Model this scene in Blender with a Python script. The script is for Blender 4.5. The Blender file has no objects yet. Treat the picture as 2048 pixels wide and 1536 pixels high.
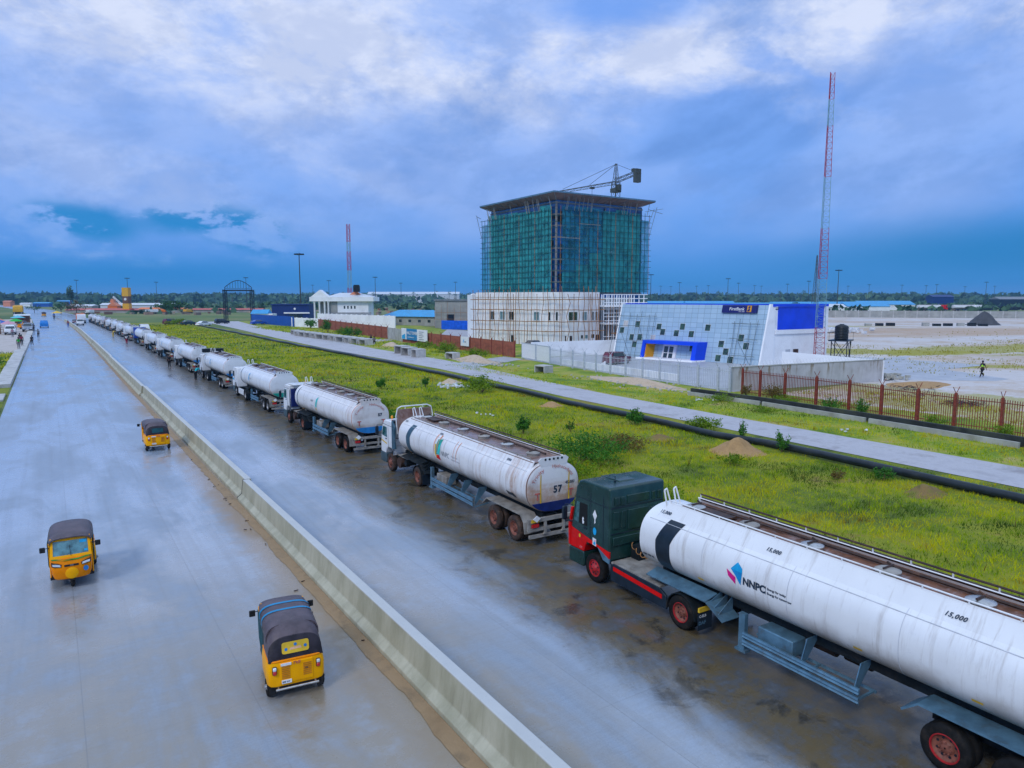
import bpy, bmesh, math, random
import numpy as np
from mathutils import Vector, Matrix, noise as mnoise
R = math.radians
random.seed(7)
S = bpy.context.scene
COL = S.collection

# ------------------------------------------------------------------ camera
cam_d = bpy.data.cameras.new('camera')
cam = bpy.data.objects.new('camera', cam_d)
COL.objects.link(cam)
cam.location = (0, 0, 10)
cam.rotation_euler = (R(90 - 6.87), 0, R(-33))
cam_d.sensor_width = 36
cam_d.lens = 24.96
cam_d.clip_start = 0.1
cam_d.clip_end = 12000
S.camera = cam

# ------------------------------------------------------------------ node helper
class NG:
    def __init__(s, nt):
        s.nt = nt
        nt.nodes.clear()
    def n(s, t, **k):
        o = s.nt.nodes.new(t)
        for a, b in k.items():
            setattr(o, a, b)
        return o
    def lk(s, a, b):
        s.nt.links.new(a, b)
    def put(s, sock, v):
        if v is None:
            return
        if isinstance(v, bpy.types.NodeSocket):
            s.lk(v, sock)
        else:
            if hasattr(sock.default_value, '__len__') and not isinstance(v, (int, float)):
                v = tuple(v)
                if len(sock.default_value) == 4 and len(v) == 3:
                    v = v + (1,)
            sock.default_value = v
    def m(s, op, a, b=None, c=None, clamp=False):
        o = s.n('ShaderNodeMath', operation=op, use_clamp=clamp)
        s.put(o.inputs[0], a); s.put(o.inputs[1], b); s.put(o.inputs[2], c)
        return o.outputs[0]
    def mix(s, f, a, b, bt='MIX'):
        o = s.n('ShaderNodeMix', data_type='RGBA', blend_type=bt)
        s.put(o.inputs[0], f); s.put(o.inputs[6], a); s.put(o.inputs[7], b)
        return o.outputs[2]
    def ramp(s, v, stops, interp='LINEAR'):
        o = s.n('ShaderNodeValToRGB')
        o.color_ramp.interpolation = interp
        e = o.color_ramp.elements
        while len(e) < len(stops):
            e.new(0.5)
        for i, (p, c) in enumerate(stops):
            e[i].position = p
            if isinstance(c, (int, float)):
                c = (c, c, c)
            e[i].color = tuple(c) + (1,)
        s.put(o.inputs[0], v)
        return o.outputs[0]
    def mr(s, v, a, b, c=0.0, d=1.0, kind='SMOOTHSTEP'):
        o = s.n('ShaderNodeMapRange', interpolation_type=kind)
        s.put(o.inputs[0], v)
        for i, x in enumerate((a, b, c, d)):
            s.put(o.inputs[i + 1], x)
        return o.outputs[0]
    def noise(s, vec, scale, detail=4, rough=0.55, dist=0.0, col=False, dim='3D'):
        o = s.n('ShaderNodeTexNoise', noise_dimensions=dim)
        s.put(o.inputs['Vector'], vec)
        s.put(o.inputs['Scale'], scale); s.put(o.inputs['Detail'], detail)
        s.put(o.inputs['Roughness'], rough); s.put(o.inputs['Distortion'], dist)
        return o.outputs[1 if col else 0]
    def xyz(s, v):
        o = s.n('ShaderNodeSeparateXYZ'); s.lk(v, o.inputs[0]); return o.outputs
    def comb(s, x, y, z):
        o = s.n('ShaderNodeCombineXYZ')
        s.put(o.inputs[0], x); s.put(o.inputs[1], y); s.put(o.inputs[2], z)
        return o.outputs[0]
    def vm(s, op, a, b=None):
        o = s.n('ShaderNodeVectorMath', operation=op)
        s.put(o.inputs[0], a)
        if b is not None:
            s.put(o.inputs[1], b)
        return o.outputs[0]

# ------------------------------------------------------------------ world: overcast, wet season sky
SUN_EL, SUN_AZ = 40.0, 245.0      # azimuth clockwise from +Y
W = bpy.data.worlds.new('World'); S.world = W
W.use_nodes = True
g = NG(W.node_tree)
tc = g.n('ShaderNodeTexCoord').outputs['Generated']
nrm = g.vm('NORMALIZE', tc)
x, y, z = g.xyz(nrm)
el = g.m('MULTIPLY', g.m('ARCSINE', z), 57.2958)
az = g.m('MULTIPLY', g.m('ARCTAN2', x, y), 57.2958)       # clockwise from +Y
zz = g.m('ADD', g.m('MAXIMUM', z, 0.0), 0.16)
px = g.m('DIVIDE', x, zz); py = g.m('DIVIDE', y, zz)
P = g.comb(px, py, 0.0)
def rotscale(vx, vy, ang, sx, sy):
    c, s_ = math.cos(R(ang)), math.sin(R(ang))
    a = g.m('ADD', g.m('MULTIPLY', vx, c * sx), g.m('MULTIPLY', vy, s_ * sx))
    b = g.m('ADD', g.m('MULTIPLY', vx, -s_ * sy), g.m('MULTIPLY', vy, c * sy))
    return g.comb(a, b, 0.0)
big = g.noise(rotscale(px, py, 20, 0.55, 0.9), 1.0, 7, 0.52, 0.25)
wisp = g.noise(rotscale(az, el, 14, 0.045, 0.11), 1.0, 8, 0.55, 0.15)
fine = g.noise(rotscale(az, el, -10, 0.09, 0.22), 1.0, 8, 0.6, 0.35)
puff = g.noise(rotscale(az, el, 0, 0.16, 0.34), 1.0, 9, 0.62, 0.2)
wob = g.m('MULTIPLY', g.m('SUBTRACT', fine, 0.5), 22.0)
base = g.ramp(g.m('DIVIDE', el, 60.0), [
    (0.0, (0.025, 0.25, 0.66)), (0.02, (0.035, 0.27, 0.70)), (0.06, (0.09, 0.315, 0.82)),
    (0.12, (0.175, 0.395, 0.93)), (0.25, (0.225, 0.43, 0.97)), (0.37, (0.29, 0.48, 0.98)), (0.6, (0.55, 0.76, 1.15)), (1.0, (.7, .93, 1.35))])
def blob(a0, e0, ra, re, tilt=0.0, soft=1.0, wamp=1.0):
    c, s_ = math.cos(R(tilt)), math.sin(R(tilt))
    da = g.m('ADD', g.m('SUBTRACT', az, a0), g.m('MULTIPLY', wob, 0.55 * wamp))
    de = g.m('ADD', g.m('SUBTRACT', el, e0), g.m('MULTIPLY', wob, 0.22 * wamp))
    u = g.m('DIVIDE', g.m('ADD', g.m('MULTIPLY', da, c), g.m('MULTIPLY', de, s_)), ra)
    v = g.m('DIVIDE', g.m('ADD', g.m('MULTIPLY', da, -s_), g.m('MULTIPLY', de, c)), re)
    d = g.m('SQRT', g.m('ADD', g.m('MULTIPLY', u, u), g.m('MULTIPLY', v, v)))
    return g.mr(d, 1.0 + 0.55 * soft, 1.0 - 0.75 * soft, 0.0, 1.0)
# large soft cloud sheets, placed by azimuth and elevation
def add(a, b): return g.m('ADD', a, b, clamp=True)
bright = g.m('MULTIPLY', blob(4, 19.5, 15, 5.0, -8), 1.0)
bright = add(bright, g.m('MULTIPLY', blob(25, 17.8, 15, 4.4, -8), 1.0))
bright = add(bright, g.m('MULTIPLY', blob(13, 13.5, 13, 1.7, -24), 0.33))
bright = add(bright, g.m('MULTIPLY', blob(5, 8.5, 15, 2.0, -14), 0.30))
bright = add(bright, g.m('MULTIPLY', blob(45, 17.9, 10, 2.4, -4), 1.0))
bright = add(bright, g.m('MULTIPLY', blob(58, 19.5, 9, 3.6, 10), 0.75))
bright = add(bright, g.m('MULTIPLY', blob(70, 18.5, 10, 3.4, -10), 1.0))
bright = add(bright, g.m('MULTIPLY', blob(31, 23.5, 12, 3.0, 0), 0.5))
lump = g.noise(rotscale(az, el, -6, 0.085, 0.15), 1.0, 11, 0.66, 0.12)
brm = g.m('MULTIPLY', bright, g.mr(lump, 0.34, 0.58, 0.30, 1.0))
brm = g.m('ADD', brm, g.m('MULTIPLY', g.mr(lump, 0.50, 0.72, 0.0, 0.55), g.mr(el, 9.0, 17.0, 0.0, 1.0)), clamp=True)
wl = g.m('MULTIPLY', g.mr(wisp, 0.40, 0.66, 0.0, 0.50), g.mr(el, 2.0, 7.0, 0.0, 1.0))
col = g.mix(wl, base, (0.40, 0.56, 0.98))
dk = g.m('MULTIPLY', g.mr(g.noise(rotscale(az, el, 25, 0.05, 0.14), 1.0, 5, 0.5, 0.3), 0.48, 0.66, 0.0, 0.75), g.mr(el, 4.0, 9.0, 0.0, 1.0))
col = g.mix(dk, col, (0.135, 0.31, 0.76))
soft = add(g.m('MULTIPLY', blob(2, 11.5, 22, 5.5, -6, 1.2), .6), g.m('MULTIPLY', blob(24, 11.0, 18, 4.5, -8, 1.2), .35))
col = g.mix(g.m('MULTIPLY', soft, g.mr(lump, .3, .62, .35, 1.0)), col, (0.37, 0.53, 0.96))
col = g.mix(brm, col, (0.72, 0.80, 1.02))
shade = g.m('MULTIPLY', g.mr(g.noise(rotscale(az, el, 8, 0.12, 0.24), 1.0, 10, 0.66, 0.1), 0.36, 0.62, 0.0, 1.0), 1.0)
col = g.mix(g.m('MULTIPLY', g.mr(shade, 1.0, 0.0, 0.0, 0.26), g.mr(el, 3.0, 8.0, 0.0, 1.0)), col, (0.10, 0.24, 0.62))
# blue gaps high up
gap = g.m('MULTIPLY', blob(14.0, 23.2, 5.5, 1.5, -15), 0.55)
gap = add(gap, g.m('MULTIPLY', blob(42, 21.6, 6, 2.3, 12), 0.75))
gap = add(gap, g.m('MULTIPLY', blob(54, 16.2, 4.0, 1.2, -30), 0.5))
col = g.mix(gap, col, (0.17, 0.38, 0.95))
# low cumulus on the left with deep blue holes, dark band along the horizon
lowm = g.m('MULTIPLY', g.mr(az, 21, 12, 0.0, 1.0), g.m('MULTIPLY', g.mr(el, 1.6, 3.0, 0.0, 1.0), g.mr(el, 7.6, 5.6, 0.0, 1.0)))
hole = g.m('MULTIPLY', lowm, g.mr(puff, 0.55, 0.48, 0.0, 1.0))
hole = g.m('MULTIPLY', hole, add(add(blob(2.4, 5.3, 3.4, 1.3, -10, 0.6, 0.35), blob(8.6, 5.9, 3.0, 1.3, 8, 0.6, 0.35)), blob(12.6, 5.0, 3.6, 1.7, -18, 0.6, 0.35)))
cum = g.m('MULTIPLY', lowm, g.mr(puff, 0.45, 0.66, 0.0, 0.55))
col = g.mix(cum, col, (0.30, 0.50, 0.95))
col = g.mix(g.m('MULTIPLY', hole, 0.9), col, (0.004, 0.24, 0.62))
lb = g.m('MULTIPLY', g.mr(g.m('ADD', el, g.m('MULTIPLY', wob, 0.10)), 3.2, 1.7, 0.0, 0.85), g.mr(az, 24, 8, 0.0, 1.0))
col = g.mix(lb, col, (0.012, 0.24, 0.66))
rb = g.m('MULTIPLY', blob(68, 3.2, 14, 2.1, 2, 1.2, 0.3), 0.85)
col = g.mix(rb, col, (0.004, 0.21, 0.54))
mist = g.mr(el, 1.2, 0.0, 0.0, 0.5)
col = g.mix(mist, col, (0.10, 0.33, 0.74))
# bright overcast above the picture; ground colour below
col = g.mix(g.mr(el, 24, 42, 0.0, 1.0), col, g.mix(g.mr(big, 0.35, 0.7), (0.52, 0.74, 1.15), (0.86, 1.10, 1.55)))
col = g.mix(g.mr(el, 0.0, -1.0, 0.0, 1.0), col, (0.10, 0.14, 0.16))
sky = g.n('ShaderNodeTexSky', sky_type='NISHITA', sun_disc=False)
sky.sun_elevation = R(SUN_EL); sky.sun_rotation = R(SUN_AZ)
bg1 = g.n('ShaderNodeBackground'); g.lk(sky.outputs[0], bg1.inputs[0]); bg1.inputs[1].default_value = 0.06
bg2 = g.n('ShaderNodeBackground'); g.lk(col, bg2.inputs[0]); bg2.inputs[1].default_value = 1.0
mxs = g.n('ShaderNodeMixShader'); mxs.inputs[0].default_value = 0.96
g.lk(bg1.outputs[0], mxs.inputs[1]); g.lk(bg2.outputs[0], mxs.inputs[2])
wo = g.n('ShaderNodeOutputWorld'); g.lk(mxs.outputs[0], wo.inputs[0])

sl = bpy.data.lights.new('sun', 'SUN'); sl.energy = 1.3; sl.angle = R(14); sl.color = (1.0, 0.97, 0.93)
so = bpy.data.objects.new('sun', sl); COL.objects.link(so)
so.location = (-50, -50, 80)
_a, _e = R(SUN_AZ), R(SUN_EL)
_d = Vector((math.sin(_a) * math.cos(_e), math.cos(_a) * math.cos(_e), math.sin(_e)))
so.rotation_euler = _d.to_track_quat('Z', 'Y').to_euler()
vs = S.view_settings
vs.view_transform = 'Standard'; vs.look = 'None'; vs.exposure = 0.0; vs.gamma = 1.0
vs.use_curve_mapping = False

# ------------------------------------------------------------------ materials
MATS = {}
def pmat(name, c, rough=0.6, metal=0.0, var=0.18, sc=3.0, bump=0.0, bsc=20.0, dirt=None, dirtamt=0.35, spec=0.35, emit=None, obj=True, coat=0.0):
    """plain painted / rough surface with soft colour variation, optional dirt and bump"""
    if name in MATS:
        return MATS[name]
    mt = bpy.data.materials.new(name); mt.use_nodes = True
    q = NG(mt.node_tree)
    v = q.n('ShaderNodeTexCoord').outputs['Object']
    b = q.n('ShaderNodeBsdfPrincipled')
    n1 = q.noise(v, sc, 5, 0.6)
    lo = tuple(k * (1 - var) for k in c); hi = tuple(min(1, k * (1 + var * 0.6)) for k in c)
    cc = q.mix(q.mr(n1, 0.3, 0.7), lo, hi)
    if dirt:
        n2 = q.noise(v, sc * 0.7, 7, 0.7, 0.4)
        cc = q.mix(q.mr(n2, 0.48, 0.72, 0.0, dirtamt), cc, dirt)
    q.put(b.inputs['Base Color'], cc)
    q.put(b.inputs['Roughness'], q.mr(n1, 0.2, 0.8, max(0.03, rough - 0.08), min(1, rough + 0.08), 'LINEAR'))
    b.inputs['Metallic'].default_value = metal
    b.inputs['Specular IOR Level'].default_value = spec
    b.inputs['Coat Weight'].default_value = coat
    if bump:
        bn = q.n('ShaderNodeBump'); bn.inputs['Strength'].default_value = bump; bn.inputs['Distance'].default_value = 0.02
        q.put(bn.inputs['Height'], q.noise(v, bsc, 5, 0.6)); q.lk(bn.outputs[0], b.inputs['Normal'])
    if emit:
        q.put(b.inputs['Emission Color'], emit); b.inputs['Emission Strength'].default_value = 1
    o = q.n('ShaderNodeOutputMaterial'); q.lk(b.outputs[0], o.inputs[0])
    MATS[name] = mt
    return mt

def newmat(name):
    mt = bpy.data.materials.new(name); mt.use_nodes = True
    q = NG(mt.node_tree)
    b = q.n('ShaderNodeBsdfPrincipled')
    o = q.n('ShaderNodeOutputMaterial'); q.lk(b.outputs[0], o.inputs[0])
    q.b = b
    MATS[name] = mt
    return mt, q
def bump_to(q, h, strength=0.3, dist=0.02):
    bn = q.n('ShaderNodeBump'); bn.inputs['Strength'].default_value = strength; bn.inputs['Distance'].default_value = dist
    q.put(bn.inputs['Height'], h); q.lk(bn.outputs[0], q.b.inputs['Normal'])

# ------------------------------------------------------------------ geometry helper
class MB:
    """collects shapes, build() links them as ONE mesh object"""
    def __init__(s):
        s.v = []; s.f = []
    def add(s, vs_, fs, M=None):
        o = len(s.v)
        if M is not None:
            vs_ = [tuple(M @ Vector(p)) for p in vs_]
        s.v += [tuple(p) for p in vs_]
        s.f += [tuple(i + o for i in f) for f in fs]
        return s
    def box(s, x0, x1, y0, y1, z0, z1, M=None):
        if x0 > x1: x0, x1 = x1, x0
        if y0 > y1: y0, y1 = y1, y0
        if z0 > z1: z0, z1 = z1, z0
        v = [(x0, y0, z0), (x1, y0, z0), (x1, y1, z0), (x0, y1, z0), (x0, y0, z1), (x1, y0, z1), (x1, y1, z1), (x0, y1, z1)]
        f = [(3, 2, 1, 0), (4, 5, 6, 7), (0, 1, 5, 4), (1, 2, 6, 5), (2, 3, 7, 6), (3, 0, 4, 7)]
        return s.add(v, f, M)
    def cbox(s, c, d, M=None):
        return s.box(c[0] - d[0] / 2, c[0] + d[0] / 2, c[1] - d[1] / 2, c[1] + d[1] / 2, c[2] - d[2] / 2, c[2] + d[2] / 2, M)
    def bar(s, a, b, w, n=4, w2=None, M=None):
        """bar of n sides between two points; w = radius"""
        a = Vector(a); b = Vector(b); d = b - a
        if d.length < 1e-6: return s
        q = d.to_track_quat('Z', 'Y'); w2 = w if w2 is None else w2
        vs_ = []
        for p, r in ((a, w), (b, w2)):
            for i in range(n):
                t = 2 * math.pi * (i + 0.5) / n
                vs_.append(tuple(p + q @ Vector((r * math.cos(t), r * math.sin(t), 0))))
        fs = [(i, (i + 1) % n, n + (i + 1) % n, n + i) for i in range(n)]
        fs += [tuple(reversed(range(n))), tuple(range(n, 2 * n))]
        return s.add(vs_, fs, M)
    def tube(s, pts, w, n=6, M=None):
        for a, b in zip(pts[:-1], pts[1:]):
            s.bar(a, b, w, n, M=M)
        return s
    def lathe(s, prof, n=20, axis='Z', c=(0, 0, 0), M=None, closed=True):
        """prof: list of (radius, along)"""
        vs_ = []; fs = []
        for r, h in prof:
            for i in range(n):
                t = 2 * math.pi * i / n
                a, b = r * math.cos(t), r * math.sin(t)
                p = {'Z': (a, b, h), 'X': (h, a, b), 'Y': (b, h, a)}[axis]
                vs_.append((p[0] + c[0], p[1] + c[1], p[2] + c[2]))
        k = len(prof)
        for j in range(k - 1):
            for i in range(n):
                i2 = (i + 1) % n
                fs.append((j * n + i, j * n + i2, (j + 1) * n + i2, (j + 1) * n + i))
        if closed:
            fs.append(tuple(reversed(range(n)))); fs.append(tuple((k - 1) * n + i for i in range(n)))
        return s.add(vs_, fs, M)
    def prism(s, poly, a, b, axis='X', M=None):
        """extrude a 2-D polygon along an axis. X: poly=(y,z)  Y: poly=(x,z)  Z: poly=(x,y)"""
        n = len(poly)
        def P3(p, h):
            return {'X': (h, p[0], p[1]), 'Y': (p[0], h, p[1]), 'Z': (p[0], p[1], h)}[axis]
        vs_ = [P3(p, a) for p in poly] + [P3(p, b) for p in poly]
        fs = [(i, (i + 1) % n, n + (i + 1) % n, n + i) for i in range(n)]
        fs += [tuple(reversed(range(n))), tuple(range(n, 2 * n))]
        return s.add(vs_, fs, M)
    def loft(s, rings, cap=True, M=None, closed=True):
        n = len(rings[0]); vs_ = [p for r in rings for p in r]; fs = []
        for j in range(len(rings) - 1):
            for i in range(n if closed else n - 1):
                i2 = (i + 1) % n
                fs.append((j * n + i, j * n + i2, (j + 1) * n + i2, (j + 1) * n + i))
        if cap:
            fs.append(tuple(reversed(range(n)))); fs.append(tuple((len(rings) - 1) * n + i for i in range(n)))
        return s.add(vs_, fs, M)
    def quad(s, a, b, c, d, M=None):
        return s.add([a, b, c, d], [(0, 1, 2, 3)], M)
    def slab(s, pts, t, M=None):
        """thick plate from a planar polygon (list of 3-D points)"""
        p = [Vector(k) for k in pts]
        nn = (p[1] - p[0]).cross(p[2] - p[0]).normalized() * t
        n = len(p)
        vs_ = [tuple(k) for k in p] + [tuple(k + nn) for k in p]
        fs = [tuple(reversed(range(n))), tuple(range(n, 2 * n))] + [(i, (i + 1) % n, n + (i + 1) % n, n + i) for i in range(n)]
        return s.add(vs_, fs, M)
    def build(s, name, mt, parent=None, loc=(0, 0, 0), rz=0, smooth=False, bevel=0, bseg=2, label=None, angle=40, fixn=True, sub=0):
        me = bpy.data.meshes.new(name)
        me.from_pydata(s.v, [], s.f)
        if fixn:
            bm = bmesh.new(); bm.from_mesh(me)
            bmesh.ops.recalc_face_normals(bm, faces=bm.faces)
            bm.to_mesh(me); bm.free()
        me.materials.append(mt)
        o = bpy.data.objects.new(name, me); COL.objects.link(o)
        o.location = loc; o.rotation_euler = (0, 0, rz)
        if parent is not None: o.parent = parent
        if bevel:
            b = o.modifiers.new('bevel', 'BEVEL'); b.width = bevel; b.segments = bseg; b.limit_method = 'ANGLE'; b.angle_limit = R(35)
        if sub:
            b = o.modifiers.new('subdivision', 'SUBSURF'); b.levels = sub; b.render_levels = sub
        if smooth or bevel:
            me.polygons.foreach_set('use_smooth', [True] * len(me.polygons))
            try:
                me.set_sharp_from_angle(angle=R(angle))
            except Exception:
                pass
        if label: o['label'] = label
        return o

def tag(o, label=None, cat=None, group=None, kind=None):
    if label: o['label'] = label
    if cat: o['category'] = cat
    if group: o['group'] = group
    if kind: o['kind'] = kind
    return o
def empty(name, loc=(0, 0, 0), rz=0, sc=1.0, **k):
    o = bpy.data.objects.new(name, None); COL.objects.link(o)
    o.empty_display_size = 0.3
    o.location = loc; o.rotation_euler = (0, 0, rz); o.scale = (sc, sc, sc)
    return tag(o, **k)
def copy_tree(o, parent=None):
    c = o.copy(); COL.objects.link(c)
    if parent is not None: c.parent = parent
    for ch in [k for k in COL.objects if k.parent == o]:
        copy_tree(ch, c)
    return c
def grid_sheet(name, xs, yf, z, mt, kind='structure', **k):
    """ground sheet from rows: xs = list of (y, x0, x1)"""
    mb = MB(); pts = []
    for (yy, x0, x1) in xs:
        pts += [(x0, yy, z), (x1, yy, z)]
    mb.add(pts, [(2 * i, 2 * i + 1, 2 * i + 3, 2 * i + 2) for i in range(len(xs) - 1)])
    o = mb.build(name, mt); tag(o, kind=kind)
    return o
def rx(y):            # the road bends gently to the left far away
    return -6e-5 * max(0.0, y - 190) ** 2

NTH = 'nearest second third fourth fifth sixth seventh eighth ninth tenth eleventh twelfth'.split()
_fontdep = {}
def text_geo(txt, size=0.3, shear=0.0, bold=0.0, spacing=1.0, align='LEFT'):
    """returns (verts 2-D, faces) of filled lettering"""
    key = (txt, size, shear, bold, spacing, align)
    if key in _fontdep: return _fontdep[key]
    cu = bpy.data.curves.new('t', 'FONT'); cu.body = txt; cu.size = size; cu.shear = shear
    cu.offset = bold; cu.space_character = spacing; cu.align_x = align; cu.resolution_u = 3
    ob = bpy.data.objects.new('t', cu); COL.objects.link(ob)
    dg = bpy.context.evaluated_depsgraph_get(); dg.update()
    me = bpy.data.meshes.new_from_object(ob.evaluated_get(dg))
    r = ([(v.co.x, v.co.y) for v in me.vertices], [tuple(p.vertices) for p in me.polygons])
    bpy.data.objects.remove(ob); bpy.data.curves.remove(cu); bpy.data.meshes.remove(me)
    _fontdep[key] = r
    return r
def put2d(mb, geo, fn):
    mb.add([fn(a, b) for a, b in geo[0]], geo[1])
# ================================================================== SETTING
def mat_road():
    mt, q = newmat('wet_concrete')
    v = q.n('ShaderNodeTexCoord').outputs['Object']
    X, Y, Z = q.xyz(v)
    Xs = q.m('ADD', X, q.m('MULTIPLY', q.m('POWER', q.m('MAXIMUM', q.m('SUBTRACT', Y, 190), 0), 2), 6e-5))
    n1 = q.noise(q.comb(q.m('MULTIPLY', X, 0.30), q.m('MULTIPLY', Y, 0.11), 0), 1.0, 7, 0.62, 0.6)
    n2 = q.noise(v, 1.1, 8, 0.68)
    n3 = q.noise(q.comb(q.m('MULTIPLY', X, 1.5), q.m('MULTIPLY', Y, 16), 0), 1.0, 3, 0.6)      # broom finish
    n4 = q.noise(v, 22, 4, 0.7)
    streak = q.noise(q.comb(q.m('MULTIPLY', Xs, 2.4), q.m('MULTIPLY', Y, 0.045), 0), 1.0, 4, 0.6)
    c = q.mix(q.mr(n1, 0.3, 0.72), (0.26, 0.315, 0.39), (0.375, 0.445, 0.54))
    c = q.mix(q.mr(n2, 0.35, 0.7, 0.0, 0.30), c, (0.26, 0.28, 0.29))
    c = q.mix(q.mr(streak, 0.45, 0.68, 0.0, 0.36), c, (0.21, 0.235, 0.26))
    # oily dirty lane where the lorries queue, darkened further for shade beneath them
    lane = q.m('MULTIPLY', q.mr(q.m('ADD', Xs, q.m('MULTIPLY', q.m('SUBTRACT', n1, 0.5), 5.5)), 11.4, 13.6), q.mr(Xs, 20, 17.5))
    oil = q.m('MULTIPLY', lane, q.mr(n2, 0.25, 0.6, 0.65, 1.0))
    c = q.mix(q.m('MULTIPLY', oil, q.mr(Y, 240, 60, 0.35, 0.95)), c, q.mix(q.mr(n2, .38, .58), (0.034, 0.024, 0.009), (0.125, 0.086, 0.030)))
    bl = q.m('MULTIPLY', lane, q.mr(q.noise(v, 0.55, 6, 0.7, 0.5), 0.54, 0.64, 0, 0.8))
    c = q.mix(bl, c, (0.035, 0.032, 0.026))
    n5 = q.noise(v, 5.5, 6, .75)
    c = q.mix(q.m('MULTIPLY', lane, q.mr(n5, .5, .68, 0, .45)), c, (0.13, 0.115, 0.085))
    c = q.mix(q.mr(q.m('ADD', q.m('MULTIPLY', n4, .6), q.m('MULTIPLY', n3, .4)), .40, .62, 0.0, .28), c, q.mix(.5, c, (0, 0, 0)))
    # dusty verge next to the median, warm wet sheen painted in near the camera
    du = q.m('MULTIPLY', q.mr(q.m('ADD', Xs, q.m('MULTIPLY', q.m('SUBTRACT', n2, 0.5), 1.8)), 5.4, 6.7), q.mr(Xs, 8.2, 7.2))
    c = q.mix(q.m('MULTIPLY', du, q.mr(Y, 200, 40, 0.55, 1.0)), c, (0.27, 0.18, 0.095))
    spots = q.m('MULTIPLY', q.mr(q.noise(v, 3.2, 3, 0.8), 0.70, 0.76, 0, .7), q.mr(n1, .4, .6))
    c = q.mix(spots, c, (0.07, 0.065, 0.055))
    near = q.m('MULTIPLY', q.mr(Y, 38, 14), q.mr(n1, 0.28, 0.54))
    near = q.m('MULTIPLY', near, q.m('MULTIPLY', q.mr(n2, .25, .6, .5, 1.0), q.mr(Xs, 12.5, 8.5, 0.0, 1.0)))
    c = q.mix(q.m('MULTIPLY', near, 0.9), c, (0.25, 0.19, 0.11))  # tan mottle puts reflected bright cloud into the road colour
    # joints between the slabs
    fy = q.m('ABSOLUTE', q.m('SUBTRACT', q.m('FRACT', q.m('DIVIDE', q.m('ADD', Y, q.m('MULTIPLY', n2, 0.04)), 5.0)), 0.5))
    jy = q.mr(fy, 0.0, 0.0045, 1.0, 0.0)
    fx = q.m('ABSOLUTE', q.m('SUBTRACT', q.m('FRACT', q.m('DIVIDE', q.m('ADD', Xs, 5.4), 3.65)), 0.5))
    jx = q.mr(fx, 0.0, 0.006, 1.0, 0.0)
    j = q.m('MULTIPLY', q.m('MAXIMUM', q.m('MULTIPLY', jy, 0.6), jx), q.mr(n1, 0.3, 0.6, 0.1, 0.55))
    c = q.mix(j, c, (0.12, 0.12, 0.12))
    q.put(q.b.inputs['Base Color'], c)
    wet = q.m('ADD', q.m('MULTIPLY', q.mr(n1, 0.38, 0.62), 0.6), q.m('MULTIPLY', q.mr(n2, 0.4, 0.65), 0.4))
    rg = q.m('ADD', q.mr(wet, 0, 1, 0.42, 0.17), q.m('MULTIPLY', n4, 0.10))
    rg = q.m('MULTIPLY', rg, q.m('SUBTRACT', 1.0, q.m('MULTIPLY', oil, 0.15)))
    q.put(q.b.inputs['Roughness'], rg)
    q.put(q.b.inputs['Specular IOR Level'], q.m('SUBTRACT', 0.6, q.m('MULTIPLY', lane, 0.35)))
    q.put(q.b.inputs['Coat Weight'], q.m('MULTIPLY', q.mr(wet, 0.15, 0.8, 0.15, 0.9), q.m('SUBTRACT', 1.0, q.m('MULTIPLY', lane, 0.55)))); q.b.inputs['Coat IOR'].default_value = 1.55
    q.put(q.b.inputs['Coat Roughness'], q.mr(n2, 0.3, 0.7, 0.10, 0.26))
    h = q.m('ADD', q.m('MULTIPLY', n3, 0.6), q.m('ADD', q.m('MULTIPLY', n4, 0.35), q.m('MULTIPLY', j, -1.5)))
    bump_to(q, h, 0.14, 0.008)
    return mt
def mat_ground(name, stops, scale=0.12, rough=0.9, sc2=1.6, patch=None, bump=0.4):
    mt, q = newmat(name)
    v = q.n('ShaderNodeTexCoord').outputs['Object']
    n1 = q.noise(v, scale, 8, 0.6, 0.5)
    n2 = q.noise(v, sc2, 6, 0.7)
    n3 = q.noise(v, sc2 * 9, 4, 0.7)
    f = q.m('ADD', q.m('MULTIPLY', n1, 0.6), q.m('ADD', q.m('MULTIPLY', n2, 0.28), q.m('MULTIPLY', n3, 0.12)))
    c = q.ramp(f, stops)
    if patch:
        pc, s0, a, b = patch
        X, Y, Z = q.xyz(v)
        pn = q.noise(q.comb(q.m('MULTIPLY', X, 1.0), q.m('MULTIPLY', Y, 1.0), 0), s0, 7, 0.6, 0.6)
        pm_ = q.m('MULTIPLY', q.mr(pn, a, b), q.mr(n2, 0.3, 0.55))
        c = q.mix(pm_, c, pc)
    q.put(q.b.inputs['Base Color'], c)
    q.put(q.b.inputs['Roughness'], q.mr(n2, 0.3, 0.7, rough - 0.1, rough, 'LINEAR'))
    q.b.inputs['Specular IOR Level'].default_value = 0.25
    bump_to(q, q.m('ADD', n2, q.m('MULTIPLY', n3, 0.5)), bump, 0.08)
    return mt
M_road = mat_road()
G_Y, G_G, G_D, G_B = (0.27, 0.34, 0.012), (0.12, 0.235, 0.010), (0.045, 0.105, 0.012), (0.20, 0.125, 0.035)
M_field = mat_ground('meadow_soil', [(0.36, (.05, .07, .012)), (0.46, (0.13, 0.17, 0.012)), (0.55, (.24, .25, .012)), (0.64, (0.22, 0.14, 0.05))], 0.13)
M_plain = mat_ground('distant_plain', [(0.35, (0.05, 0.10, 0.025)), (0.48, (0.12, 0.17, 0.04)), (0.56, (0.20, 0.20, 0.07)), (0.68, (0.27, 0.24, 0.15))], 0.012, sc2=0.15)
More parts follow.
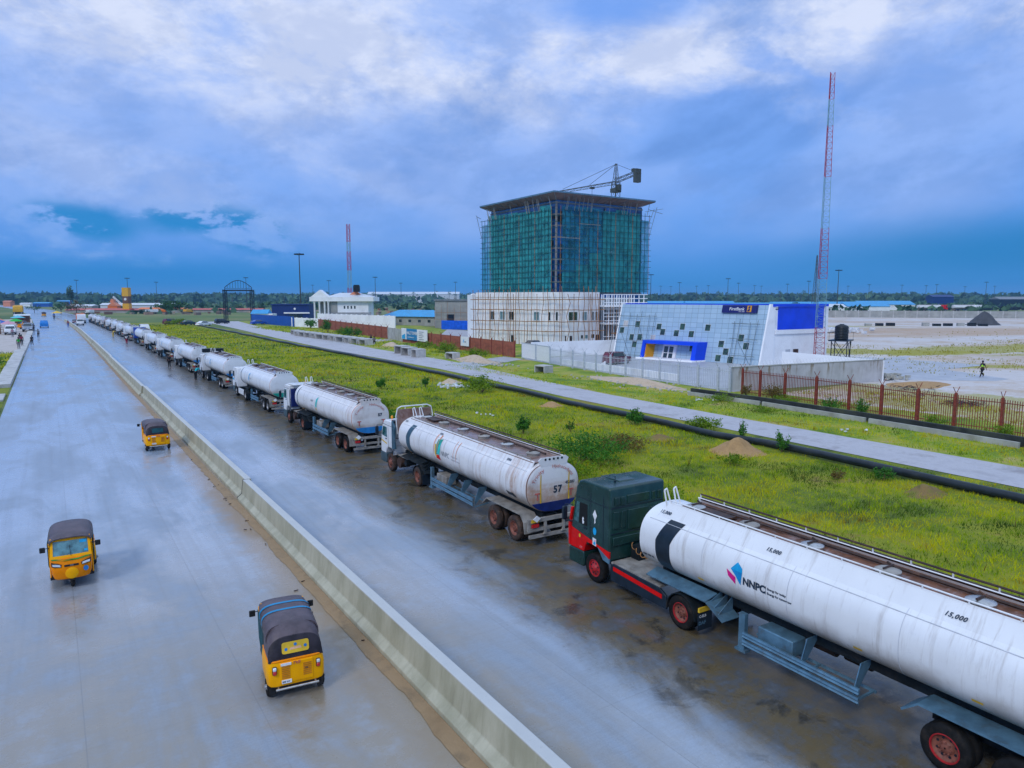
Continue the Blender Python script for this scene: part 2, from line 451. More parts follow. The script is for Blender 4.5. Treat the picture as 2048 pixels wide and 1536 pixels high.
def mat_yard():
    mt, q = newmat('sandy_ground')
    v = q.n('ShaderNodeTexCoord').outputs['Object']; X, Y, Z = q.xyz(v)
    n1 = q.noise(v, .05, 8, .6, .5); n2 = q.noise(v, .45, 7, .7); n3 = q.noise(v, 3.0, 5, .7)
    c = q.ramp(q.m('ADD', q.m('MULTIPLY', n1, .55), q.m('ADD', q.m('MULTIPLY', n2, .3), q.m('MULTIPLY', n3, .15))), [(.36, (.46, .40, .34)), (.47, (.56, .52, .50)), (.56, (.48, .38, .29)), (.64, (.36, .26, .16))])
    wx = q.m('MULTIPLY', q.m('SUBTRACT', n2, .5), 2.2); wy = q.m('MULTIPLY', q.m('SUBTRACT', n1, .5), 3.0)
    def spot(c, x0, y0, ra, rb, an, colr, amt):
        cs, sn = math.cos(R(an)), math.sin(R(an)); dx = q.m('SUBTRACT', X, x0); dy = q.m('SUBTRACT', Y, y0)
        u = q.m('DIVIDE', q.m('ADD', q.m('MULTIPLY', dx, cs), q.m('MULTIPLY', dy, sn)), ra); w = q.m('DIVIDE', q.m('ADD', q.m('MULTIPLY', dx, -sn), q.m('MULTIPLY', dy, cs)), rb)
        d = q.m('ADD', q.m('SQRT', q.m('ADD', q.m('MULTIPLY', u, u), q.m('MULTIPLY', w, w))), q.m('ADD', wx, wy))
        return q.mix(q.m('MULTIPLY', q.mr(d, 1.15, .75, 0, amt), q.mr(n3, .3, .55, .35, 1)), c, colr)
    YG = (.30, .27, .012); TN = (.42, .27, .15)
    for a in ((230, 115, 110, 22, -33, TN, .8), (205, 100, 60, 7, -20, TN, .6), (290, 175, 90, 10, -33, TN, .5)): c = spot(c, *a)
    for a in ((128, 78, 24, 7, -52, YG, .95), (112, 54, 22, 5, -42, YG, .95), (165, 66, 34, 9, -10, YG, .95), (150, 55, 16, 3, -15, YG, .7), (230, 160, 40, 6, -40, YG, .6), (76, 36, 22, 5, -80, YG, .75), (68, 24, 5, 26, -8, YG, .9)): c = spot(c, *a)
    q.put(q.b.inputs['Base Color'], c); q.b.inputs['Roughness'].default_value = .8; q.b.inputs['Specular IOR Level'].default_value = .3
    bump_to(q, q.m('ADD', n2, q.m('MULTIPLY', n3, .5)), .5, .1)
    return mt
M_yard = mat_yard()
M_gravel = mat_ground('wet_gravel', [(0.34, (0.36, 0.345, 0.36)), (0.5, (0.46, 0.445, 0.46)), (0.64, (0.30, 0.28, 0.285))], 0.35, 0.7, sc2=2.5)
M_verge = mat_ground('verge_soil', [(0.38, (0.08, 0.15, 0.012)), (0.48, (0.20, 0.27, 0.015)), (0.56, (0.33, 0.31, 0.05)), (0.62, (0.40, 0.28, 0.15)), (0.7, (0.45, 0.33, 0.22))], 0.2, sc2=1.2)
M_sand = mat_ground('washed_sand', [(0.35, (0.27, 0.175, 0.09)), (0.5, (0.34, 0.225, 0.12)), (0.65, (0.20, 0.14, 0.08))], 0.6, 0.6, sc2=4)
M_pave = pmat('pale_paving', (0.42, 0.42, 0.43), 0.45, var=0.15, sc=0.6, dirt=(0.26, 0.25, 0.23), bump=0.1)
M_conc = pmat('weathered_concrete', (0.40, 0.395, 0.35), 0.75, var=0.2, sc=0.8, bump=0.25, bsc=8, dirt=(0.22, 0.20, 0.15), dirtamt=0.6)
M_conc2 = pmat('pale_concrete', (0.50, 0.49, 0.47), 0.7, var=0.2, sc=1.2, bump=0.25, bsc=9, dirt=(0.25, 0.22, 0.16), dirtamt=0.6)

# one ground sheet to the horizon
mb = MB(); mb.quad((-5000, -800, 0), (5500, -800, 0), (5500, 6500, 0), (-5000, 6500, 0))
tag(mb.build('ground', M_plain), kind='structure')
ys = [-30, 0, 40, 80, 120, 160, 190] + list(range(220, 520, 30)) + list(range(560, 1700, 80))
tag(grid_sheet('road', [(yy, -4.0 + rx(yy), 19.6 + rx(yy)) for yy in ys], None, 0.035, M_road))
grid_sheet('grass_field', [(yy, 19.3 + rx(yy), 49.0) for yy in (-30, 60, 150, 190, 260, 330)], None, 0.012, M_field)
GR = [(-20, 42.4, 47.9), (10, 42.4, 47.8), (16, 42.6, 47.8), (39, 43.2, 48.0), (57, 43.6, 48.6), (75, 45.2, 50.5), (90, 46.2, 52.6), (103, 46.2, 53.6), (134, 46.0, 54.2), (151, 46.6, 55.6), (187, 48.2, 58.0), (242, 51.5, 60.0), (330, 56, 70)]
grid_sheet('verge', [(-30, 47, 64), (60, 47.5, 64), (100, 52, 68), (160, 54, 72), (330, 66, 84)], None, 0.018, M_verge)
grid_sheet('gravel_road', GR, None, 0.040, M_gravel)
grid_sheet('yard', [(-60, 60, 520), (47, 60, 520), (48, 84, 520), (150, 104, 520), (245, 120, 420)], None, 0.008, M_yard)
grid_sheet('forecourt', [(50.5, 61.2, 118), (66, 62, 118), (98, 65.5, 100)], None, 0.030, M_pave)
grid_sheet('yard_lane', [(40, 96, 100), (47, 88, 104), (51, 86, 106), (60, 100, 112), (66, 118, 126)], None, 0.014, M_pave)
mb = MB(); mb.quad((49.5, 88, .05), (65.2, 97.0, .05), (65.6, 103.5, .05), (52.0, 96.5, .05))
tag(mb.build('driveway', M_pave), kind='structure')
mb = MB(); mb.quad((53, 152, .05), (69, 158, .05), (70, 165, .05), (54, 163, .05))
tag(mb.build('driveway', M_pave), kind='structure')
mb = MB(); mb.quad((70, 128, .03), (110, 190, .03), (108, 205, .03), (70, 141, .03))
tag(mb.build('path', M_gravel), kind='structure')
mb = MB(); mb.quad((66, 102, .012), (86, 120, .012), (120, 260, .012), (78, 240, .012))
tag(mb.build('compound_ground', M_verge), kind='structure')
# left side of the road
M_dirt = mat_ground('market_dirt', [(0.35, (0.42, 0.37, 0.33)), (0.5, (0.52, 0.46, 0.42)), (0.65, (0.30, 0.26, 0.20))], 0.2, sc2=1.0)
grid_sheet('market_ground', [(150, -60, -4.0), (190, -70, -4.0), (260, -90, -4.5), (420, -110, -7)], None, 0.014, M_dirt)
grid_sheet('grass_bank', [(20, -30, -4.2), (100, -30, -4.2), (152, -12, -4.2), (160, -6, -4.2)], None, 0.020, M_field)

# sand washed against the median
random.seed(3)
mb = MB(); pts = []; yy = -12.0; rows = []
while yy < 330:
    w = 0.24 + 0.13 * mnoise.noise(Vector((yy * 0.35, 3, 0))) + 0.07 * mnoise.noise(Vector((yy * 1.7, 8, 0))) + .04 * mnoise.noise(Vector((yy * 6, 1, 0)))
    w *= 1.0 if yy < 60 else max(0.55, 1 - (yy - 60) / 300)
    rows.append((yy, 7.22 - w - 0.12 + rx(yy), 7.25 + rx(yy))); yy += 0.25 if yy < 70 else 3
grid_sheet('sand_strip', rows, None, 0.048, M_sand)

# concrete median: cast sections with open joints
def mat_barrier():
    mt, q = newmat('median_concrete')
    v = q.n('ShaderNodeTexCoord').outputs['Object']
    X, Y, Z = q.xyz(v)
    n1 = q.noise(q.comb(X, q.m('MULTIPLY', Y, 0.9), q.m('MULTIPLY', Z, 0.3)), 1.4, 7, 0.65)
    st = q.noise(q.comb(0, q.m('MULTIPLY', Y, 3.0), q.m('MULTIPLY', Z, 0.35)), 1.0, 6, 0.7)
    n3 = q.noise(v, 14, 4, 0.7)
    c = q.mix(q.mr(n1, 0.3, 0.7), (0.32, 0.30, 0.20), (0.46, 0.43, 0.31))
    c = q.mix(q.m('MULTIPLY', q.mr(st, 0.5, 0.75, 0, 0.6), q.mr(Z, 0.95, 0.25, 0.5, 1.0)), c, (0.20, 0.18, 0.12))
    c = q.mix(q.mr(Z, 0.99, 1.03, 0, 0.75), c, (0.52, 0.53, 0.54))
    c = q.mix(q.mr(n3, 0.62, 0.75, 0, 0.4), c, (0.16, 0.15, 0.12))
    q.put(q.b.inputs['Base Color'], c); q.b.inputs['Roughness'].default_value = 0.62
    bump_to(q, q.m('ADD', n1, q.m('MULTIPLY', n3, 0.4)), 0.25, 0.03)
    return mt
M_bar = mat_barrier()
M_joint = pmat('joint_filler', (0.05, 0.05, 0.045), 0.9)
prof = [(-0.46, 0.0), (-0.46, 0.16), (-0.24, 0.34), (-0.15, 1.04), (0.15, 1.04), (0.24, 0.34), (0.46, 0.16), (0.46, 0.0)]
bar_root = empty('median_barrier', (7.72, 0, 0), label='long concrete median barrier running down the middle of the wet road', cat='barrier')
ends = [-14, 36.3, 81.8, 128, 180, 226, 272, 318, 372]
for i in range(len(ends) - 1):
    a, b = ends[i] + 0.05, ends[i + 1] - 0.05
    dx = (0.0, 0.11, -0.02, 0.08, 0.0, 0.06, 0.0, 0.05)[i]
    n = 1 if b < 190 else 6
    rings = [[(p[0] + dx + rx(a + (b - a) * k / n), a + (b - a) * k / n, p[1] + 0.0) for p in prof] for k in range(n + 1)]
    MB().loft(rings).build('barrier_section', M_bar, bar_root, bevel=0.02 if i < 3 else 0)
    if i < 5:
        MB().prism([(p[0] * 0.97 + dx, p[1] * 0.985) for p in prof], b - 0.02, b + 0.13, 'Y').build('joint', M_joint, bar_root)
M_pole_dark = pmat('dark_pipe', (0.03, 0.035, 0.03), 0.5)
# low kerb ledge along the median foot
rows = [(yy, 7.16 + rx(yy), 7.28 + rx(yy)) for yy in [-14, 60, 190, 260, 372]]
# raised drain cover walkway on the left verge
wk = empty('drain_walkway', (-4.9, 90, 0), label='raised line of square concrete drain covers along the left road edge', cat='walkway')
random.seed(5)
for (ya, yb, xa, xb) in ((97.5, 160, -0.85, 0.75), (160, 330, -0.55, 0.85)):
    yy = ya
    while yy < yb:
        L_ = 2.6 if yb < 200 else 8
        MB().box(xa + rx(yy) + random.uniform(-.03, .03), xb + rx(yy), yy - 90, yy - 90 + L_ - 0.06, 0.0, 0.42 + random.uniform(-.02, .02)).build('slab', M_conc2, wk, bevel=0.02)
        yy += L_
for nm, (x0, x1, y0, y1, h), lb in (('concrete_slab', (-7.6, -4.45, 62, 79, 0.34), 'flat pale concrete culvert slab at the left edge of the photo'),
                                   ('concrete_slab', (-7.4, -4.3, 84.5, 90, 0.2), 'low concrete slab between the grass and the drain walkway on the left')):
    tag(MB().box(x0, x1, y0, y1, 0, h).build(nm, M_conc2, bevel=0.03), lb, 'slab')

# ---------------------------------------------------------------- grass as real blades (stuff)
def mat_grass(name, cols, back=0.25):
    mt, q = newmat(name)
    v = q.n('ShaderNodeTexCoord').outputs['Object']
    X, Y, Z = q.xyz(v)
    f2 = q.comb(X, Y, 0)
    n1 = q.noise(f2, 0.16, 6, 0.6, 0.8); n2 = q.noise(f2, 1.1, 5, 0.65, 0.4); n3 = q.noise(f2, 14, 3, 0.6)
    f = q.m('ADD', q.m('MULTIPLY', n1, 0.52), q.m('ADD', q.m('MULTIPLY', n2, 0.30), q.m('MULTIPLY', n3, 0.18)))
    c = q.ramp(f, cols)
    q.put(q.b.inputs['Base Color'], c)
    q.b.inputs['Roughness'].default_value = 0.55
    q.b.inputs['Specular IOR Level'].default_value = 0.08
    tr = q.n('ShaderNodeBsdfTranslucent'); q.put(tr.inputs[0], c)
    mx = q.n('ShaderNodeMixShader'); mx.inputs[0].default_value = back
    q.lk(q.b.outputs[0], mx.inputs[1]); q.lk(tr.outputs[0], mx.inputs[2])
    o = [k for k in q.nt.nodes if k.type == 'OUTPUT_MATERIAL'][0]
    q.lk(mx.outputs[0], o.inputs[0])
    return mt
M_grass = mat_grass('field_grass', [(0.40, (0.02, 0.055, 0.006)), (0.44, (0.06, 0.14, 0.004)), (0.48, (0.27, 0.40, 0.002)), (0.53, (0.60, 0.57, 0.002)), (0.575, (0.42, 0.33, 0.008)), (0.62, (0.14, 0.075, 0.02))])
M_leaf = mat_grass('shrub_leaves', [(0.38, (0.03, 0.10, 0.015)), (0.5, (0.06, 0.20, 0.02)), (0.62, (0.14, 0.30, 0.02))], 0.25)
M_leaf2 = mat_grass('weed_leaves', [(0.38, (0.06, 0.13, 0.012)), (0.5, (0.16, 0.27, 0.012)), (0.62, (0.27, 0.28, 0.015))], 0.25)
M_leaf3 = mat_grass('dry_leaves', [(0.38, (0.10, 0.06, 0.02)), (0.5, (0.17, 0.12, 0.03)), (0.62, (0.14, 0.19, 0.02))], 0.2)
rng = np.random.default_rng(11)
def blades(name, regions, mt, label, cat='grass'):
    V = []
    for (x0, x1, y0, y1, dens, h0, h1, w, clump) in regions:
        n = int((x1 - x0) * (y1 - y0) * dens)
        xx = rng.uniform(x0, x1, n); yy = rng.uniform(y0, y1, n)
        s = np.array([mnoise.noise(Vector((a * 0.35, b * 0.35, 2))) * 0.6 + mnoise.noise(Vector((a * 1.4, b * 1.4, 5))) * 0.4 for a, b in zip(xx, yy)])
        keep = s > clump
        xx, yy, s = xx[keep], yy[keep], s[keep]; n = len(xx)
        h = (h0 + (h1 - h0) * np.clip(0.45 + s, 0, 1)) * rng.uniform(0.6, 1.25, n)
        t = rng.uniform(0, math.pi, n); ww = w * rng.uniform(0.6, 1.3, n)
        lx = rng.normal(0, 0.42, n) * h; ly = rng.normal(0, 0.42, n) * h
        a = np.stack([xx - ww * np.cos(t), yy - ww * np.sin(t), np.zeros(n)], 1)
        b = np.stack([xx + ww * np.cos(t), yy + ww * np.sin(t), np.zeros(n)], 1)
        c = np.stack([xx + lx, yy + ly, h], 1)
        V.append(np.stack([a, b, c], 1).reshape(-1, 3))
    V = np.concatenate(V).astype(np.float32); n = len(V)
    me = bpy.data.meshes.new(name)
    me.vertices.add(n); me.vertices.foreach_set('co', V.ravel())
    me.loops.add(n); me.loops.foreach_set('vertex_index', np.arange(n, dtype=np.int32))
    me.polygons.add(n // 3); me.polygons.foreach_set('loop_start', np.arange(0, n, 3, dtype=np.int32))
    me.polygons.foreach_set('loop_total', np.full(n // 3, 3, dtype=np.int32))
    me.update(calc_edges=True)
    me.materials.append(mt)
    o = bpy.data.objects.new(name, me); COL.objects.link(o)
    tag(o, label, cat, kind='stuff')
    return o
blades('field_grass', [(19.7, 39.3, 2, 34, 95, .06, .34, .015, -1), (19.7, 40.3, 34, 70, 46, .08, .34, .024, -1),
                       (19.7, 42.5, 70, 130, 12, .12, .42, .05, -1), (19.7, 43, 130, 300, 2.4, .15, .5, .13, -1),
                       (39.9, 42.2, 10, 70, 26, .08, .25, .025, -.25), (41, 45, 70, 160, 7, .10, .3, .05, -.2)],
       M_grass, 'rough bright green grass covering the strip between the lorries and the pipe')
blades('verge_grass', [(48.2, 59.2, 8, 52, 34, .08, .30, .026, -.35), (49, 56, 52, 95, 16, .08, .25, .04, -.15), (60.5, 74, 8, 47, 9, .08, .3, .03, .12),
                       (56, 66, 101, 150, 6, .15, .5, .07, -.2), (58, 74, 150, 260, 2.0, .15, .5, .12, -.25)],
       M_grass, 'patchy grass on the verge between the gravel road and the fences')
blades('bank_grass', [(-22, -5.8, 97, 160, 3.5, .2, .6, .08, -.3), (-20, -7.6, 55, 84, 6, .15, .5, .06, -.3)], M_grass, 'lush grass bank beside the drain walkway on the left edge')
blades('yard_grass', [(112, 146, 64, 94, 2.0, .1, .4, .08, .05), (98, 132, 44, 64, 2.5, .1, .32, .07, .08), (140, 200, 56, 78, 1.6, .1, .4, .1, .05), (62, 74, 8, 47, 14, .08, .3, .03, .0), (180, 300, 40, 110, .25, .1, .4, .12, .2)],
       mat_grass('yard_grass', [(0.38, (0.16, 0.16, 0.012)), (0.5, (0.34, 0.30, 0.012)), (0.62, (0.30, 0.24, 0.03))]), 'low patches of yellowish grass scattered over the sandy yard')

def leafy(mb, c, r, n, ls, seed=0, hollow=0.25):
    """ragged clump: sprigs that start near the foot and carry leaves towards their tips"""
    rd = random.Random(seed)
    ns = max(9, n // 26); sp = []
    for _ in range(ns):
        a = rd.uniform(0, 6.28); sr = rd.random() ** .6
        base = Vector((math.cos(a) * .35 * sr, math.sin(a) * .35 * sr, -.9))
        tip = Vector((math.cos(a) * sr * rd.uniform(.7, 1.15), math.sin(a) * sr * rd.uniform(.7, 1.15), rd.uniform(-.25, 1.1) * (1.08 - .55 * sr)))
        sp.append((base, tip, rd.uniform(.10, .24)))
    for i in range(n):
        b0, t0, w = sp[rd.randrange(ns)]; f = rd.uniform(.25, 1.0) ** .7
        d = Vector((rd.gauss(0, 1), rd.gauss(0, 1), rd.gauss(0, 1))) * w * .6
        q_ = b0.lerp(t0, f) + d
        p = Vector((c[0] + q_.x * r[0], c[1] + q_.y * r[1], c[2] + q_.z * r[2]))
        if p.z < 0.02: p.z = 0.02 + rd.random() * 0.08
        a = Vector((rd.gauss(0, 1), rd.gauss(0, 1), rd.gauss(0, .8))).normalized()
        b = a.cross(Vector((rd.gauss(0, 1), rd.gauss(0, 1), rd.gauss(0, 1)))).normalized()
        s1 = ls * rd.uniform(.45, 1.25); s2 = s1 * 0.38
        mb.add([tuple(p - a * s1), tuple(p + b * s2), tuple(p + a * s1), tuple(p - b * s2)], [(0, 1, 2, 3)])
M_stem = pmat('woody_stem', (0.12, 0.08, 0.045), 0.8)
def shrub(x, y, w, h, n, label, ls=0.07, mt=None, name='shrub', cat='shrub', group=None, seed=None):
    seed = seed if seed is not None else int(x * 13 + y * 7)
    r = empty(name, (x, y, 0.0), label=label, cat=cat, group=group)
    mb = MB(); rd = random.Random(seed)
    leafy(mb, (0, 0, h * 0.52), (w * 0.5, w * 0.5, h * 0.5), n, ls, seed)
    mb.build('foliage', mt or M_leaf, r, fixn=False)
    mb = MB()
    for i in range(5):
        a = rd.uniform(0, 6.28); mb.bar((0, 0, 0), (math.cos(a) * w * .25, math.sin(a) * w * .25, h * .75), 0.02 * max(1, h), 5, 0.008)
    mb.build('stem', M_stem, r)
    return r
# ================================================================== VEHICLES
def mat_tank(name, dirt_z=1.0, rust=0.0, tone=(0.80, 0.80, 0.80)):
    mt, q = newmat(name)
    v = q.n('ShaderNodeTexCoord').outputs['Object']
    X, Y, Z = q.xyz(v)
    n1 = q.noise(v, 0.9, 6, 0.6); n2 = q.noise(v, 5, 6, 0.7)
    st = q.noise(q.comb(q.m('MULTIPLY', X, .6), q.m('MULTIPLY', Y, 5.0), q.m('MULTIPLY', Z, 0.5)), 1.0, 6, 0.65)
    c = q.mix(q.mr(n1, 0.3, 0.7), tuple(k * 0.93 for k in tone), tone)
    # road grime thrown up on the belly
    gz = q.m('ADD', Z, q.m('MULTIPLY', q.m('SUBTRACT', n1, 0.5), 0.9))
    c = q.mix(q.mr(gz, 2.25, 1.45, 0.0, 0.85 * dirt_z), c, (0.26, 0.20, 0.14))
    c = q.mix(q.m('MULTIPLY', q.mr(st, 0.52, 0.74, 0, 0.6), dirt_z), c, (0.42, 0.37, 0.33))
    if rust:
        rs = q.noise(q.comb(0, q.m('MULTIPLY', Y, 1.3), q.m('MULTIPLY', Z, 0.16)), 1.0, 6, 0.65)
        c = q.mix(q.m('MULTIPLY', q.mr(rs, 0.56, 0.68, 0, rust), q.mr(n2, 0.3, 0.6, .4, 1)), c, (0.40, 0.19, 0.08))
    q.put(q.b.inputs['Base Color'], c)
    q.put(q.b.inputs['Roughness'], q.mr(n2, 0.3, 0.7, 0.26, 0.42))
    q.b.inputs['Coat Weight'].default_value = 0.25; q.b.inputs['Coat Roughness'].default_value = 0.2
    bump_to(q, q.m('ADD', q.m('MULTIPLY', n1, 0.8), q.m('MULTIPLY', n2, 0.12)), 0.12, 0.05)
    return mt
M_tank = mat_tank('tank_paint', 1.0, 0.0)
M_tank2 = mat_tank('streaked_tank_paint', 1.15, 0.75, (0.78, 0.76, 0.75))
M_tank3 = mat_tank('tank_paint_worn', 1.15, 0.45, (0.80, 0.77, 0.75))
M_tankbrn = mat_tank('dusty_tank_paint', 1.0, 0.7, (0.50, 0.42, 0.40))
M_black = pmat('black_stripe', (0.012, 0.022, 0.035), 0.35, var=0.3)
M_slate = pmat('slate_stripe', (0.035, 0.09, 0.13), 0.4, var=0.3, dirt=(0.2, 0.25, 0.3))
M_rubber = pmat('tyre_rubber', (0.012, 0.012, 0.012), 0.8, var=0.4, sc=6, bump=0.3, dirt=(0.07, 0.05, 0.035), dirtamt=0.4, spec=.15)
M_rubberd = pmat('muddy_tyre_rubber', (0.05, 0.033, 0.026), 0.85, var=0.4, sc=6, bump=0.3, dirt=(0.16, 0.09, 0.06), dirtamt=0.8)
M_chass = pmat('chassis_paint', (0.012, 0.018, 0.022), 0.55, var=0.4, sc=3, dirt=(0.07, 0.05, 0.035), dirtamt=0.45, spec=.2)
M_steel = pmat('blue_grey_steel', (0.12, 0.24, 0.33), 0.42, metal=0.3, var=0.25, sc=3, dirt=(0.10, 0.09, 0.07), dirtamt=0.55)
M_dirty = pmat('dirty_grey_steel', (0.30, 0.28, 0.25), 0.6, var=0.3, sc=3, dirt=(0.16, 0.10, 0.06), dirtamt=0.7)
M_rust = pmat('rusty_steel', (0.17, 0.07, 0.035), 0.45, var=0.4, sc=4, dirt=(0.35, 0.33, 0.36), dirtamt=0.5)
M_rustd = pmat('dark_rusty_steel', (0.05, 0.028, 0.02), 0.55, var=0.4, sc=5, dirt=(0.18, 0.08, 0.04), dirtamt=0.6)
M_deckwet = pmat('wet_tank_deck', (0.30, 0.20, 0.17), 0.18, var=0.35, sc=1.6, dirt=(0.17, 0.06, 0.03), dirtamt=0.9)
M_green = pmat('dark_green_cab_paint', (0.010, 0.042, 0.036), 0.24, var=0.25, sc=2, dirt=(0.08, 0.12, 0.11), dirtamt=0.2, spec=.4, coat=0.15)  # paler teal mottle puts a sky reflection into the dusty paint
M_red = pmat('red_paint', (0.72, 0.006, 0.006), 0.33, var=0.2, sc=2, dirt=(0.25, 0.03, 0.02), dirtamt=0.3, spec=.15, coat=0.05)
M_whitec = pmat('white_cab_paint', (0.80, 0.80, 0.80), 0.3, var=0.06, sc=1.5, dirt=(0.48, 0.43, 0.38), dirtamt=0.45, coat=0.3)
M_bluec = pmat('blue_cab_paint', (0.015, 0.06, 0.36), 0.3, var=0.2, coat=0.3)
M_bamboo0 = pmat('orange_hose', (.45, .22, .08), .6)
M_plastic0 = pmat('open_window_dark', (.008, .01, .01), .9, var=.2)  # flat black stands in for the unlit cab behind the open window
M_glass = pmat('dark_window_glass', (0.02, 0.035, 0.04), 0.06, var=0.3, spec=0.9)
M_glass2 = pmat('greenish_window_glass', (0.03, 0.12, 0.12), 0.06, var=0.5, sc=6, spec=0.9)
M_rimred = pmat('red_rim', (0.45, 0.02, 0.025), 0.45, var=0.3, sc=8, dirt=(0.14, 0.06, 0.04), dirtamt=0.6)
M_rimrust = pmat('brown_rim', (0.26, 0.09, 0.06), 0.6, var=0.3, sc=8, dirt=(0.05, 0.03, 0.02), dirtamt=0.6)
M_rimgrey = pmat('grey_rim', (0.33, 0.33, 0.34), 0.45, metal=0.4, var=0.3, sc=8, dirt=(0.12, 0.09, 0.07), dirtamt=0.6)
M_chrome = pmat('dull_chrome', (0.55, 0.52, 0.48), 0.3, metal=0.8, var=0.2, sc=8)
M_greybump = pmat('slate_bumper', (0.06, 0.10, 0.12), 0.5, var=0.3, dirt=(0.15, 0.12, 0.08))
M_letter = pmat('dark_lettering', (0.02, 0.04, 0.07), 0.5)
M_lettergrey = pmat('faded_lettering', (0.20, 0.22, 0.25), 0.5)
M_letterred = pmat('faded_red_lettering', (0.55, 0.13, 0.10), 0.5, var=0.4, sc=10)
M_cyan = pmat('cyan_marking', (0.01, 0.38, 0.72), 0.4)
M_cyan2 = pmat('deep_cyan_marking', (0.005, 0.26, 0.60), 0.4)
M_pink = pmat('pink_marking', (0.70, 0.01, 0.22), 0.4)
M_teal = pmat('teal_marking', (0.01, 0.30, 0.22), 0.45)
M_teal2 = pmat('light_teal_marking', (0.03, 0.52, 0.50), 0.45)
M_yell = pmat('yellow_marking', (0.75, 0.47, 0.03), 0.5)
M_orange = pmat('orange_plastic', (0.85, 0.30, 0.02), 0.4)
M_lampred = pmat('red_lamp', (0.55, 0.02, 0.02), 0.2, spec=0.8)
M_lampclear = pmat('clear_lamp', (0.75, 0.78, 0.80), 0.12, spec=0.9)
M_white = pmat('white_paint', (0.80, 0.80, 0.80), 0.4, var=0.06)
M_tblue = pmat('blue_marking', (0.02, 0.20, 0.50), 0.4)
M_navy = pmat('navy_paint', (0.008, 0.02, 0.13), 0.4, var=0.3)
M_oran2 = pmat('orange_trim', (0.75, 0.26, 0.12), 0.5, var=0.3, sc=8)

def wheel(parent, x, y, r, w, side, rim, rub=None, dual=False, det=True):
    """wheel with its axis along X; side=-1 faces left"""
    rt = empty_child('wheel', parent)
    n = 28 if det else 16
    for k in range(2 if dual else 1):
        off = x - side * (w + 0.04) * k
        x0 = off if side < 0 else off - w
        pr = [(r * .60, x0 + .01), (r * .80, x0 - .005), (r * .95, x0 + .02), (r, x0 + .06), (r * .985, x0 + w * .5), (r, x0 + w - .06), (r * .95, x0 + w - .02), (r * .80, x0 + w + .005), (r * .60, x0 + w - .01)]
        MB().lathe([(r * .57, x0 + w * .3)] + pr + [(r * .57, x0 + w * .7)], n, 'X', (0, y, r), closed=False).build('tyre', rub or M_rubber, rt, smooth=True, angle=50)
    s = side
    f = x + s * (-0.02)
    dish = [(r * .60, f - s * 0.0), (r * .56, f), (r * .53, f - s * .05), (r * .44, f - s * .10 if dual else f - s * .03), (r * .30, f - s * .11 if dual else f), (r * .26, f - s * (.06 if dual else -.03)), (r * .16, f - s * (.03 if dual else -.07)), (0.02, f - s * (.02 if dual else -.08))]
    m = MB().lathe([(a, b) for a, b in dish], n, 'X', (0, y, r), closed=False)
    if det:
        for i in range(8):
            t = i * math.pi / 4
            m.bar((f - s * .09, y + r * .22 * math.cos(t), r + r * .22 * math.sin(t)), (f + s * .0, y + r * .22 * math.cos(t), r + r * .22 * math.sin(t)), .018, 6)
    m.build('rim', M_rimrust if rim is M_rimred and dual else rim, rt, smooth=True, angle=40)
    if rim is M_rimred and dual:
        MB().lathe([(r * .60, f), (r * .585, f + s * .012), (r * .55, f + s * .012), (r * .53, f - s * .03)], n, 'X', (0, y, r), closed=False).build('rim_ring', M_rimred, rt, smooth=True)
    if det and side < 0:
        for i in range(8):
            m = MB(); t = (i + .5) * math.pi / 4
            c = (f - s * (.098 if dual else .008), y + r * .38 * math.cos(t), r + r * .38 * math.sin(t))
            m.bar(c, (c[0] + s * .012, c[1], c[2]), r * .055, 8)
            m.build('rim_hole', M_black, rt)
    return rt
def empty_child(name, parent, loc=(0, 0, 0)):
    o = bpy.data.objects.new(name, None); COL.objects.link(o); o.parent = parent; o.location = loc
    o.empty_display_size = .2
    return o

TA, TBH, TCZ, TN = 1.27, 1.02, 2.36, 2.35
def tsec(t, a=TA, b=TBH, zc=TCZ):
    c, s = math.cos(t), math.sin(t)
    return (a * math.copysign(abs(c) ** (2 / TN), c), zc + b * math.copysign(abs(s) ** (2 / TN), s))
_arc = []
_p = None; _l = 0
for i in range(-60, 88):
    t = math.pi - R(i)
    q_ = tsec(t)
    if _p: _l += math.hypot(q_[0] - _p[0], q_[1] - _p[1])
    _p = q_; _arc.append((_l, q_, i))
_z0 = [a for a in _arc if a[2] == 0][0][0]
_arc = [(a[0] - _z0, a[1], a[2]) for a in _arc]
def tank_map(y0, h0, off=0.012):
    """decal on the left flank: a runs backwards along the tank, b up round the shell from the waist"""
    def fn(a, b):
        h = h0 + b
        for k in range(len(_arc) - 1):
            if _arc[k + 1][0] >= h:
                f = (h - _arc[k][0]) / max(1e-6, _arc[k + 1][0] - _arc[k][0])
                p = (_arc[k][1][0] * (1 - f) + _arc[k + 1][1][0] * f, _arc[k][1][1] * (1 - f) + _arc[k + 1][1][1] * f)
                nx, nz = p[0] / TA ** 2, (p[1] - TCZ) / TBH ** 2
                l = math.hypot(nx, nz)
                return (p[0] + nx / l * off, y0 - a, p[1] + nz / l * off)
        return (0, y0 - a, 3.4)
    return fn
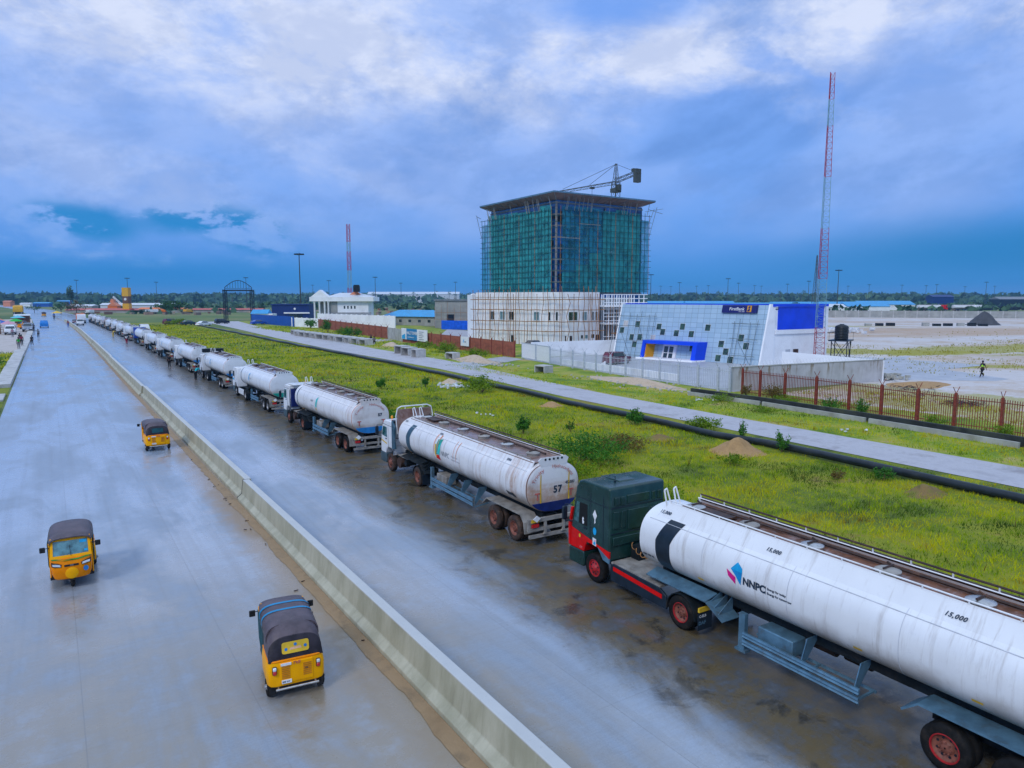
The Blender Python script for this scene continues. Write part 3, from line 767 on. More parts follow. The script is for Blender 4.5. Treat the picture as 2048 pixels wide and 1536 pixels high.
def densify(geo, step=0.12):
    """split long edges so that decals follow the shell"""
    bm = bmesh.new()
    vs_ = [bm.verts.new((a, b, 0)) for a, b in geo[0]]
    for f in geo[1]:
        try: bm.faces.new([vs_[i] for i in f])
        except Exception: pass
    bmesh.ops.triangulate(bm, faces=bm.faces)
    for _ in range(4):
        es = [e for e in bm.edges if e.calc_length() > step]
        if not es: break
        bmesh.ops.subdivide_edges(bm, edges=es, cuts=1)
        bmesh.ops.triangulate(bm, faces=bm.faces)
    bm.verts.index_update()
    r = ([(v.co.x, v.co.y) for v in bm.verts], [tuple(v.index for v in f.verts) for f in bm.faces])
    bm.free(); return r
def decal(parent, name, geo, fn, mt, dens=True):
    mb = MB(); put2d(mb, densify(geo) if dens else geo, fn)
    return mb.build(name, mt, parent, fixn=False)
def poly2(pts): return (pts, [tuple(range(len(pts)))])

def tank_rings(y0, y1, dome=0.28, n=48, grow=0.0):
    rings = []
    for s, dy in ((0.55, -0.0), (0.80, 0.10), (0.93, 0.20), (1.0, dome)):
        rings.append([(s * p[0], y0 - dy * 1.0 + 0.0, TCZ + (p[1] - TCZ) * s) for p in (tsec(2 * math.pi * i / n, TA + grow, TBH + grow) for i in range(n))])
    k = 8
    for j in range(1, k):
        yy = y0 - dome + (y1 - y0 + 2 * dome - 0.2) * j / k
        rings.append([(p[0], yy, p[1]) for p in (tsec(2 * math.pi * i / n, TA + grow, TBH + grow) for i in range(n))])
    for s, dy in ((1.0, 0.06), (0.97, 0.035), (0.9, 0.025), (0.5, 0.0)):
        rings.append([(s * p[0], y1 + dy, TCZ + (p[1] - TCZ) * s) for p in (tsec(2 * math.pi * i / n, TA + grow, TBH + grow) for i in range(n))])
    return rings

def tanker(x, yf, label, cabc, style='plain', rz=0.0, det=2, cfg=None):
    """articulated fuel tanker, nose at the origin, pointing along +Y. det 2 near, 1 middle, 0 far"""
    c = dict(roof=2.95, drive=-5.0, ax=(-13.1, -14.6), tank=(-3.5, -15.9), tankmat=M_tank, rim=M_rimgrey, rub=M_rubber,
             frame=M_dirty, rail=M_steel, logo='cyan', band=M_slate, num=None, rear=M_tblue, lower=None, deck=M_deckwet, visor=True)
    c.update(cfg or {})
    r = empty('tanker_truck', (x, yf, 0.036), rz, label=label, cat='tanker truck', group='fuel tankers queueing nose to tail along the wet road')
    D = det == 2
    ro = c['roof']; hi = ro > 3.2
    # ---- cab
    body_poly = [(-0.02, 0.95), (0.0, 1.45), (-0.10, 2.0), (-0.34, ro - 0.32), (-0.52, ro - 0.08), (-0.75, ro), (-2.2, ro), (-2.25, ro - 0.10), (-2.25, 1.0), (-1.98, 1.0), (-1.90, 1.22), (-1.66, 1.36), (-1.15, 1.36), (-0.90, 1.2), (-0.82, 0.95)]
    if c.get('short'): body_poly = [(max(a, -1.85) if a > -2.0 or True else a, b) for a, b in body_poly]
    yb = -1.85 if c.get('short') else -2.25
    MB().prism(body_poly, -1.24, 1.24).build('cab', cabc, r, bevel=0.07 if D else 0.05, bseg=3 if D else 1)
    cabo = [k for k in r.children if k.name.startswith('cab')][0] if r.children else None
    cabo = COL.objects[-1]
    low = c['lower'] or M_greybump
    # bumper and front wing
    MB().prism([(0.05, 0.38), (0.06, 0.9), (-0.02, 0.96), (-0.82, 0.96), (-0.86, 0.5), (-0.80, 0.38)], -1.25, 1.25).build('bumper', low, r, bevel=0.05)
    if c['lower'] is M_green:
        MB().prism([(0.012, 0.97), (0.03, 1.40), (-0.86, 1.40), (-1.0, 1.36), (-0.92, 1.18), (-0.85, 0.97)], -1.262, 1.262).build('lower_panel', M_red, r, bevel=0.02)
        MB().prism([(-1.0, 1.36), (-1.0, 1.55), (-0.0, 1.72), (0.02, 1.40)], -1.258, 1.258).build('lower_panel', M_red, r)
        MB().prism([(-1.60, 1.37), (-2.25, 1.12), (-2.26, 1.36), (-1.6, 1.44), (-1.0, 1.55), (-1.0, 1.37)], -1.259, -1.20).build('lower_panel', M_red, r)
        MB().prism([(-1.93, 1.0), (-2.25, 0.95), (-2.255, 1.12), (-1.63, 1.37), (-1.68, 1.30)], -1.261, -1.20).build('wheel_arch_trim', M_steel, r)
        MB().prism([(0.03, 1.0), (0.06, 1.85), (-0.06, 1.9), (-0.08, 1.0)], -1.30, -1.18).build('corner_panel', M_red, r, bevel=0.03)
        MB().prism([(-0.02, 1.95), (-0.12, 2.45), (-0.22, 2.45), (-0.12, 1.95)], -1.31, -1.2).build('corner_panel', M_red, r, bevel=0.02)
    for s_ in (-1, 1):
        m = MB().prism([(-0.22, 1.98), (-0.42, ro - 0.42 if not hi else 2.72), (-1.02, ro - 0.42 if not hi else 2.72), (-1.02, 1.92)], s_ * 1.235, s_ * 1.252)
        wd = m.build('side_window', M_plastic0 if style == 'green' else M_glass2 if D else M_glass, r)
        if style == 'green': MB().prism([(-0.22, 1.98), (-0.42, 2.72), (-.58, 2.72), (-.52, 1.96)], s_ * 1.25, s_ * 1.257).build('quarter_light', M_glass2, wd)
        m = MB().prism([(-0.12, 1.0), (-0.16, 1.95), (-0.36, ro - 0.36 if not hi else 2.8), (-1.12, ro - 0.36 if not hi else 2.8), (-1.12, 1.42), (-0.92, 1.30), (-0.86, 1.0)], s_ * 1.238, s_ * 1.246)
        dr = m.build('door', cabc, r)
        MB().box(s_ * 1.25, s_ * 1.275, -1.0, -0.8, 1.82, 1.87).build('door_handle', M_black, dr)
        # mirror
        mi = MB().box(s_ * 1.36, s_ * 1.56, 0.0, 0.10, 1.95, 2.45).build('mirror', M_black, r, bevel=0.03)
        for za, zb in ((2.52, 2.42), (1.9, 2.0)): MB().tube([(s_ * 1.22, -0.14, za), (s_ * 1.46, 0.03, za), (s_ * 1.46, 0.03, zb)], .018, 5).build('mirror_arm', M_black, mi)
        MB().prism([(0.045, 0.55), (0.075, 0.80), (-0.05, 0.80), (-0.05, 0.55)], s_ * 0.75, s_ * 1.2).build('headlight', M_lampclear, r)
    MB().prism([(-0.105, 1.98), (-0.36, ro - 0.38 if not hi else 2.8), (-0.38, ro - 0.38 if not hi else 2.8), (-0.125, 1.98)], -1.08, 1.08).build('windscreen', M_glass, r)
    if D or det == 1:
        MB().box(-.9, .9, -.0, .03, 1.05, 1.7).build('grille', M_black, r)
    if D:
        # pressed panels on the cab back and seams on its side
        m = MB()
        for (xa, xb, za, zb) in ([(-1.05, -.88, 2.95, 3.25), (-.78, -.62, 2.95, 3.25), (-.5, .5, 2.97, 3.27), (.62, .78, 2.95, 3.25), (.88, 1.05, 2.95, 3.25)] if hi else []) + \
                [(-1.1, -.85, 2.15, 2.75 if hi else ro - .2), (-.75, -.58, 2.15, 2.75 if hi else ro - .2), (-.45, .45, 2.05, 2.75 if hi else ro - .2), (.58, .75, 2.1, 2.7), (.85, 1.1, 2.1, 2.7), (-1.1, .2, 1.55, 1.85), (.3, 1.1, 1.55, 1.85)]:
            m.box(xa, xb, yb - 0.045, yb + .02, za, zb)
        m.build('back_panel_pressing', cabc, r, bevel=0.02, bseg=2)
        m = MB()
        for z_ in ((2.86,) if hi else ()) + (1.95,):
            m.box(-1.2, 1.2, yb - 0.012, yb + .02, z_, z_ + .03)
        for yy in (-1.20, -1.9):
            m.box(-1.247, -1.236, yy - .012, yy + .012, 1.40, ro - 0.35)
        m.box(-1.248, -1.236, yb + .1, -0.35, 2.88 if hi else ro - .3, 2.90 if hi else ro - .28)
        m.build('panel_seam', M_black, r)
    if style == 'green':
        MB().prism([(-0.55, ro - .03), (-1.1, ro + .03), (-1.65, ro + .03), (-1.7, ro - .02)], -.35, .35).build('roof_hatch', M_green, r, bevel=.02)
        MB().bar((-.5, -1.6, ro), (-.5, -1.6, ro + .22), .012, 5).cbox((-.5, -1.6, ro + .02), (.06, .06, .04)).build('aerial', M_black, r)
        # stickers on the sleeper side
        f = lambda a, b: (-1.256, -1.45 - a, 2.1 + b)
        decal(r, 'sticker', poly2([(-.12, .36), (0, .56), (.12, .36), (.03, .2), (.05, .1), (-.03, .04), (-.02, .2)]), f, M_white, False)
        decal(r, 'sticker', poly2([(.1 * math.cos(t * .6) , -.22 + .14 * math.sin(t * .6)) for t in range(10)]), f, M_cyan, False)
        decal(r, 'sticker', poly2([(-.1, -.72), (.1, -.74), (.1, -.48), (-.1, -.46)]), lambda a, b: (-1.262, -1.45 - a, 2.1 + b), M_white, False)
        decal(r, 'sticker', poly2([(-.07, -.70), (.06, -.70), (.07, -.6), (-.02, -.58)]), lambda a, b: (-1.266, -1.45 - a, 2.1 + b), M_cyan, False)
        decal(r, 'sticker', poly2([(-.0, -.57), (.07, -.58), (.05, -.51)]), lambda a, b: (-1.266, -1.45 - a, 2.1 + b), M_pink, False)
        decal(r, 'emblem', poly2([(.055 * math.cos(t * .5), .07 * math.sin(t * .5)) for t in range(13)]), lambda a, b: (-1.272, -.62 - a, 1.5 + b), M_yell, False)
        decal(r, 'lettering', text_geo('RX', .12, .2), lambda a, b: (-1.262, -.6 - a, 1.05 + b), M_white, False)
        decal(r, 'window_sticker', poly2([(0, 0), (.08, .02), (.1, .1), (.04, .14), (.09, .2), (.02, .26), (-.02, .18)]), lambda a, b: (-1.256, -.75 - a, 1.97 + b), M_white, False)
    if style == 'rack':
        # roof beacon, stack cowl, side deflector and big hoop behind the cab
        MB().lathe([(.07, ro), (.07, ro + .12), (.04, ro + .16)], 10, 'Z', (-.75, -.6, 0)).build('beacon', M_orange, r, smooth=True)
        MB().prism([(yb + .08, 1.35), (yb + .08, ro + .02), (yb - .05, ro + .08), (yb - .38, ro - .25), (yb - .30, 1.9), (yb - .42, 1.45)], -1.26, -1.16).build('side_deflector', M_slate, r, bevel=.02)
        MB().prism([(yb + .2, ro - .02), (yb + .2, ro + .10), (yb - .2, ro + .10), (yb - .2, ro - .05)], -1.2, -.7).build('roof_cowl', M_black, r, bevel=.03)
        m = MB(); hp = [(-1.05, yb - .3, 2.3), (-1.12, yb - .3, 3.3), (-1.02, yb - .3, 3.75), (-.8, yb - .3, 3.86), (.8, yb - .3, 3.86), (1.05, yb - .3, 3.75), (1.15, yb - .3, 3.3), (1.05, yb - .3, 2.3)]
        m.tube(hp, .035, 6)
        for xx in (-.55, .55): m.bar((xx, yb - .3, 2.4), (xx, yb - .3, 3.85), .022, 5)
        m.build('hoop_frame', M_whitec, r)
        MB().box(-1.05, 1.05, yb - .33, yb - .28, 2.35, 3.7).build('mesh_guard', M_deckwet, r)
        decal(r, 'stripe', poly2([(0, 0), (.85, -.12), (.85, -.2), (0, -.08)]), lambda a, b: (-1.262, -.15 - a, 1.72 + b), M_yell, False)
    if style in ('bluetrim',):
        decal(r, 'stripe', poly2([(0, 0), (.8, 0), (.75, -.2), (0, -.14)]), lambda a, b: (-1.262, -.15 - a, 1.78 + b), M_cyan, False)
    if style == 'open':
        MB().prism([(yb + .02, 1.3), (yb + .02, ro - .25), (yb - .22, ro - .35), (yb - .22, 1.4)], -1.15, 1.15).build('cab_back_recess', M_navy, r)
        MB().lathe([(.06, ro), (.06, ro + .12), (.03, ro + .15)], 8, 'Z', (.5, -.5, 0)).build('beacon', M_orange, r)
        MB().prism([(-.5, ro), (-.7, ro + .05), (yb - .7, ro + .12), (yb - .7, ro + .02)], -1.1, 1.1).build('roof_deflector', M_whitec, r, bevel=.03)
    # ---- tractor chassis
    dx = c['drive']
    m = MB()
    for s_ in (-1, 1): m.box(s_ * .36, s_ * .46, dx - .85, -.6, .78, 1.02)
    m.box(-.45, .45, -2.0, -.6, .5, 1.25); m.box(-.9, .9, dx - .08, dx + .08, .44, .6)
    m.box(-.5, .5, dx - .5, dx + .4, 1.02, 1.14); m.box(-.35, .35, yb - .5, yb - .1, 1.0, 1.5)
    m.build('chassis', M_chass, r)
    if style == 'green':
        MB().prism([(-2.3, .38), (-2.3, .95), (-2.45, 1.02), (dx + .95, .98), (dx + .62, .80), (dx + .60, .38)], -1.22, -1.14).build('side_skirt', M_black, r, bevel=.02)
        MB().prism([(-2.45, .78), (-2.45, .92), (dx + .8, .80), (dx + .8, .66)], -1.232, -1.2).build('skirt_stripe', M_red, r)
        MB().box(-1.2, .9, dx + .9, yb - .06, .98, 1.04).build('deck_plate', M_dirty, r)
    elif style == 'rack' or det == 2:
        m = MB().box(-1.05, 1.0, -3.6, yb - .35, 1.06, 1.12)
        m.build('deck_plate', M_dirty, r)
        MB().lathe([(.30, -1.15), (.30, -.55)], 16, 'X', (0, -2.6, .72)).build('fuel_tank', M_rustd, r, smooth=True)
        MB().lathe([(.18, -1.1), (.18, -.5)], 12, 'X', (0, -3.4, .85)).build('air_tank', M_chass, r, smooth=True)
    elif style == 'bluetrim':
        MB().box(-1.2, -1.12, dx + .65, yb - .1, .4, .95).build('side_skirt', M_whitec, r, bevel=.02)
    else:
        MB().box(-1.1, -.55, dx + .8, yb - .2, .45, .95).build('fuel_tank', M_chass, r, bevel=.05)
    if D:
        # coiled air lines between cab and trailer
        for k, mt_ in ((-.35, M_bamboo0), (.05, M_red), (.3, M_chass)):
            pts_ = [(k + .07 * math.cos(i * .8), yb - .1 - i * .028, 1.55 + .07 * math.sin(i * .8) - .25 * math.sin(math.pi * i / 44)) for i in range(45)]
            MB().tube(pts_, .014, 4).build('air_line', mt_, r)
    # wheels of the tractor
    for s_ in (-1, 1):
        wheel(r, s_ * 1.22, -1.4, .52, .3, s_, c.get('rimf') or c['rim'], c['rub'], False, D)
        wheel(r, s_ * 1.24, dx, .52, .27, s_, c['rim'], c['rub'], True, D)
        m = MB(); a = [(.60 * math.cos(t), .60 * math.sin(t)) for t in [R(k) for k in range(-5, 186, 19)]]
        b = [(.57 * math.cos(t), .57 * math.sin(t)) for t in [R(k) for k in range(185, -6, -19)]]
        m.prism([(dx + p, .52 + q2) for p, q2 in a + b], s_ * .62, s_ * 1.24)
        m.build('mudguard', M_chass, r, smooth=True)
        MB().box(s_ * .64, s_ * 1.22, dx - .72, dx - .70, .22, .75).build('mud_flap', M_black, r)
    if style == 'green':
        decal(r, 'plate_lettering', text_geo('C-ELB', .11, 0, .004), lambda a, b: (-1.18 + a, dx - .725, .62 + b), M_white, False)
        decal(r, 'flap_lettering', text_geo('DAF', .15, 0, .006, 1.1), lambda a, b: (-1.2 + a, dx - .725, .40 + b), M_steel, False)
        MB().box(-1.22, -.75, dx - .76, dx - .70, .80, .93).build('marker_board', M_yell, r)
    # ---- trailer
    t0, t1 = c['tank']
    tm = c['tankmat']
    MB().loft(tank_rings(t0, t1, n=56 if D else 28)).build('tank', tm, r, smooth=True, angle=35)
    # coloured band round the front of the shell
    n = 48 if D else 24
    bw = 0.62 if style == 'green' else 0.52 if style == 'rack' else 0.14
    by = t0 - 1.0 if style == 'green' else t0 - 1.35 if style == 'rack' else t0 - .8
    rings = []
    for yy in (by, by - bw):
        sh = []
        for i in range(n + 1):
            t = math.pi - R(-76) - (R(76 + 58)) * i / n
            p = tsec(t, TA + .008, TBH + .008)
            # the band bends back where it climbs the shoulder
            k = max(0, (p[1] - 2.5)) * (0.45 if style in ('green', 'rack') else 0.1)
            sh.append((p[0], yy - k, p[1]))
        rings.append(sh)
    MB().loft(rings, cap=False, closed=False).build('band', c['band'], r, smooth=True)
    # shell seams and spill guards along the top
    m = MB()
    gx, gz = (.64, 3.54) if style == 'green' else (.76, 3.40)
    gl = [(-1.02, 3.00), (-gx, gz), (-gx + .02, gz + .04), (-gx + .05, gz + .02), (-.96, 2.98)]; gr = [(-.98, 3.06), (-.70, 3.50), (-.68, 3.54), (-.65, 3.52), (-.92, 3.04)]
    MB().prism(gl, t0 - .9, t1 + .3, 'Y').build('spill_guard', tm, r)
    MB().prism([(-a, b) for a, b in gr], t0 - .9, t1 + .3, 'Y').build('spill_guard', tm, r)
    gi = [(-.685, 3.52), (-.645, 3.52), (-.85, 3.2), (-.9, 3.2)]
    MB().prism([(-a, b) for a, b in gi], t0 - 1.0, t1 + .4, 'Y').build('guard_lining', M_rustd, r)
    MB().prism([(-gx - .03, 3.35), (.72, 3.35), (.72, 3.385), (-gx - .03, 3.385)], t0 - .95, t1 + .35, 'Y').build('tank_deck', c['deck'], r)
    if D:
        m = MB()
        ny = int((t0 - t1) / 1.1)
        for i in range(ny + 1):
            yy = t0 - 1.0 - (t0 - t1 - 1.6) * i / ny
            m.bar((.02 - gx, yy, gz), (.02 - gx, yy, gz + .10), .02, 4); m.bar((.68, yy, 3.50), (.68, yy, 3.66), .022, 4)
        m.bar((.02 - gx, t0 - 1.0, gz + .10), (.02 - gx, t1 + .6, gz + .10), .022, 5)
        m.build('guard_rail', M_whitec if style == 'green' else M_dirty, r)
        MB().bar((.68, t0 - 1.0, 3.66), (.68, t1 + .6, 3.66), .03, 5).bar((.74, t0 - 1.0, 3.52), (.74, t1 + .6, 3.52), .04, 4).build('guard_rail', M_rustd, r)
        m = MB().box(-1.272, -1.262, t1 + .5, t0 - .6, 2.985, 3.0)
        for k in range(3):
            pass
    if D:
        M_seam = pmat('weld_seam', (.60, .61, .64), .5)
        for yy in [t0 - 2.9 - k * 2.9 for k in range(int((t0 - t1 - 3) / 2.9))]:
            rr_ = [tsec(math.pi - R(-75) - R(75 + 52) * i / 24, TA + .003, TBH + .003) for i in range(25)]
            MB().loft([[(p[0], yy, p[1]) for p in rr_], [(p[0], yy - .022, p[1]) for p in rr_]], cap=False, closed=False).build('weld_seam', M_seam, r, smooth=True)
        p_ = tsec(math.pi - R(38), TA + .004, TBH + .004)
        MB().box(p_[0] - .004, p_[0] + .012, t1 + .4, t0 - .5, p_[1] - .015, p_[1] + .012).build('weld_seam', M_seam, r)
    ph = 6 if D else 4
    for i in range(ph if det else 0):
        yy = t0 - 1.5 - (t0 - t1 - 3.0) * i / (ph - 1)
        mh = MB().lathe([(.27, 3.38), (.27, 3.46), (.30, 3.47), (.30, 3.50), (.22, 3.54), (.02, 3.56)], 16, 'Z', (-.05, yy, 0)).build('manhole_cover', M_dirty if i % 2 else M_chrome, r, smooth=True, angle=30)
        if D: MB().bar((-.25, yy, 3.58), (.18, yy, 3.58), .025, 5).bar((.14, yy - .14, 3.52), (.14, yy + .14, 3.62), .03, 5).build('clamp', M_rustd, mh)
    m = MB().box(-.3, .3, t0 - 2.9, t0 - 1.9, 3.44, 3.50).bar((.4, t0 - 2.2, 3.45), (.4, t1 + 1.2, 3.45), .04, 5)
    if det: m.bar((.2, t0 - 1.4, 3.5), (.2, t0 - 4.5, 3.5), .03, 4)
    m.build('pipework', M_rustd, r)
    # front fittings (ladder hoops) on the tank
    m = MB()
    for xx in (-.5, -.1):
        m.tube([(xx, t0 - .7, 3.3), (xx, t0 - .55, 3.85), (xx + .1, t0 - .55, 3.9), (xx + .2, t0 - .7, 3.3)], .028, 5)
    m.build('ladder_hoop', M_whitec, r)
    # running gear
    fr = c['frame']
    m = MB()
    for s_ in (-1, 1): m.box(s_ * .42, s_ * .52, t1 + .1, t0 - .6, 1.12, 1.42)
    m.box(-1.0, 1.0, t0 - 2.6, t0 - .8, 1.14, 1.22)
    m.build('trailer_frame', M_chass, r)
    # side apron above the drive wheels
    m = MB()
    m.slab([(-1.26, t0 - .6, 1.22), (-1.26, t0 - 3.1, 1.22), (-.75, t0 - 3.1, 1.36), (-.75, t0 - .6, 1.36)], .03)
    m.slab([(-1.26, t0 - 3.1, 1.22), (-1.26, t0 - 3.75, .86), (-.55, t0 - 3.75, .86), (-.55, t0 - 3.1, 1.25)], .03)
    for k in range(3): m.slab([(-1.2, t0 - 3.15 - .2 * k, 1.2 - .1 * k), (-.6, t0 - 3.15 - .2 * k, 1.45), (-.6, t0 - 3.15 - .2 * k, 1.2 - .1 * k)], .02)
    if D: m.build('side_apron', M_steel if style == 'green' else M_chass, r)
    # landing legs, toolbox, under-run rails with gussets
    ly = t0 - 4.35
    for s_ in (-1, 1):
        MB().box(s_ * 1.02, s_ * 1.16, ly - .1, ly + .1, .34, 1.36).box(s_ * .98, s_ * 1.2, ly - .18, ly + .18, .28, .345).build('landing_leg', c['rail'], r)
    if D: MB().box(-1.05, -.5, ly - 1.55, ly - .45, .72, 1.16).build('toolbox', M_steel if style == 'green' else M_dirty, r, bevel=.03)
    ye = c['ax'][0] + 1.95
    for za in (.50, .72):
        for s_ in (-1, 1):
            MB().prism([(s_ * 1.22, za), (s_ * 1.26, za + .04), (s_ * 1.22, za + .08), (s_ * 1.26, za + .12), (s_ * 1.24, za + .17), (s_ * 1.18, za + .17), (s_ * 1.2, za)], ye, ly - .1, 'Y').build('side_guard', c['rail'], r)
    m = MB(); k = 0
    yy = ly - 1.9
    while yy > ye - .2:
        for s_ in (-1, 1):
            m.slab([(s_ * 1.18, yy, .55), (s_ * 1.18, yy, .78), (s_ * .95, yy, 1.38), (s_ * .55, yy, 1.38), (s_ * .55, yy, 1.25)], .025)
            m.bar((s_ * 1.18, yy, .5), (s_ * .5, yy - .1, .62), .035, 4)
        yy -= 1.45
    m.bar((-.5, ye, .6), (-.5, ly, .6), .04, 4).bar((.5, ye, .6), (.5, ly, .6), .04, 4)
    m.build('gusset_bracket', c['rail'] if D else M_chass, r)
    if D:
        m = MB()
        for k in range(3): m.lathe([(.16, ly - 2.2 - k * .9), (.16, ly - 1.5 - k * .9)], 12, 'Y', (-.1 + .1 * k, 0, .95))
        m.build('valve_pipework', M_rustd, r, smooth=True)
    a0, a1 = c['ax']
    for yy in (a0, a1):
        for s_ in (-1, 1): wheel(r, s_ * 1.26, yy, .53, .27, s_, c['rim'], c['rub'], True, D)
    MB().box(-.9, .9, a0 - .07, a0 + .07, .46, .6).box(-.9, .9, a1 - .07, a1 + .07, .46, .6).box(-.6, -.4, a1 - .6, a0 + .6, .7, .86).box(.4, .6, a1 - .6, a0 + .6, .7, .86).build('axle', M_chass, r)
    for s_ in (-1, 1):
        m = MB()
        pr = [(a0 + .95, .98), (a0 + .60, 1.26), (a1 - .58, 1.26), (a1 - .85, .98), (a1 - .92, .52), (a1 - .88, .52), (a1 - .80, .96), (a1 - .55, 1.22), (a0 + .58, 1.22), (a0 + .92, .94)]
        m.prism(pr, s_ * .60, s_ * 1.28)
        m.build('mudguard', M_steel if style == 'green' else fr, r)
    # tail: bumper bars, lamps, plates
    yr = t1 + .02
    m = MB().box(-1.26, 1.26, yr - .10, yr + .02, 1.02, 1.17).box(-1.26, -1.16, yr - .08, yr, .74, 1.02).box(1.16, 1.26, yr - .08, yr, .74, 1.02).box(-1.26, 1.26, yr - .09, yr + .02, .66, .78)
    m.box(-1.2, 1.2, yr - .08, yr, .36, .50)
    for xx in (-.45, .45): m.prism([(xx - .05, 1.0), (xx + .05, 1.0), (xx + .05, .55), (xx + .14, .48), (xx - .14, .48), (xx - .05, .55)], yr - .12, yr - .04, 'Y')
    m.box(-1.0, 1.0, yr, yr + .8, 1.0, 1.05)
    m.build('rear_bumper', fr, r)
    for s_ in (-1, 1):
        MB().box(s_ * .78, s_ * 1.12, yr - .13, yr - .09, .82, .96).build('tail_lamp', M_lampred, r)
        MB().box(s_ * .78, s_ * 1.14, yr - .13, yr - .102, 1.03, 1.15).build('marker_board', M_yell, r)
    if D or det == 1:
        MB().prism([(-.9, 1.32), (-.72, 1.18), (-.9, 1.02 + .02), (-1.08, 1.18)], yr - .16, yr - .14, 'Y').build('hazard_plate', M_white, r)
        # coloured foot of the end cap
        pts = [tsec(R(k), TA * .97, TBH * .97) for k in range(214, 327, 4)]
        MB().prism(pts, t1 - .03, t1 + .02, 'Y').build('end_cap_foot', c['rear'], r)
        m = MB()
        m.prism([(-.62, 3.25), (-.74, 3.50), (-.6, 3.60), (.6, 3.60), (.74, 3.50), (.62, 3.25)], t1 + .02, t1 + .06, 'Y')
        m.build('rear_spill_plate', tm, r)
        for k in range(-2, 3): MB().bar((k * .2, t1 + .01, 3.52), (k * .2, t1 + .03, 3.52), .05, 8).build('drain_hole', M_black, r)
    # rim seam of end cap
    rg = [tsec(2 * math.pi * i / n, TA + .012, TBH + .012) for i in range(n)]
    MB().loft([[(p[0], t1 + .05, p[1]) for p in rg], [(p[0], t1 + .11, p[1]) for p in rg]], cap=False).build('end_rim', M_oran2 if det == 1 or style == 'open' else M_rust if style == 'rack' else tm, r, smooth=True)
    # ---- markings
    yl = c.get('logo_y', -7.3)
    lg = c['logo']
    if D or det == 1:
        if lg == 'kite':
            k_ = .76; ks = lambda P: poly2([(a * k_, b * k_) for a, b in P])
            fn = tank_map(yl, -.12)
            decal(r, 'logo', ks([(.12, .42), (.38, .72), (.62, .55), (.64, .40)]), fn, M_cyan)
            decal(r, 'logo', ks([(.12, .42), (.64, .40), (.60, -.05), (.52, .02), (.36, .22)]), fn, M_cyan2)
            decal(r, 'logo', ks([(-.06, .36), (.02, .12), (.36, -.10), (.36, .16)]), fn, M_pink)
            decal(r, 'lettering', text_geo('NNPC', .27, 0, .012), tank_map(yl - .52, -.10), M_letter)
            decal(r, 'lettering', poly2([(1.27, -.0), (1.28, -.0), (1.28, .22), (1.27, .22)]), fn, M_letter)
            decal(r, 'lettering', text_geo('Energy for today', .085, 0, .003), tank_map(yl - 1.32, .02), M_letter)
            decal(r, 'lettering', text_geo('Energy for tomorrow', .085, 0, .003), tank_map(yl - 1.32, -.10), M_letter)
        elif lg == 'quad':
            fn = tank_map(yl, -.15)
            decal(r, 'logo', poly2([(.20, .78), (.68, .86), (.66, .40), (.58, .10), (.26, .02)]), fn, M_teal)
            decal(r, 'logo', poly2([(.66, .78), (.70, .30), (.64, .02), (.36, .10)]), tank_map(yl, -.15, .018), M_teal2)
            decal(r, 'logo', poly2([(.04, .50), (.18, .54), (.22, .05), (.32, -.10), (.22, -.14), (.08, .05)]), fn, M_yell)
            decal(r, 'logo', poly2([(.30, -.0), (.60, .06), (.70, -.22), (.26, -.16)]), fn, M_red)
            decal(r, 'lettering', text_geo('NNPC', .34, 0, 0), tank_map(yl - .78, -.08), M_lettergrey)
            decal(r, 'lettering', text_geo('Energy for today', .10, 0, 0), tank_map(yl - 1.95, .05), M_lettergrey)
            decal(r, 'lettering', text_geo('Energy for tomorrow', .10, 0, 0), tank_map(yl - 1.95, -.10), M_lettergrey)
        elif lg == 'leaf':
            fn = tank_map(yl - 1.2, -.2)
            decal(r, 'logo', poly2([(.0, .1), (.1, .62), (.45, .85), (.36, .35), (.2, -.02)]), fn, M_teal2)
            decal(r, 'logo', poly2([(.0, .05), (.18, -.04), (.24, -.2), (.04, -.14)]), fn, M_yell)
            decal(r, 'lettering', text_geo('NNPC', .22, 0, 0), tank_map(yl - .1, .15), M_lettergrey)
            decal(r, 'lettering', text_geo('Energy for today', .10, 0, 0), tank_map(yl - .2, -.15), M_lettergrey)
        else:
            fn = tank_map(yl, -.1)
            decal(r, 'logo', poly2([(.0, .1), (.15, .55), (.5, .7), (.30, .35), (.35, .0), (.12, -.1)]), fn, M_cyan)
            decal(r, 'lettering', text_geo('NNPC', .2, 0, 0), tank_map(yl - .55, 0), M_lettergrey)
    if D:
        for yy, tx in c.get('caps', []):
            # capacity figures on the spill guard
            gl_ = math.hypot(1.02 - gx, gz - 3.0); ux, uz = (1.02 - gx) / gl_, (gz - 3.00) / gl_; go = .30 if style == 'green' else .18
            decal(r, 'lettering', text_geo(tx, .145, .3, .005, 1.15), lambda a, b, yy=yy: (-1.02 + ux * (b + go) - .016, yy - a, 3.00 + uz * (b + go) + .014), M_letter, False)
        if style == 'green':
            decal(r, 'lettering', text_geo('ABC 765 XJ', .10, .1, .006), tank_map(t0 - .35, -.55), M_letter)
            for yy in (t0 - 2.7, t0 - 7.6, t0 - 10.2):
                decal(r, 'reflector', poly2([(0, 0), (.22, 0), (.22, .07), (0, .07)]), tank_map(yy, -.60), M_yell)
        if style == 'rack':
            decal(r, 'paint_patch', poly2([(0, .06), (.3, .02), (.55, .06), (.75, -.04), (.7, -.18), (.4, -.1), (.1, -.12)]), tank_map(t1 + 1.75, -.42), M_black)
            for yy, w in ((t0 - 4.9, .07), (t0 - 5.3, .12), (t0 - 7.4, .05), (t0 - 7.1, .03)):
                decal(r, 'rust_streak', poly2([(0, .9), (w, .9), (w * .8, .2), (w * .3, -.3), (0, .1)]), tank_map(yy, 0.05), M_oran2)
    nb = c['num']
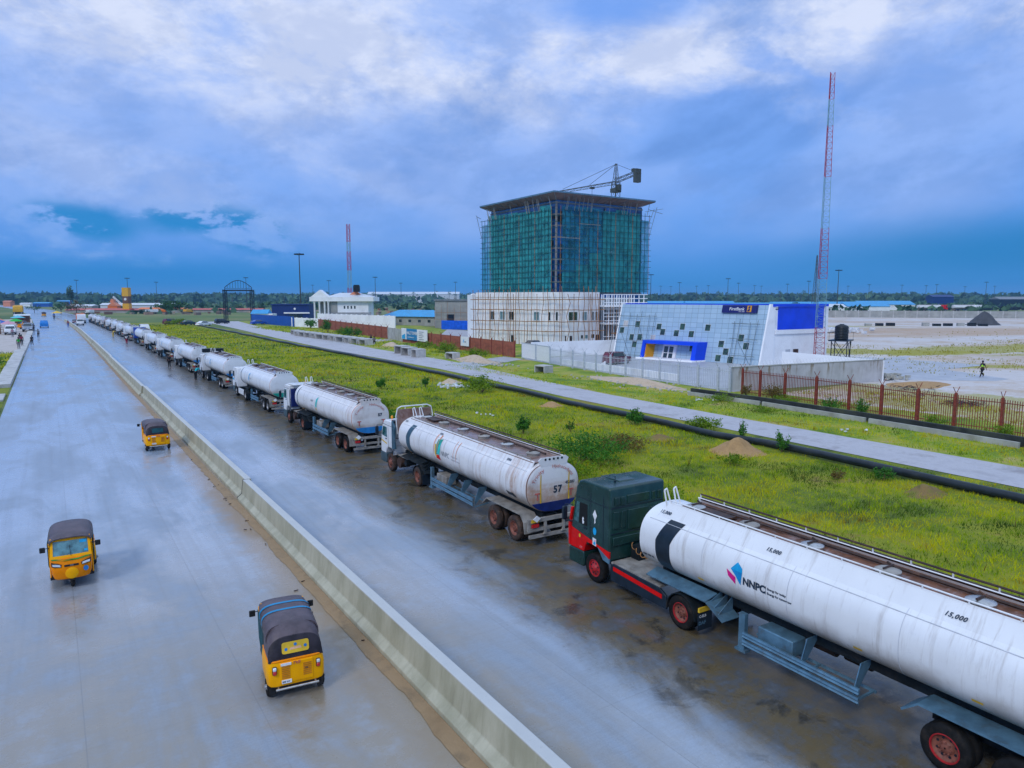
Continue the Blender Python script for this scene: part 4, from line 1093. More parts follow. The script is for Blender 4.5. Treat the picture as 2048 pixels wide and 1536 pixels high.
    if nb:
        f = lambda a, b: (a, t1 - .012, b)
        decal(r, 'lettering', text_geo('57', .40 if nb == 'big' else .26, 0, .014, 1.1, 'CENTER'), lambda a, b: ((0.18 if nb == 'big' else .62) + a, t1 - .014, (2.12 if nb == 'big' else 2.42) + b), M_letter, False)
        for s_ in (-1, 1):
            decal(r, 'lettering', text_geo('T', .42, 0, .012), lambda a, b, s_=s_: ((-.92 if s_ < 0 else .72) + a, t1 - .014, 1.9 + b), M_letterred, False)
        if nb == 'big':
            decal(r, 'lettering', text_geo('45,000', .17, .15, .004), lambda a, b: (.55 + a, t1 - .016, 2.42 + b), M_letter, False)
            for xx in (-.66, .72):
                decal(r, 'rust_streak', poly2([(-.02, 0), (.05, 0), (.04, .55), (.05, 1.15), (.02, 1.3), (-.01, .9)]), lambda a, b, xx=xx: (xx + a, t1 - .011, 1.72 + b), M_yell, False)
        # arched lettering along the upper edge of the cap
        for txt, a0_, a1_ in (('Trinity', 165, 118), ('Hydrocarbons', 96, 28)):
            g0 = text_geo(txt, .26, .15, 0)
            L_ = max(p[0] for p in g0[0])
            def arc(a, b, a0_=a0_, a1_=a1_, L_=L_):
                t = R(a0_ + (a1_ - a0_) * a / L_)
                rr = .88 + b * .9 / 1.1
                return (1.12 * rr * math.cos(t) * .98, t1 - .012, 2.36 + .93 * rr * math.sin(t) * .98)
            decal(r, 'lettering', g0, arc, M_letterred, False)
    return r
CX = 16.92
TT = []
TT.append(tanker(16.80, 20.0, 'nearest tanker, dark green and red cab, black band round its white tank', M_green, 'green', R(-1.35), 2,
    dict(roof=3.58, drive=-5.6, ax=(-13.3, -14.7), tank=(-3.5, -16.8), rim=M_rimred, logo='kite', band=M_black, lower=M_green, deck=M_rust,
         logo_y=-7.40, caps=[(-4.25, '15,000'), (-8.3, '15,000'), (-12.9, '15,000')])))
TT.append(tanker(17.35, 39.1, 'tanker with muddy wheels, hoop frame behind its cab and big black 57 on the tail', M_whitec, 'rack', R(-2.0), 2,
    dict(roof=2.95, drive=-5.3, short=True, ax=(-13.6, -15.3), tank=(-2.6, -16.4), tankmat=M_tank2, rim=M_rimrust, rub=M_rubberd, logo='quad', band=M_slate, num='big', rear=M_navy, logo_y=-7.6,
         caps=[(-3.1, '3500'), (-7.6, '4500'), (-14.2, '5500')])))
TT.append(tanker(CX, 58.6, 'tanker with small 57, two red T marks and sky blue foot on its tail', M_whitec, 'open', 0.0, 2,
    dict(roof=3.1, drive=-5.1, short=True, ax=(-13.0, -14.5), tank=(-3.2, -15.9), tankmat=M_tank3, rim=M_rimrust, rub=M_rubber, logo='leaf', band=M_slate, num='small', rear=M_tblue, frame=M_dirty, logo_y=-7.3)))
TT.append(tanker(CX, 77.8, 'fourth nearest tanker, white cab with light blue stripe, orange rimmed tail', M_whitec, 'bluetrim', 0.0, 1,
    dict(roof=2.95, drive=-5.4, ax=(-12.6, -14.0), tank=(-3.3, -15.2), rim=M_rimgrey, logo='cyan', band=M_slate, rear=M_teal)))
TT.append(tanker(CX, 97.3, 'white tanker beside the person in turquoise, with a dark open box above its cab', M_whitec, 'plain', 0.0, 1,
    dict(roof=3.0, ax=(-12.5, -13.9), tank=(-3.3, -15.2), logo='cyan', rear=M_tblue)))
MB().box(-1.2, 1.2, -2.9, -2.0, 3.3, 3.75).build('roof_box', M_chass, TT[-1])
# remaining queue, further away: copies of the fifth lorry and a few painted differently
far_specs = [(118.5, 'sixth tanker of the queue, with a person in dark clothes standing beside its cab', 'a'),
             (139.5, 'clean white tanker parked between the sixth and eighth tankers of the queue', 'a'),
             (160.0, 'white tanker directly behind the blue cabbed tanker', 'a'),
             (183.0, 'tanker with a bright blue cab', 'b'),
             (205.0, 'white tanker just ahead of the blue cabbed tanker', 'a'),
             (226.0, 'second white tanker ahead of the blue cabbed tanker', 'a'),
             (247.0, 'third white tanker ahead of the blue cabbed tanker', 'a'),
             (268.0, 'fourth white tanker ahead of the blue cabbed tanker', 'a'),
             (289.0, 'tanker with a rusty brown dusty tank near the head of the queue', 'c'),
             (311.0, 'white tanker just ahead of the brown dusty tanker', 'a'),
             (333.0, 'second white tanker ahead of the brown dusty tanker', 'a'),
             (356.0, 'farthest tanker at the head of the queue', 'a')]
proto = None
for i, (yf, lb, kd) in enumerate(far_specs):
    xx = CX + rx(yf) + random.uniform(-.15, .15)
    ang = 1.2e-4 * max(0, yf - 190)
    if kd == 'b':
        o = tanker(xx, yf, lb, M_bluec, 'plain', ang, 0, dict(roof=3.5))
    elif kd == 'c':
        o = tanker(xx, yf, lb, M_whitec, 'plain', ang, 0, dict(tankmat=M_tankbrn, roof=3.0))
    elif proto is None:
        proto = o = tanker(xx, yf, lb, M_whitec, 'plain', ang, 1, dict(roof=3.0, rear=M_tblue))
    else:
        o = copy_tree(proto); o.location = (xx, yf, .036); o.rotation_euler.z = ang; o['label'] = lb

# ---------------------------------------------------------------- three-wheelers
M_taxi = pmat('taxi_yellow', (1.0, 0.42, 0.0), 0.35, var=0.08, sc=3, dirt=(0.6, 0.22, 0.01), dirtamt=0.2, spec=.12, coat=0.04)
M_taxio = pmat('taxi_orange', (0.95, 0.26, 0.0), 0.35, var=0.15, sc=3, spec=.12, coat=0.04)
M_canopy = pmat('canopy_cloth', (0.10, 0.075, 0.085), 0.5, var=0.3, sc=3, bump=0.5, bsc=5, dirt=(0.16, 0.14, 0.15))
M_canopyd = pmat('dark_canopy_cloth', (0.028, 0.022, 0.028), 0.55, var=0.4, sc=4, bump=0.4, bsc=6)
M_curtain = pmat('teal_curtain', (0.01, 0.07, 0.085), 0.8, var=0.4, sc=5, bump=0.5, bsc=8)
M_plastic = pmat('black_plastic', (0.015, 0.015, 0.016), 0.4, var=0.3)
M_cblue = pmat('blue_tape', (0.01, 0.22, 0.42), 0.45)
M_vent = pmat('orange_vent', (0.60, 0.22, 0.01), 0.5)
M_gst = pmat('green_stripe', (0.04, 0.25, 0.02), 0.4)
M_screen = pmat('taxi_windscreen', (0.09, 0.22, 0.24), 0.08, var=0.6, sc=3.5, spec=0.9)
def arch(w, y, z0, z1, n=14, p=3.2):
    """half superellipse section of a canopy, from left foot over the top to right foot"""
    out = []
    for i in range(n + 1):
        t = math.pi * (1 - i / n)
        c_, s_ = math.cos(t), math.sin(t)
        out.append((w * math.copysign(abs(c_) ** (2 / p), c_), y, z0 + (z1 - z0) * abs(s_) ** (2 / p)))
    return out
def shell(mb, rings, th=0.03):
    """open shell with thickness"""
    inner = [[(p[0] * (1 - th / .7), p[1], p[2] - th * (1 if k not in (0, len(r_) - 1) else 0)) for k, p in enumerate(r_)] for r_ in rings]
    mb.loft(rings, cap=False, closed=False)
    mb.loft(inner, cap=False, closed=False)
    n = len(rings[0])
    for a, b in ((rings[0], inner[0]), (rings[-1], inner[-1])):
        for i in range(n - 1): mb.quad(a[i], a[i + 1], b[i + 1], b[i])
    for k in (0, n - 1):
        for j in range(len(rings) - 1): mb.quad(rings[j][k], rings[j + 1][k], inner[j + 1][k], inner[j][k])
    return mb
def rickshaw(x, y, rz, label, front='new', stripes=False, curtain=True, sc=1.0, body=None, rearwin='grey'):
    r = empty('auto_rickshaw', (x, y, .036), rz, sc, label=label, cat='auto rickshaw', group='yellow auto rickshaws on the road')
    Y = body or M_taxi
    # rear tub with rounded corners
    def ring(z, inset=0.0, y0=-1.36, y1=-0.25):
        w = .70 - inset
        return [(-w, y1, z), (-w, y0 + .16, z), (-w + .05, y0 + .05, z), (-w + .17, y0, z), (w - .17, y0, z), (w - .05, y0 + .05, z), (w, y0 + .16, z), (w, y1, z)]
    MB().loft([ring(.36, .03), ring(.42), ring(.80), ring(1.0, .03, -1.32)]).build('rear_body', Y, r, bevel=.03)
    MB().loft([ring(.985, .015, -1.34), ring(1.03, .03, -1.33)]).build('body_rim', M_taxio, r, bevel=.015)
    # floor and front cowl
    MB().box(-.62, .62, -.4, .95, .30, .38).build('floor', M_plastic, r)
    fr = []
    for (z, w, y1_) in ((.34, .50, 1.18), (.55, .56, 1.27), (.85, .585, 1.26), (1.0, .59, 1.22), (1.08, .59, 1.17)):
        fr.append([(-w, .80, z), (-w, y1_ - .14, z), (-w + .10, y1_ - .03, z), (-w * .4, y1_ + .03, z), (w * .4, y1_ + .03, z), (w - .10, y1_ - .03, z), (w, y1_ - .14, z), (w, .80, z)])
    MB().loft(fr).build('front_cowl', M_taxio if front == 'new' else Y, r, bevel=.03)
    # windscreen frame and glass
    def scr(u, v, off=0.0):      # u across -1..1, v up 0..1
        z = 1.06 + .60 * v; yy = 1.175 - .26 * v - .03 * u * u + off
        return (u * (.585 - .02 * v), yy, z)
    m = MB()
    for (u0, u1, v0, v1) in ((-1, 1, 0, .13), (-1, 1, .86, 1.0), (-1, -.86, .13, .86), (.86, 1, .13, .86)):
        k = 6
        for i in range(k):
            a, b = u0 + (u1 - u0) * i / k, u0 + (u1 - u0) * (i + 1) / k
            m.add([scr(a, v0, .02), scr(b, v0, .02), scr(b, v1, .02), scr(a, v1, .02), scr(a, v0, -.03), scr(b, v0, -.03), scr(b, v1, -.03), scr(a, v1, -.03)],
                  [(0, 1, 2, 3), (7, 6, 5, 4), (0, 4, 5, 1), (3, 2, 6, 7), (0, 3, 7, 4), (1, 5, 6, 2)])
    m.build('windscreen_frame', Y, r)
    m = MB(); k = 8
    m.add([scr(-.88 + 1.76 * i / k, v) for v in (.1, .88) for i in range(k + 1)], [(i, i + 1, k + 2 + i, k + 1 + i) for i in range(k)])
    gl = m.build('windscreen', M_screen, r, smooth=True)
    MB().bar(scr(0, .1, .035), scr(.05, .62, .03), .008, 4).build('wiper', M_plastic, gl)
    decal(gl, 'sticker', poly2([(-.80, .66), (-.45, .66), (-.45, .80), (-.80, .80)]), lambda a, b: scr(a, b, .006), M_cyan, False)
    decal(gl, 'sticker', poly2([(-.82, .22), (-.66, .22), (-.66, .32), (-.82, .32)]), lambda a, b: scr(a, b, .006), M_cyan, False)
    if front == 'new':
        decal(r, 'stripe', poly2([(-.56, 1.03), (-.2, .99), (.2, .99), (.56, 1.03), (.56, 1.07), (.2, 1.03), (-.2, 1.03), (-.56, 1.07)]), lambda a, b: (a, 1.27 - abs(a) ** 3 * .45 - (b - 1) * .7, b), M_gst, False)
        for s_ in (-1, 1):
            MB().prism([(s_ * .16, .80), (s_ * .30, .78), (s_ * .55, .84), (s_ * .56, .96), (s_ * .40, .93), (s_ * .22, .86)], 1.10, 1.30 - .02, 'Y').build('headlight_bezel', M_plastic, r, bevel=.01)
            MB().prism([(s_ * .30, .81), (s_ * .52, .865), (s_ * .53, .93), (s_ * .40, .905), (s_ * .31, .875)], 1.15, 1.30, 'Y').build('headlight', M_lampclear, r)
        MB().box(-.2, .2, 1.2, 1.305, .80, .86).build('front_badge_bar', M_plastic, r)
        decal(r, 'lettering', text_geo('TVS', .06, .2, .002, 1, 'CENTER'), lambda a, b: (-a, 1.31, .81 + b), M_chrome, False)
        MB().lathe([(.19, 1.24), (.19, 1.30), (.15, 1.32), (.01, 1.325)], 20, 'Y', (0, 0, .56)).build('nose_pad', M_taxi, r, smooth=True)
        decal(r, 'emblem', poly2([(-.40 + .075 * math.cos(k * .5), .66 + .09 * math.sin(k * .5)) for k in range(13)]), lambda a, b: (a, 1.292, b), M_tblue, False)
    else:
        for s_ in (-1, 1):
            MB().lathe([(.09, 1.20), (.10, 1.28), (.01, 1.30)], 14, 'Y', (s_ * .36, 0, .8)).build('headlight', M_lampclear, r, smooth=True)
    # canopy: front bow to back, then down behind
    cw = .66
    rings = [arch(.60, 1.02, 1.50, 1.70), arch(.62, .80, 1.46, 1.76), arch(cw, .3, 1.40, 1.80), arch(cw, -.3, 1.40, 1.80), arch(cw, -.85, 1.34, 1.77)]
    shell(MB(), rings).build('canopy', M_canopy, r, smooth=True, angle=60)
    rings = [arch(cw + .003, -.42, 1.0, 1.795), arch(cw + .003, -.85, 1.0, 1.78), arch(cw, -1.05, 1.0, 1.70), arch(cw, -1.17, 1.0, 1.56)]
    shell(MB(), rings).build('canopy_back', M_canopy, r, smooth=True, angle=60)
    MB().loft([arch(cw, -1.165, 1.0, 1.57), arch(cw + .0, -1.24, 1.0, 1.40), arch(cw + .01, -1.30, .99, 1.10)], cap=True, closed=True).build('rear_curtain', M_canopyd, r, smooth=True, angle=40)
    # rear window
    def rw(a, b): return (a, -1.284 + (b - 1.25) * .20, b)
    rr = []
    for cx_, cz_, a0 in ((.27, 1.39, 0), (-.27, 1.39, 90), (-.27, 1.21, 180), (.27, 1.21, 270)):
        for t in (0, 30, 60, 90): rr.append((cx_ + .06 * math.cos(R(a0 + t)), cz_ + .05 * math.sin(R(a0 + t))))
    if rearwin == 'yellow':
        w_ = decal(r, 'rear_window', poly2(rr), lambda a, b: (rw(a, b)[0], rw(a, b)[1] - .004, b), M_yell, False)
        for a, b in ((-.23, 1.27), (.0, 1.36), (.24, 1.29)):
            decal(w_, 'sticker', poly2([(a + .04 * math.cos(k * .7), b + .04 * math.sin(k * .7)) for k in range(9)]), lambda p, q2: (rw(p, q2)[0], rw(p, q2)[1] - .009, q2), M_tblue, False)
        decal(w_, 'sticker', poly2([(-.15, 1.24), (.15, 1.25), (.13, 1.31), (-.12, 1.30)]), lambda p, q2: (rw(p, q2)[0], rw(p, q2)[1] - .008, q2), pmat('pale_orange', (.8, .45, .25), .5), False)
    else:
        decal(r, 'rear_window', poly2(rr), lambda a, b: (rw(a, b)[0], rw(a, b)[1] - .004, b), M_curtain, False)
    if stripes:
        for ya in (.42, -.02):
            m = MB(); m.loft([[(p[0] * 1.004, p[1], p[2] + .006) for p in arch(cw, ya + d, 1.45, 1.803)] for d in (0, -.10)], cap=False, closed=False)
            m.build('canopy_stripe', M_cblue, r, smooth=True)
    # open sides: frame posts, side curtain, seat
    for s_ in (-1, 1):
        MB().tube([(s_ * .60, .9, .38), (s_ * .60, .95, 1.0), (s_ * .60, .98, 1.55)], .022, 6).build('side_post', Y, r)
        MB().tube([(s_ * .645, -.25, 1.0), (s_ * .645, -.25, 1.5)], .02, 6).build('side_post', M_plastic, r)
        if curtain:
            m = MB(); P_ = [(.86, 1.52), (.80, .75), (.3, .5), (-.2, .48), (-.42, 1.0), (-.42, 1.5)]
            m.prism(P_, s_ * .635, s_ * .655)
            m.build('side_curtain', M_curtain, r)
        # mirrors
        mi = MB().box(s_ * .70, s_ * .86, .98, 1.03, 1.28, 1.46).build('mirror', M_plastic, r, bevel=.02)
        MB().tube([(s_ * .58, 1.0, 1.42), (s_ * .74, 1.0, 1.40)], .014, 5).build('mirror_arm', M_plastic, mi)
    MB().box(-.55, .55, -.9, -.35, .7, .82).box(-.55, .55, -.98, -.86, .8, 1.3).build('seat', M_plastic, r, bevel=.04)
    MB().box(-.25, .25, .2, .5, .62, .74).build('driver_seat', M_plastic, r, bevel=.04)
    # back: engine door, vents, lamps, plates, bumper
    yb = -1.365
    MB().box(-.40, .40, yb - .012, yb + .05, .44, .96).build('engine_door', Y, r, bevel=.012)
    for s_ in (-1, 1):
        m = MB()
        for k in range(7): m.box(s_ * .16, s_ * .36, yb - .022, yb, .56 + k * .048, .59 + k * .048)
        m.build('vent', M_vent, r)
        tl = MB().cbox((s_ * .53, yb + .005, .80), (.11, .07, .22)).build('tail_lamp', M_plastic, r, bevel=.03)
        MB().cbox((s_ * .53, yb - .02, .755), (.085, .06, .10)).build('red_lens', M_lampred, tl, bevel=.02)
        MB().cbox((s_ * .53, yb - .02, .855), (.085, .06, .09)).build('clear_lens', M_lampclear, tl, bevel=.02)
    MB().box(-.38, -.13, yb - .03, yb - .01, .905, .965).build('plate', M_white, r)
    MB().box(-.37, -.13, yb - .03, yb - .01, .44, .53).build('plate', M_white, r)
    decal(r, 'plate_lettering', text_geo('EPE 417', .055, 0, .002), lambda a, b: (-.355 + a, yb - .033, .465 + b), M_letter, False)
    decal(r, 'lettering', text_geo('TVS', .11, .25, .004), lambda a, b: (-.10 + a, yb - .03, .90 + b), M_letterred, False)
    decal(r, 'lettering', text_geo('225', .05, .1, .002), lambda a, b: (.2 + a, yb - .03, .73 + b), M_letter, False)
    MB().tube([(-.52, yb - .07, .33), (.52, yb - .07, .33)], .028, 8).tube([(-.45, yb - .07, .33), (-.45, yb + .1, .36)], .022, 6).tube([(.45, yb - .07, .33), (.45, yb + .1, .36)], .022, 6).build('rear_bumper', M_chrome, r)
    MB().box(-.6, .6, -1.3, -.5, .26, .38).build('underframe', M_plastic, r)
    for s_ in (-1, 1):
        MB().box(s_ * .50, s_ * .66, -1.30, -1.28, .14, .34).build('mud_flap', M_plastic, r)
        wheel(r, s_ * .70, -1.0, .25, .13, s_, M_rimgrey, M_rubber, False, False)
    wheel(r, .065, .98, .225, .12, 1, M_rimgrey, M_rubber, False, False)
    MB().prism([(1.2, .36), (1.26, .3), (1.12, .5), (.9, .52), (.74, .44), (.76, .40), (.92, .48), (1.1, .45)], -.09, .09).build('front_mudguard', M_plastic, r)
    return r
rickshaw(4.80, 18.4, R(-7), 'yellow rickshaw with two blue stripes across its dark canopy, nearest the camera', front='old', stripes=True, sc=1.0, rearwin='yellow')
rickshaw(0.14, 29.3, R(180 - 2), 'yellow rickshaw driving towards the camera, its windscreen and headlights in view', front='new', curtain=True, sc=1.05, body=M_taxi)
rickshaw(5.45, 52.6, R(2), 'yellow rickshaw driving away close to the median, with a plain dark canopy', front='old', curtain=False, sc=1.04)
rickshaw(-2.6 + .3, 470, 0, 'small far yellow rickshaw in the middle of the road beyond the blue car', front='old', sc=1.5)
rickshaw(-7.6, 285, R(160), 'orange rickshaw parked at the market beside the white cars', front='new', sc=1.5, body=M_taxio)

# ---------------------------------------------------------------- cars and lorries
def car(x, y, rz, paint, label, kind='sedan', sc=1.0, z=0.02, name='parked_car', cat='car', group=None):
    r = empty(name, (x, y, z), rz, sc, label=label, cat=cat, group=group)
    if kind == 'suv': prof_ = [(2.25, .75), (2.2, .98), (1.1, 1.10), (.55, 1.70), (-1.9, 1.74), (-2.25, 1.15), (-2.3, .55)]; cab = [(1.0, 1.12), (.52, 1.62), (-1.85, 1.66), (-2.1, 1.15)]
    elif kind == 'pickup': prof_ = [(2.5, .75), (2.45, 1.0), (1.3, 1.12), (.75, 1.72), (-.6, 1.74), (-.9, 1.12), (-2.5, 1.10), (-2.55, .6)]; cab = [(1.2, 1.14), (.72, 1.66), (-.58, 1.68), (-.8, 1.14)]
    else: prof_ = [(2.2, .60), (2.15, .80), (1.15, .93), (.45, 1.38), (-.95, 1.42), (-1.7, 1.0), (-2.2, .95), (-2.25, .55)]; cab = [(1.02, .95), (.44, 1.33), (-.92, 1.36), (-1.55, 1.0)]
    hi = prof_[3][1] if True else 0
    low = [(2.2 if kind != 'pickup' else 2.5, .30)] + prof_ + [(-2.2 if kind != 'pickup' else -2.5, .30)]
    m = MB(); n = len(low)
    rings = []
    zmax = max(p[1] for p in low); zb = cab[0][1]
    for xx, f in ((-.86, 1), (-.80, 1), (.80, 1), (.86, 1)):
        rings.append([(xx * (1 - .22 * max(0, (p[1] - zb) / (zmax - zb))), p[0] * (1 if abs(xx) < .82 else .985), p[1] if abs(xx) < .82 else p[1] - .02) for p in low])
    m.loft(rings).build('body', paint, r, bevel=.04)
    for s_ in (-1, 1):
        w = [(s_ * (.865 - .19 * ((p[1] - zb) / (zmax - zb))) * (1 if True else 1) + s_ * .004, p[0] * .93 - .02, p[1]) for p in cab]
        MB().slab(w if s_ > 0 else w[::-1], .01).build('side_window', M_glass, r)
    for (a, b), nm in (((cab[0], cab[1]), 'windscreen'), ((cab[3], cab[2]), 'rear_window')):
        s2 = 1 if nm == 'windscreen' else -1
        MB().add([(-.76, a[0] + s2 * .10, a[1]), (.76, a[0] + s2 * .10, a[1]), (.62, b[0] + s2 * .10, b[1]), (-.62, b[0] + s2 * .10, b[1])], [(0, 1, 2, 3)]).build(nm, M_glass, r)
    L = 2.2 if kind != 'pickup' else 2.5
    for s_ in (-1, 1):
        MB().cbox((s_ * .62, L - .0, .70), (.32, .10, .14)).build('headlight', M_lampclear, r)
        MB().cbox((s_ * .68, -L - .03, .82), (.24, .08, .16)).build('tail_lamp', M_lampred, r)
        for yy in (1.35, -1.35):
            wheel(r, s_ * .87, yy, .33, .2, s_, M_rimgrey, M_rubber, False, False)
    MB().box(-.86, .86, L - .06, L + .06, .28, .50).build('front_bumper', M_plastic, r, bevel=.03)
    MB().box(-.86, .86, -L - .10, -L + .02, .28, .50).build('rear_bumper', M_plastic if kind == 'pickup' else paint, r, bevel=.03)
    MB().box(-.25, .25, L + .055, L + .07, .40, .52).build('plate', M_white, r)
    return r
P_white = pmat('white_car_paint', (.80, .80, .80), .25, var=.04, coat=.4)
P_black = pmat('black_car_paint', (.015, .02, .025), .2, coat=.5)
P_blue = pmat('blue_car_paint', (.02, .09, .42), .25, coat=.4)
P_sky = pmat('sky_blue_car_paint', (.02, .22, .62), .3, coat=.4)
P_maroon = pmat('maroon_car_paint', (.13, .012, .03), .25, coat=.4)
P_silver = pmat('silver_car_paint', (.45, .47, .50), .25, metal=.5, coat=.4)
P_dgreen = pmat('dark_teal_car_paint', (.015, .05, .05), .25, coat=.4)
M_lorryo = pmat('orange_lorry_paint', (.80, .18, .01), .4, dirt=(.3, .12, .04))
M_lorryy = pmat('yellow_lorry_paint', (.80, .42, .02), .4, dirt=(.3, .2, .05))
car(47.5, 281, R(-60), P_white, 'white car pulled off beside the start of the pipe', sc=1.25, group='cars by the far end of the gravel road')
car(57.5, 300, R(-75), P_black, 'black car parked under the steel gate arch', 'suv', 1.2, group='cars by the far end of the gravel road')
car(67.5, 283, R(-80), P_blue, 'bright blue car parked in front of the blue corrugated fence', sc=1.3, group='cars by the far end of the gravel road')
car(39.5, 303, R(-65), P_maroon, 'dark maroon car at the far edge of the grass', 'suv', 1.3, group='cars by the far end of the gravel road')
car(44.0, 292, R(-65), P_dgreen, 'dark teal car between the maroon car and the white car', sc=1.3, group='cars by the far end of the gravel road')
car(72.8, 82.5, R(-78), P_maroon, 'maroon car parked in the forecourt left of the silver building', 'suv', 1.1)
car(82.0, 118.0, R(-72), P_black, 'dark car behind the brick red fence near the white scaffolded building', sc=1.15)
car(-9.3, 243, R(180), P_white, 'white car facing the camera on the market dirt', 'suv', 1.5, group='vehicles around the roadside market')
car(-5.6, 262, R(178), P_silver, 'silver pickup facing the camera at the road edge, hazy market behind', 'pickup', 1.5, group='vehicles around the roadside market')
car(-1.6, 296, R(0), P_sky, 'sky blue car driving away on the left carriageway', 'suv', 1.45, name='moving_car')
car(9.6, 312, R(180), P_white, 'white car facing the camera beside the far end of the median', 'pickup', 1.35, name='moving_car')
car(8.6, 330, R(178), P_maroon, 'dark maroon car just behind the white one by the median end', 'sedan', 1.3, name='moving_car')
car(22.0 + 1, 233, R(0), P_white, 'white minibus on the verge beyond the far tankers', 'suv', 1.5)
def lorry(x, y, rz, paint, boxm, label, sc=1.0, z=.036):
    r = empty('lorry', (x, y, z), rz, sc, label=label, cat='lorry')
    MB().prism([(0, .9), (.03, 1.5), (-.25, 2.6), (-.5, 2.75), (-2.0, 2.75), (-2.0, .9)], -1.2, 1.2).build('cab', paint, r, bevel=.06)
    MB().prism([(-.06, 1.65), (-.27, 2.45), (-.24, 2.45), (-.02, 1.65)], -1.05, 1.05).build('windscreen', M_glass, r)
    for s_ in (-1, 1): MB().prism([(-.3, 1.6), (-.45, 2.4), (-1.3, 2.4), (-1.3, 1.6)], s_ * 1.2, s_ * 1.215).build('side_window', M_glass, r)
    MB().box(-1.22, 1.22, -.4, .06, .4, .95).build('bumper', M_chass, r, bevel=.04)
    MB().box(-.5, .5, -7.6, -.4, .7, 1.1).build('chassis', M_chass, r)
    m = MB().prism([(-1.25, 1.1), (1.25, 1.1), (1.25, 2.5), (1.1, 2.9), (-1.1, 2.9), (-1.25, 2.5)], -7.7, -2.2, 'Y')
    m.build('load_body', boxm, r, bevel=.06)
    m = MB()
    for k in range(6): m.box(-1.28, 1.28, -7.6 + k * 1.05, -7.5 + k * 1.05, 1.1, 2.55)
    m.build('body_rib', boxm, r)
    MB().box(-1.2, 1.2, -7.8, -7.7, .5, .9).build('rear_bumper', M_chass, r)
    for s_ in (-1, 1):
        MB().cbox((s_ * .9, .08, .65), (.35, .05, .2)).build('headlight', M_lampclear, r)
        for yy, du in ((-1.1, False), (-5.3, True), (-6.5, True)): wheel(r, s_ * 1.2, yy, .5, .28, s_, M_rimgrey, M_rubber, du, False)
    return r
lorry(11.0, 338, R(180), M_whitec, M_lorryo, 'lorry with an orange body parked next to the far tankers', 1.3)
lorry(-15.5, 520, R(180), M_lorryy, M_lorryy, 'yellow lorry far down the road beyond the market umbrellas', 2.0)

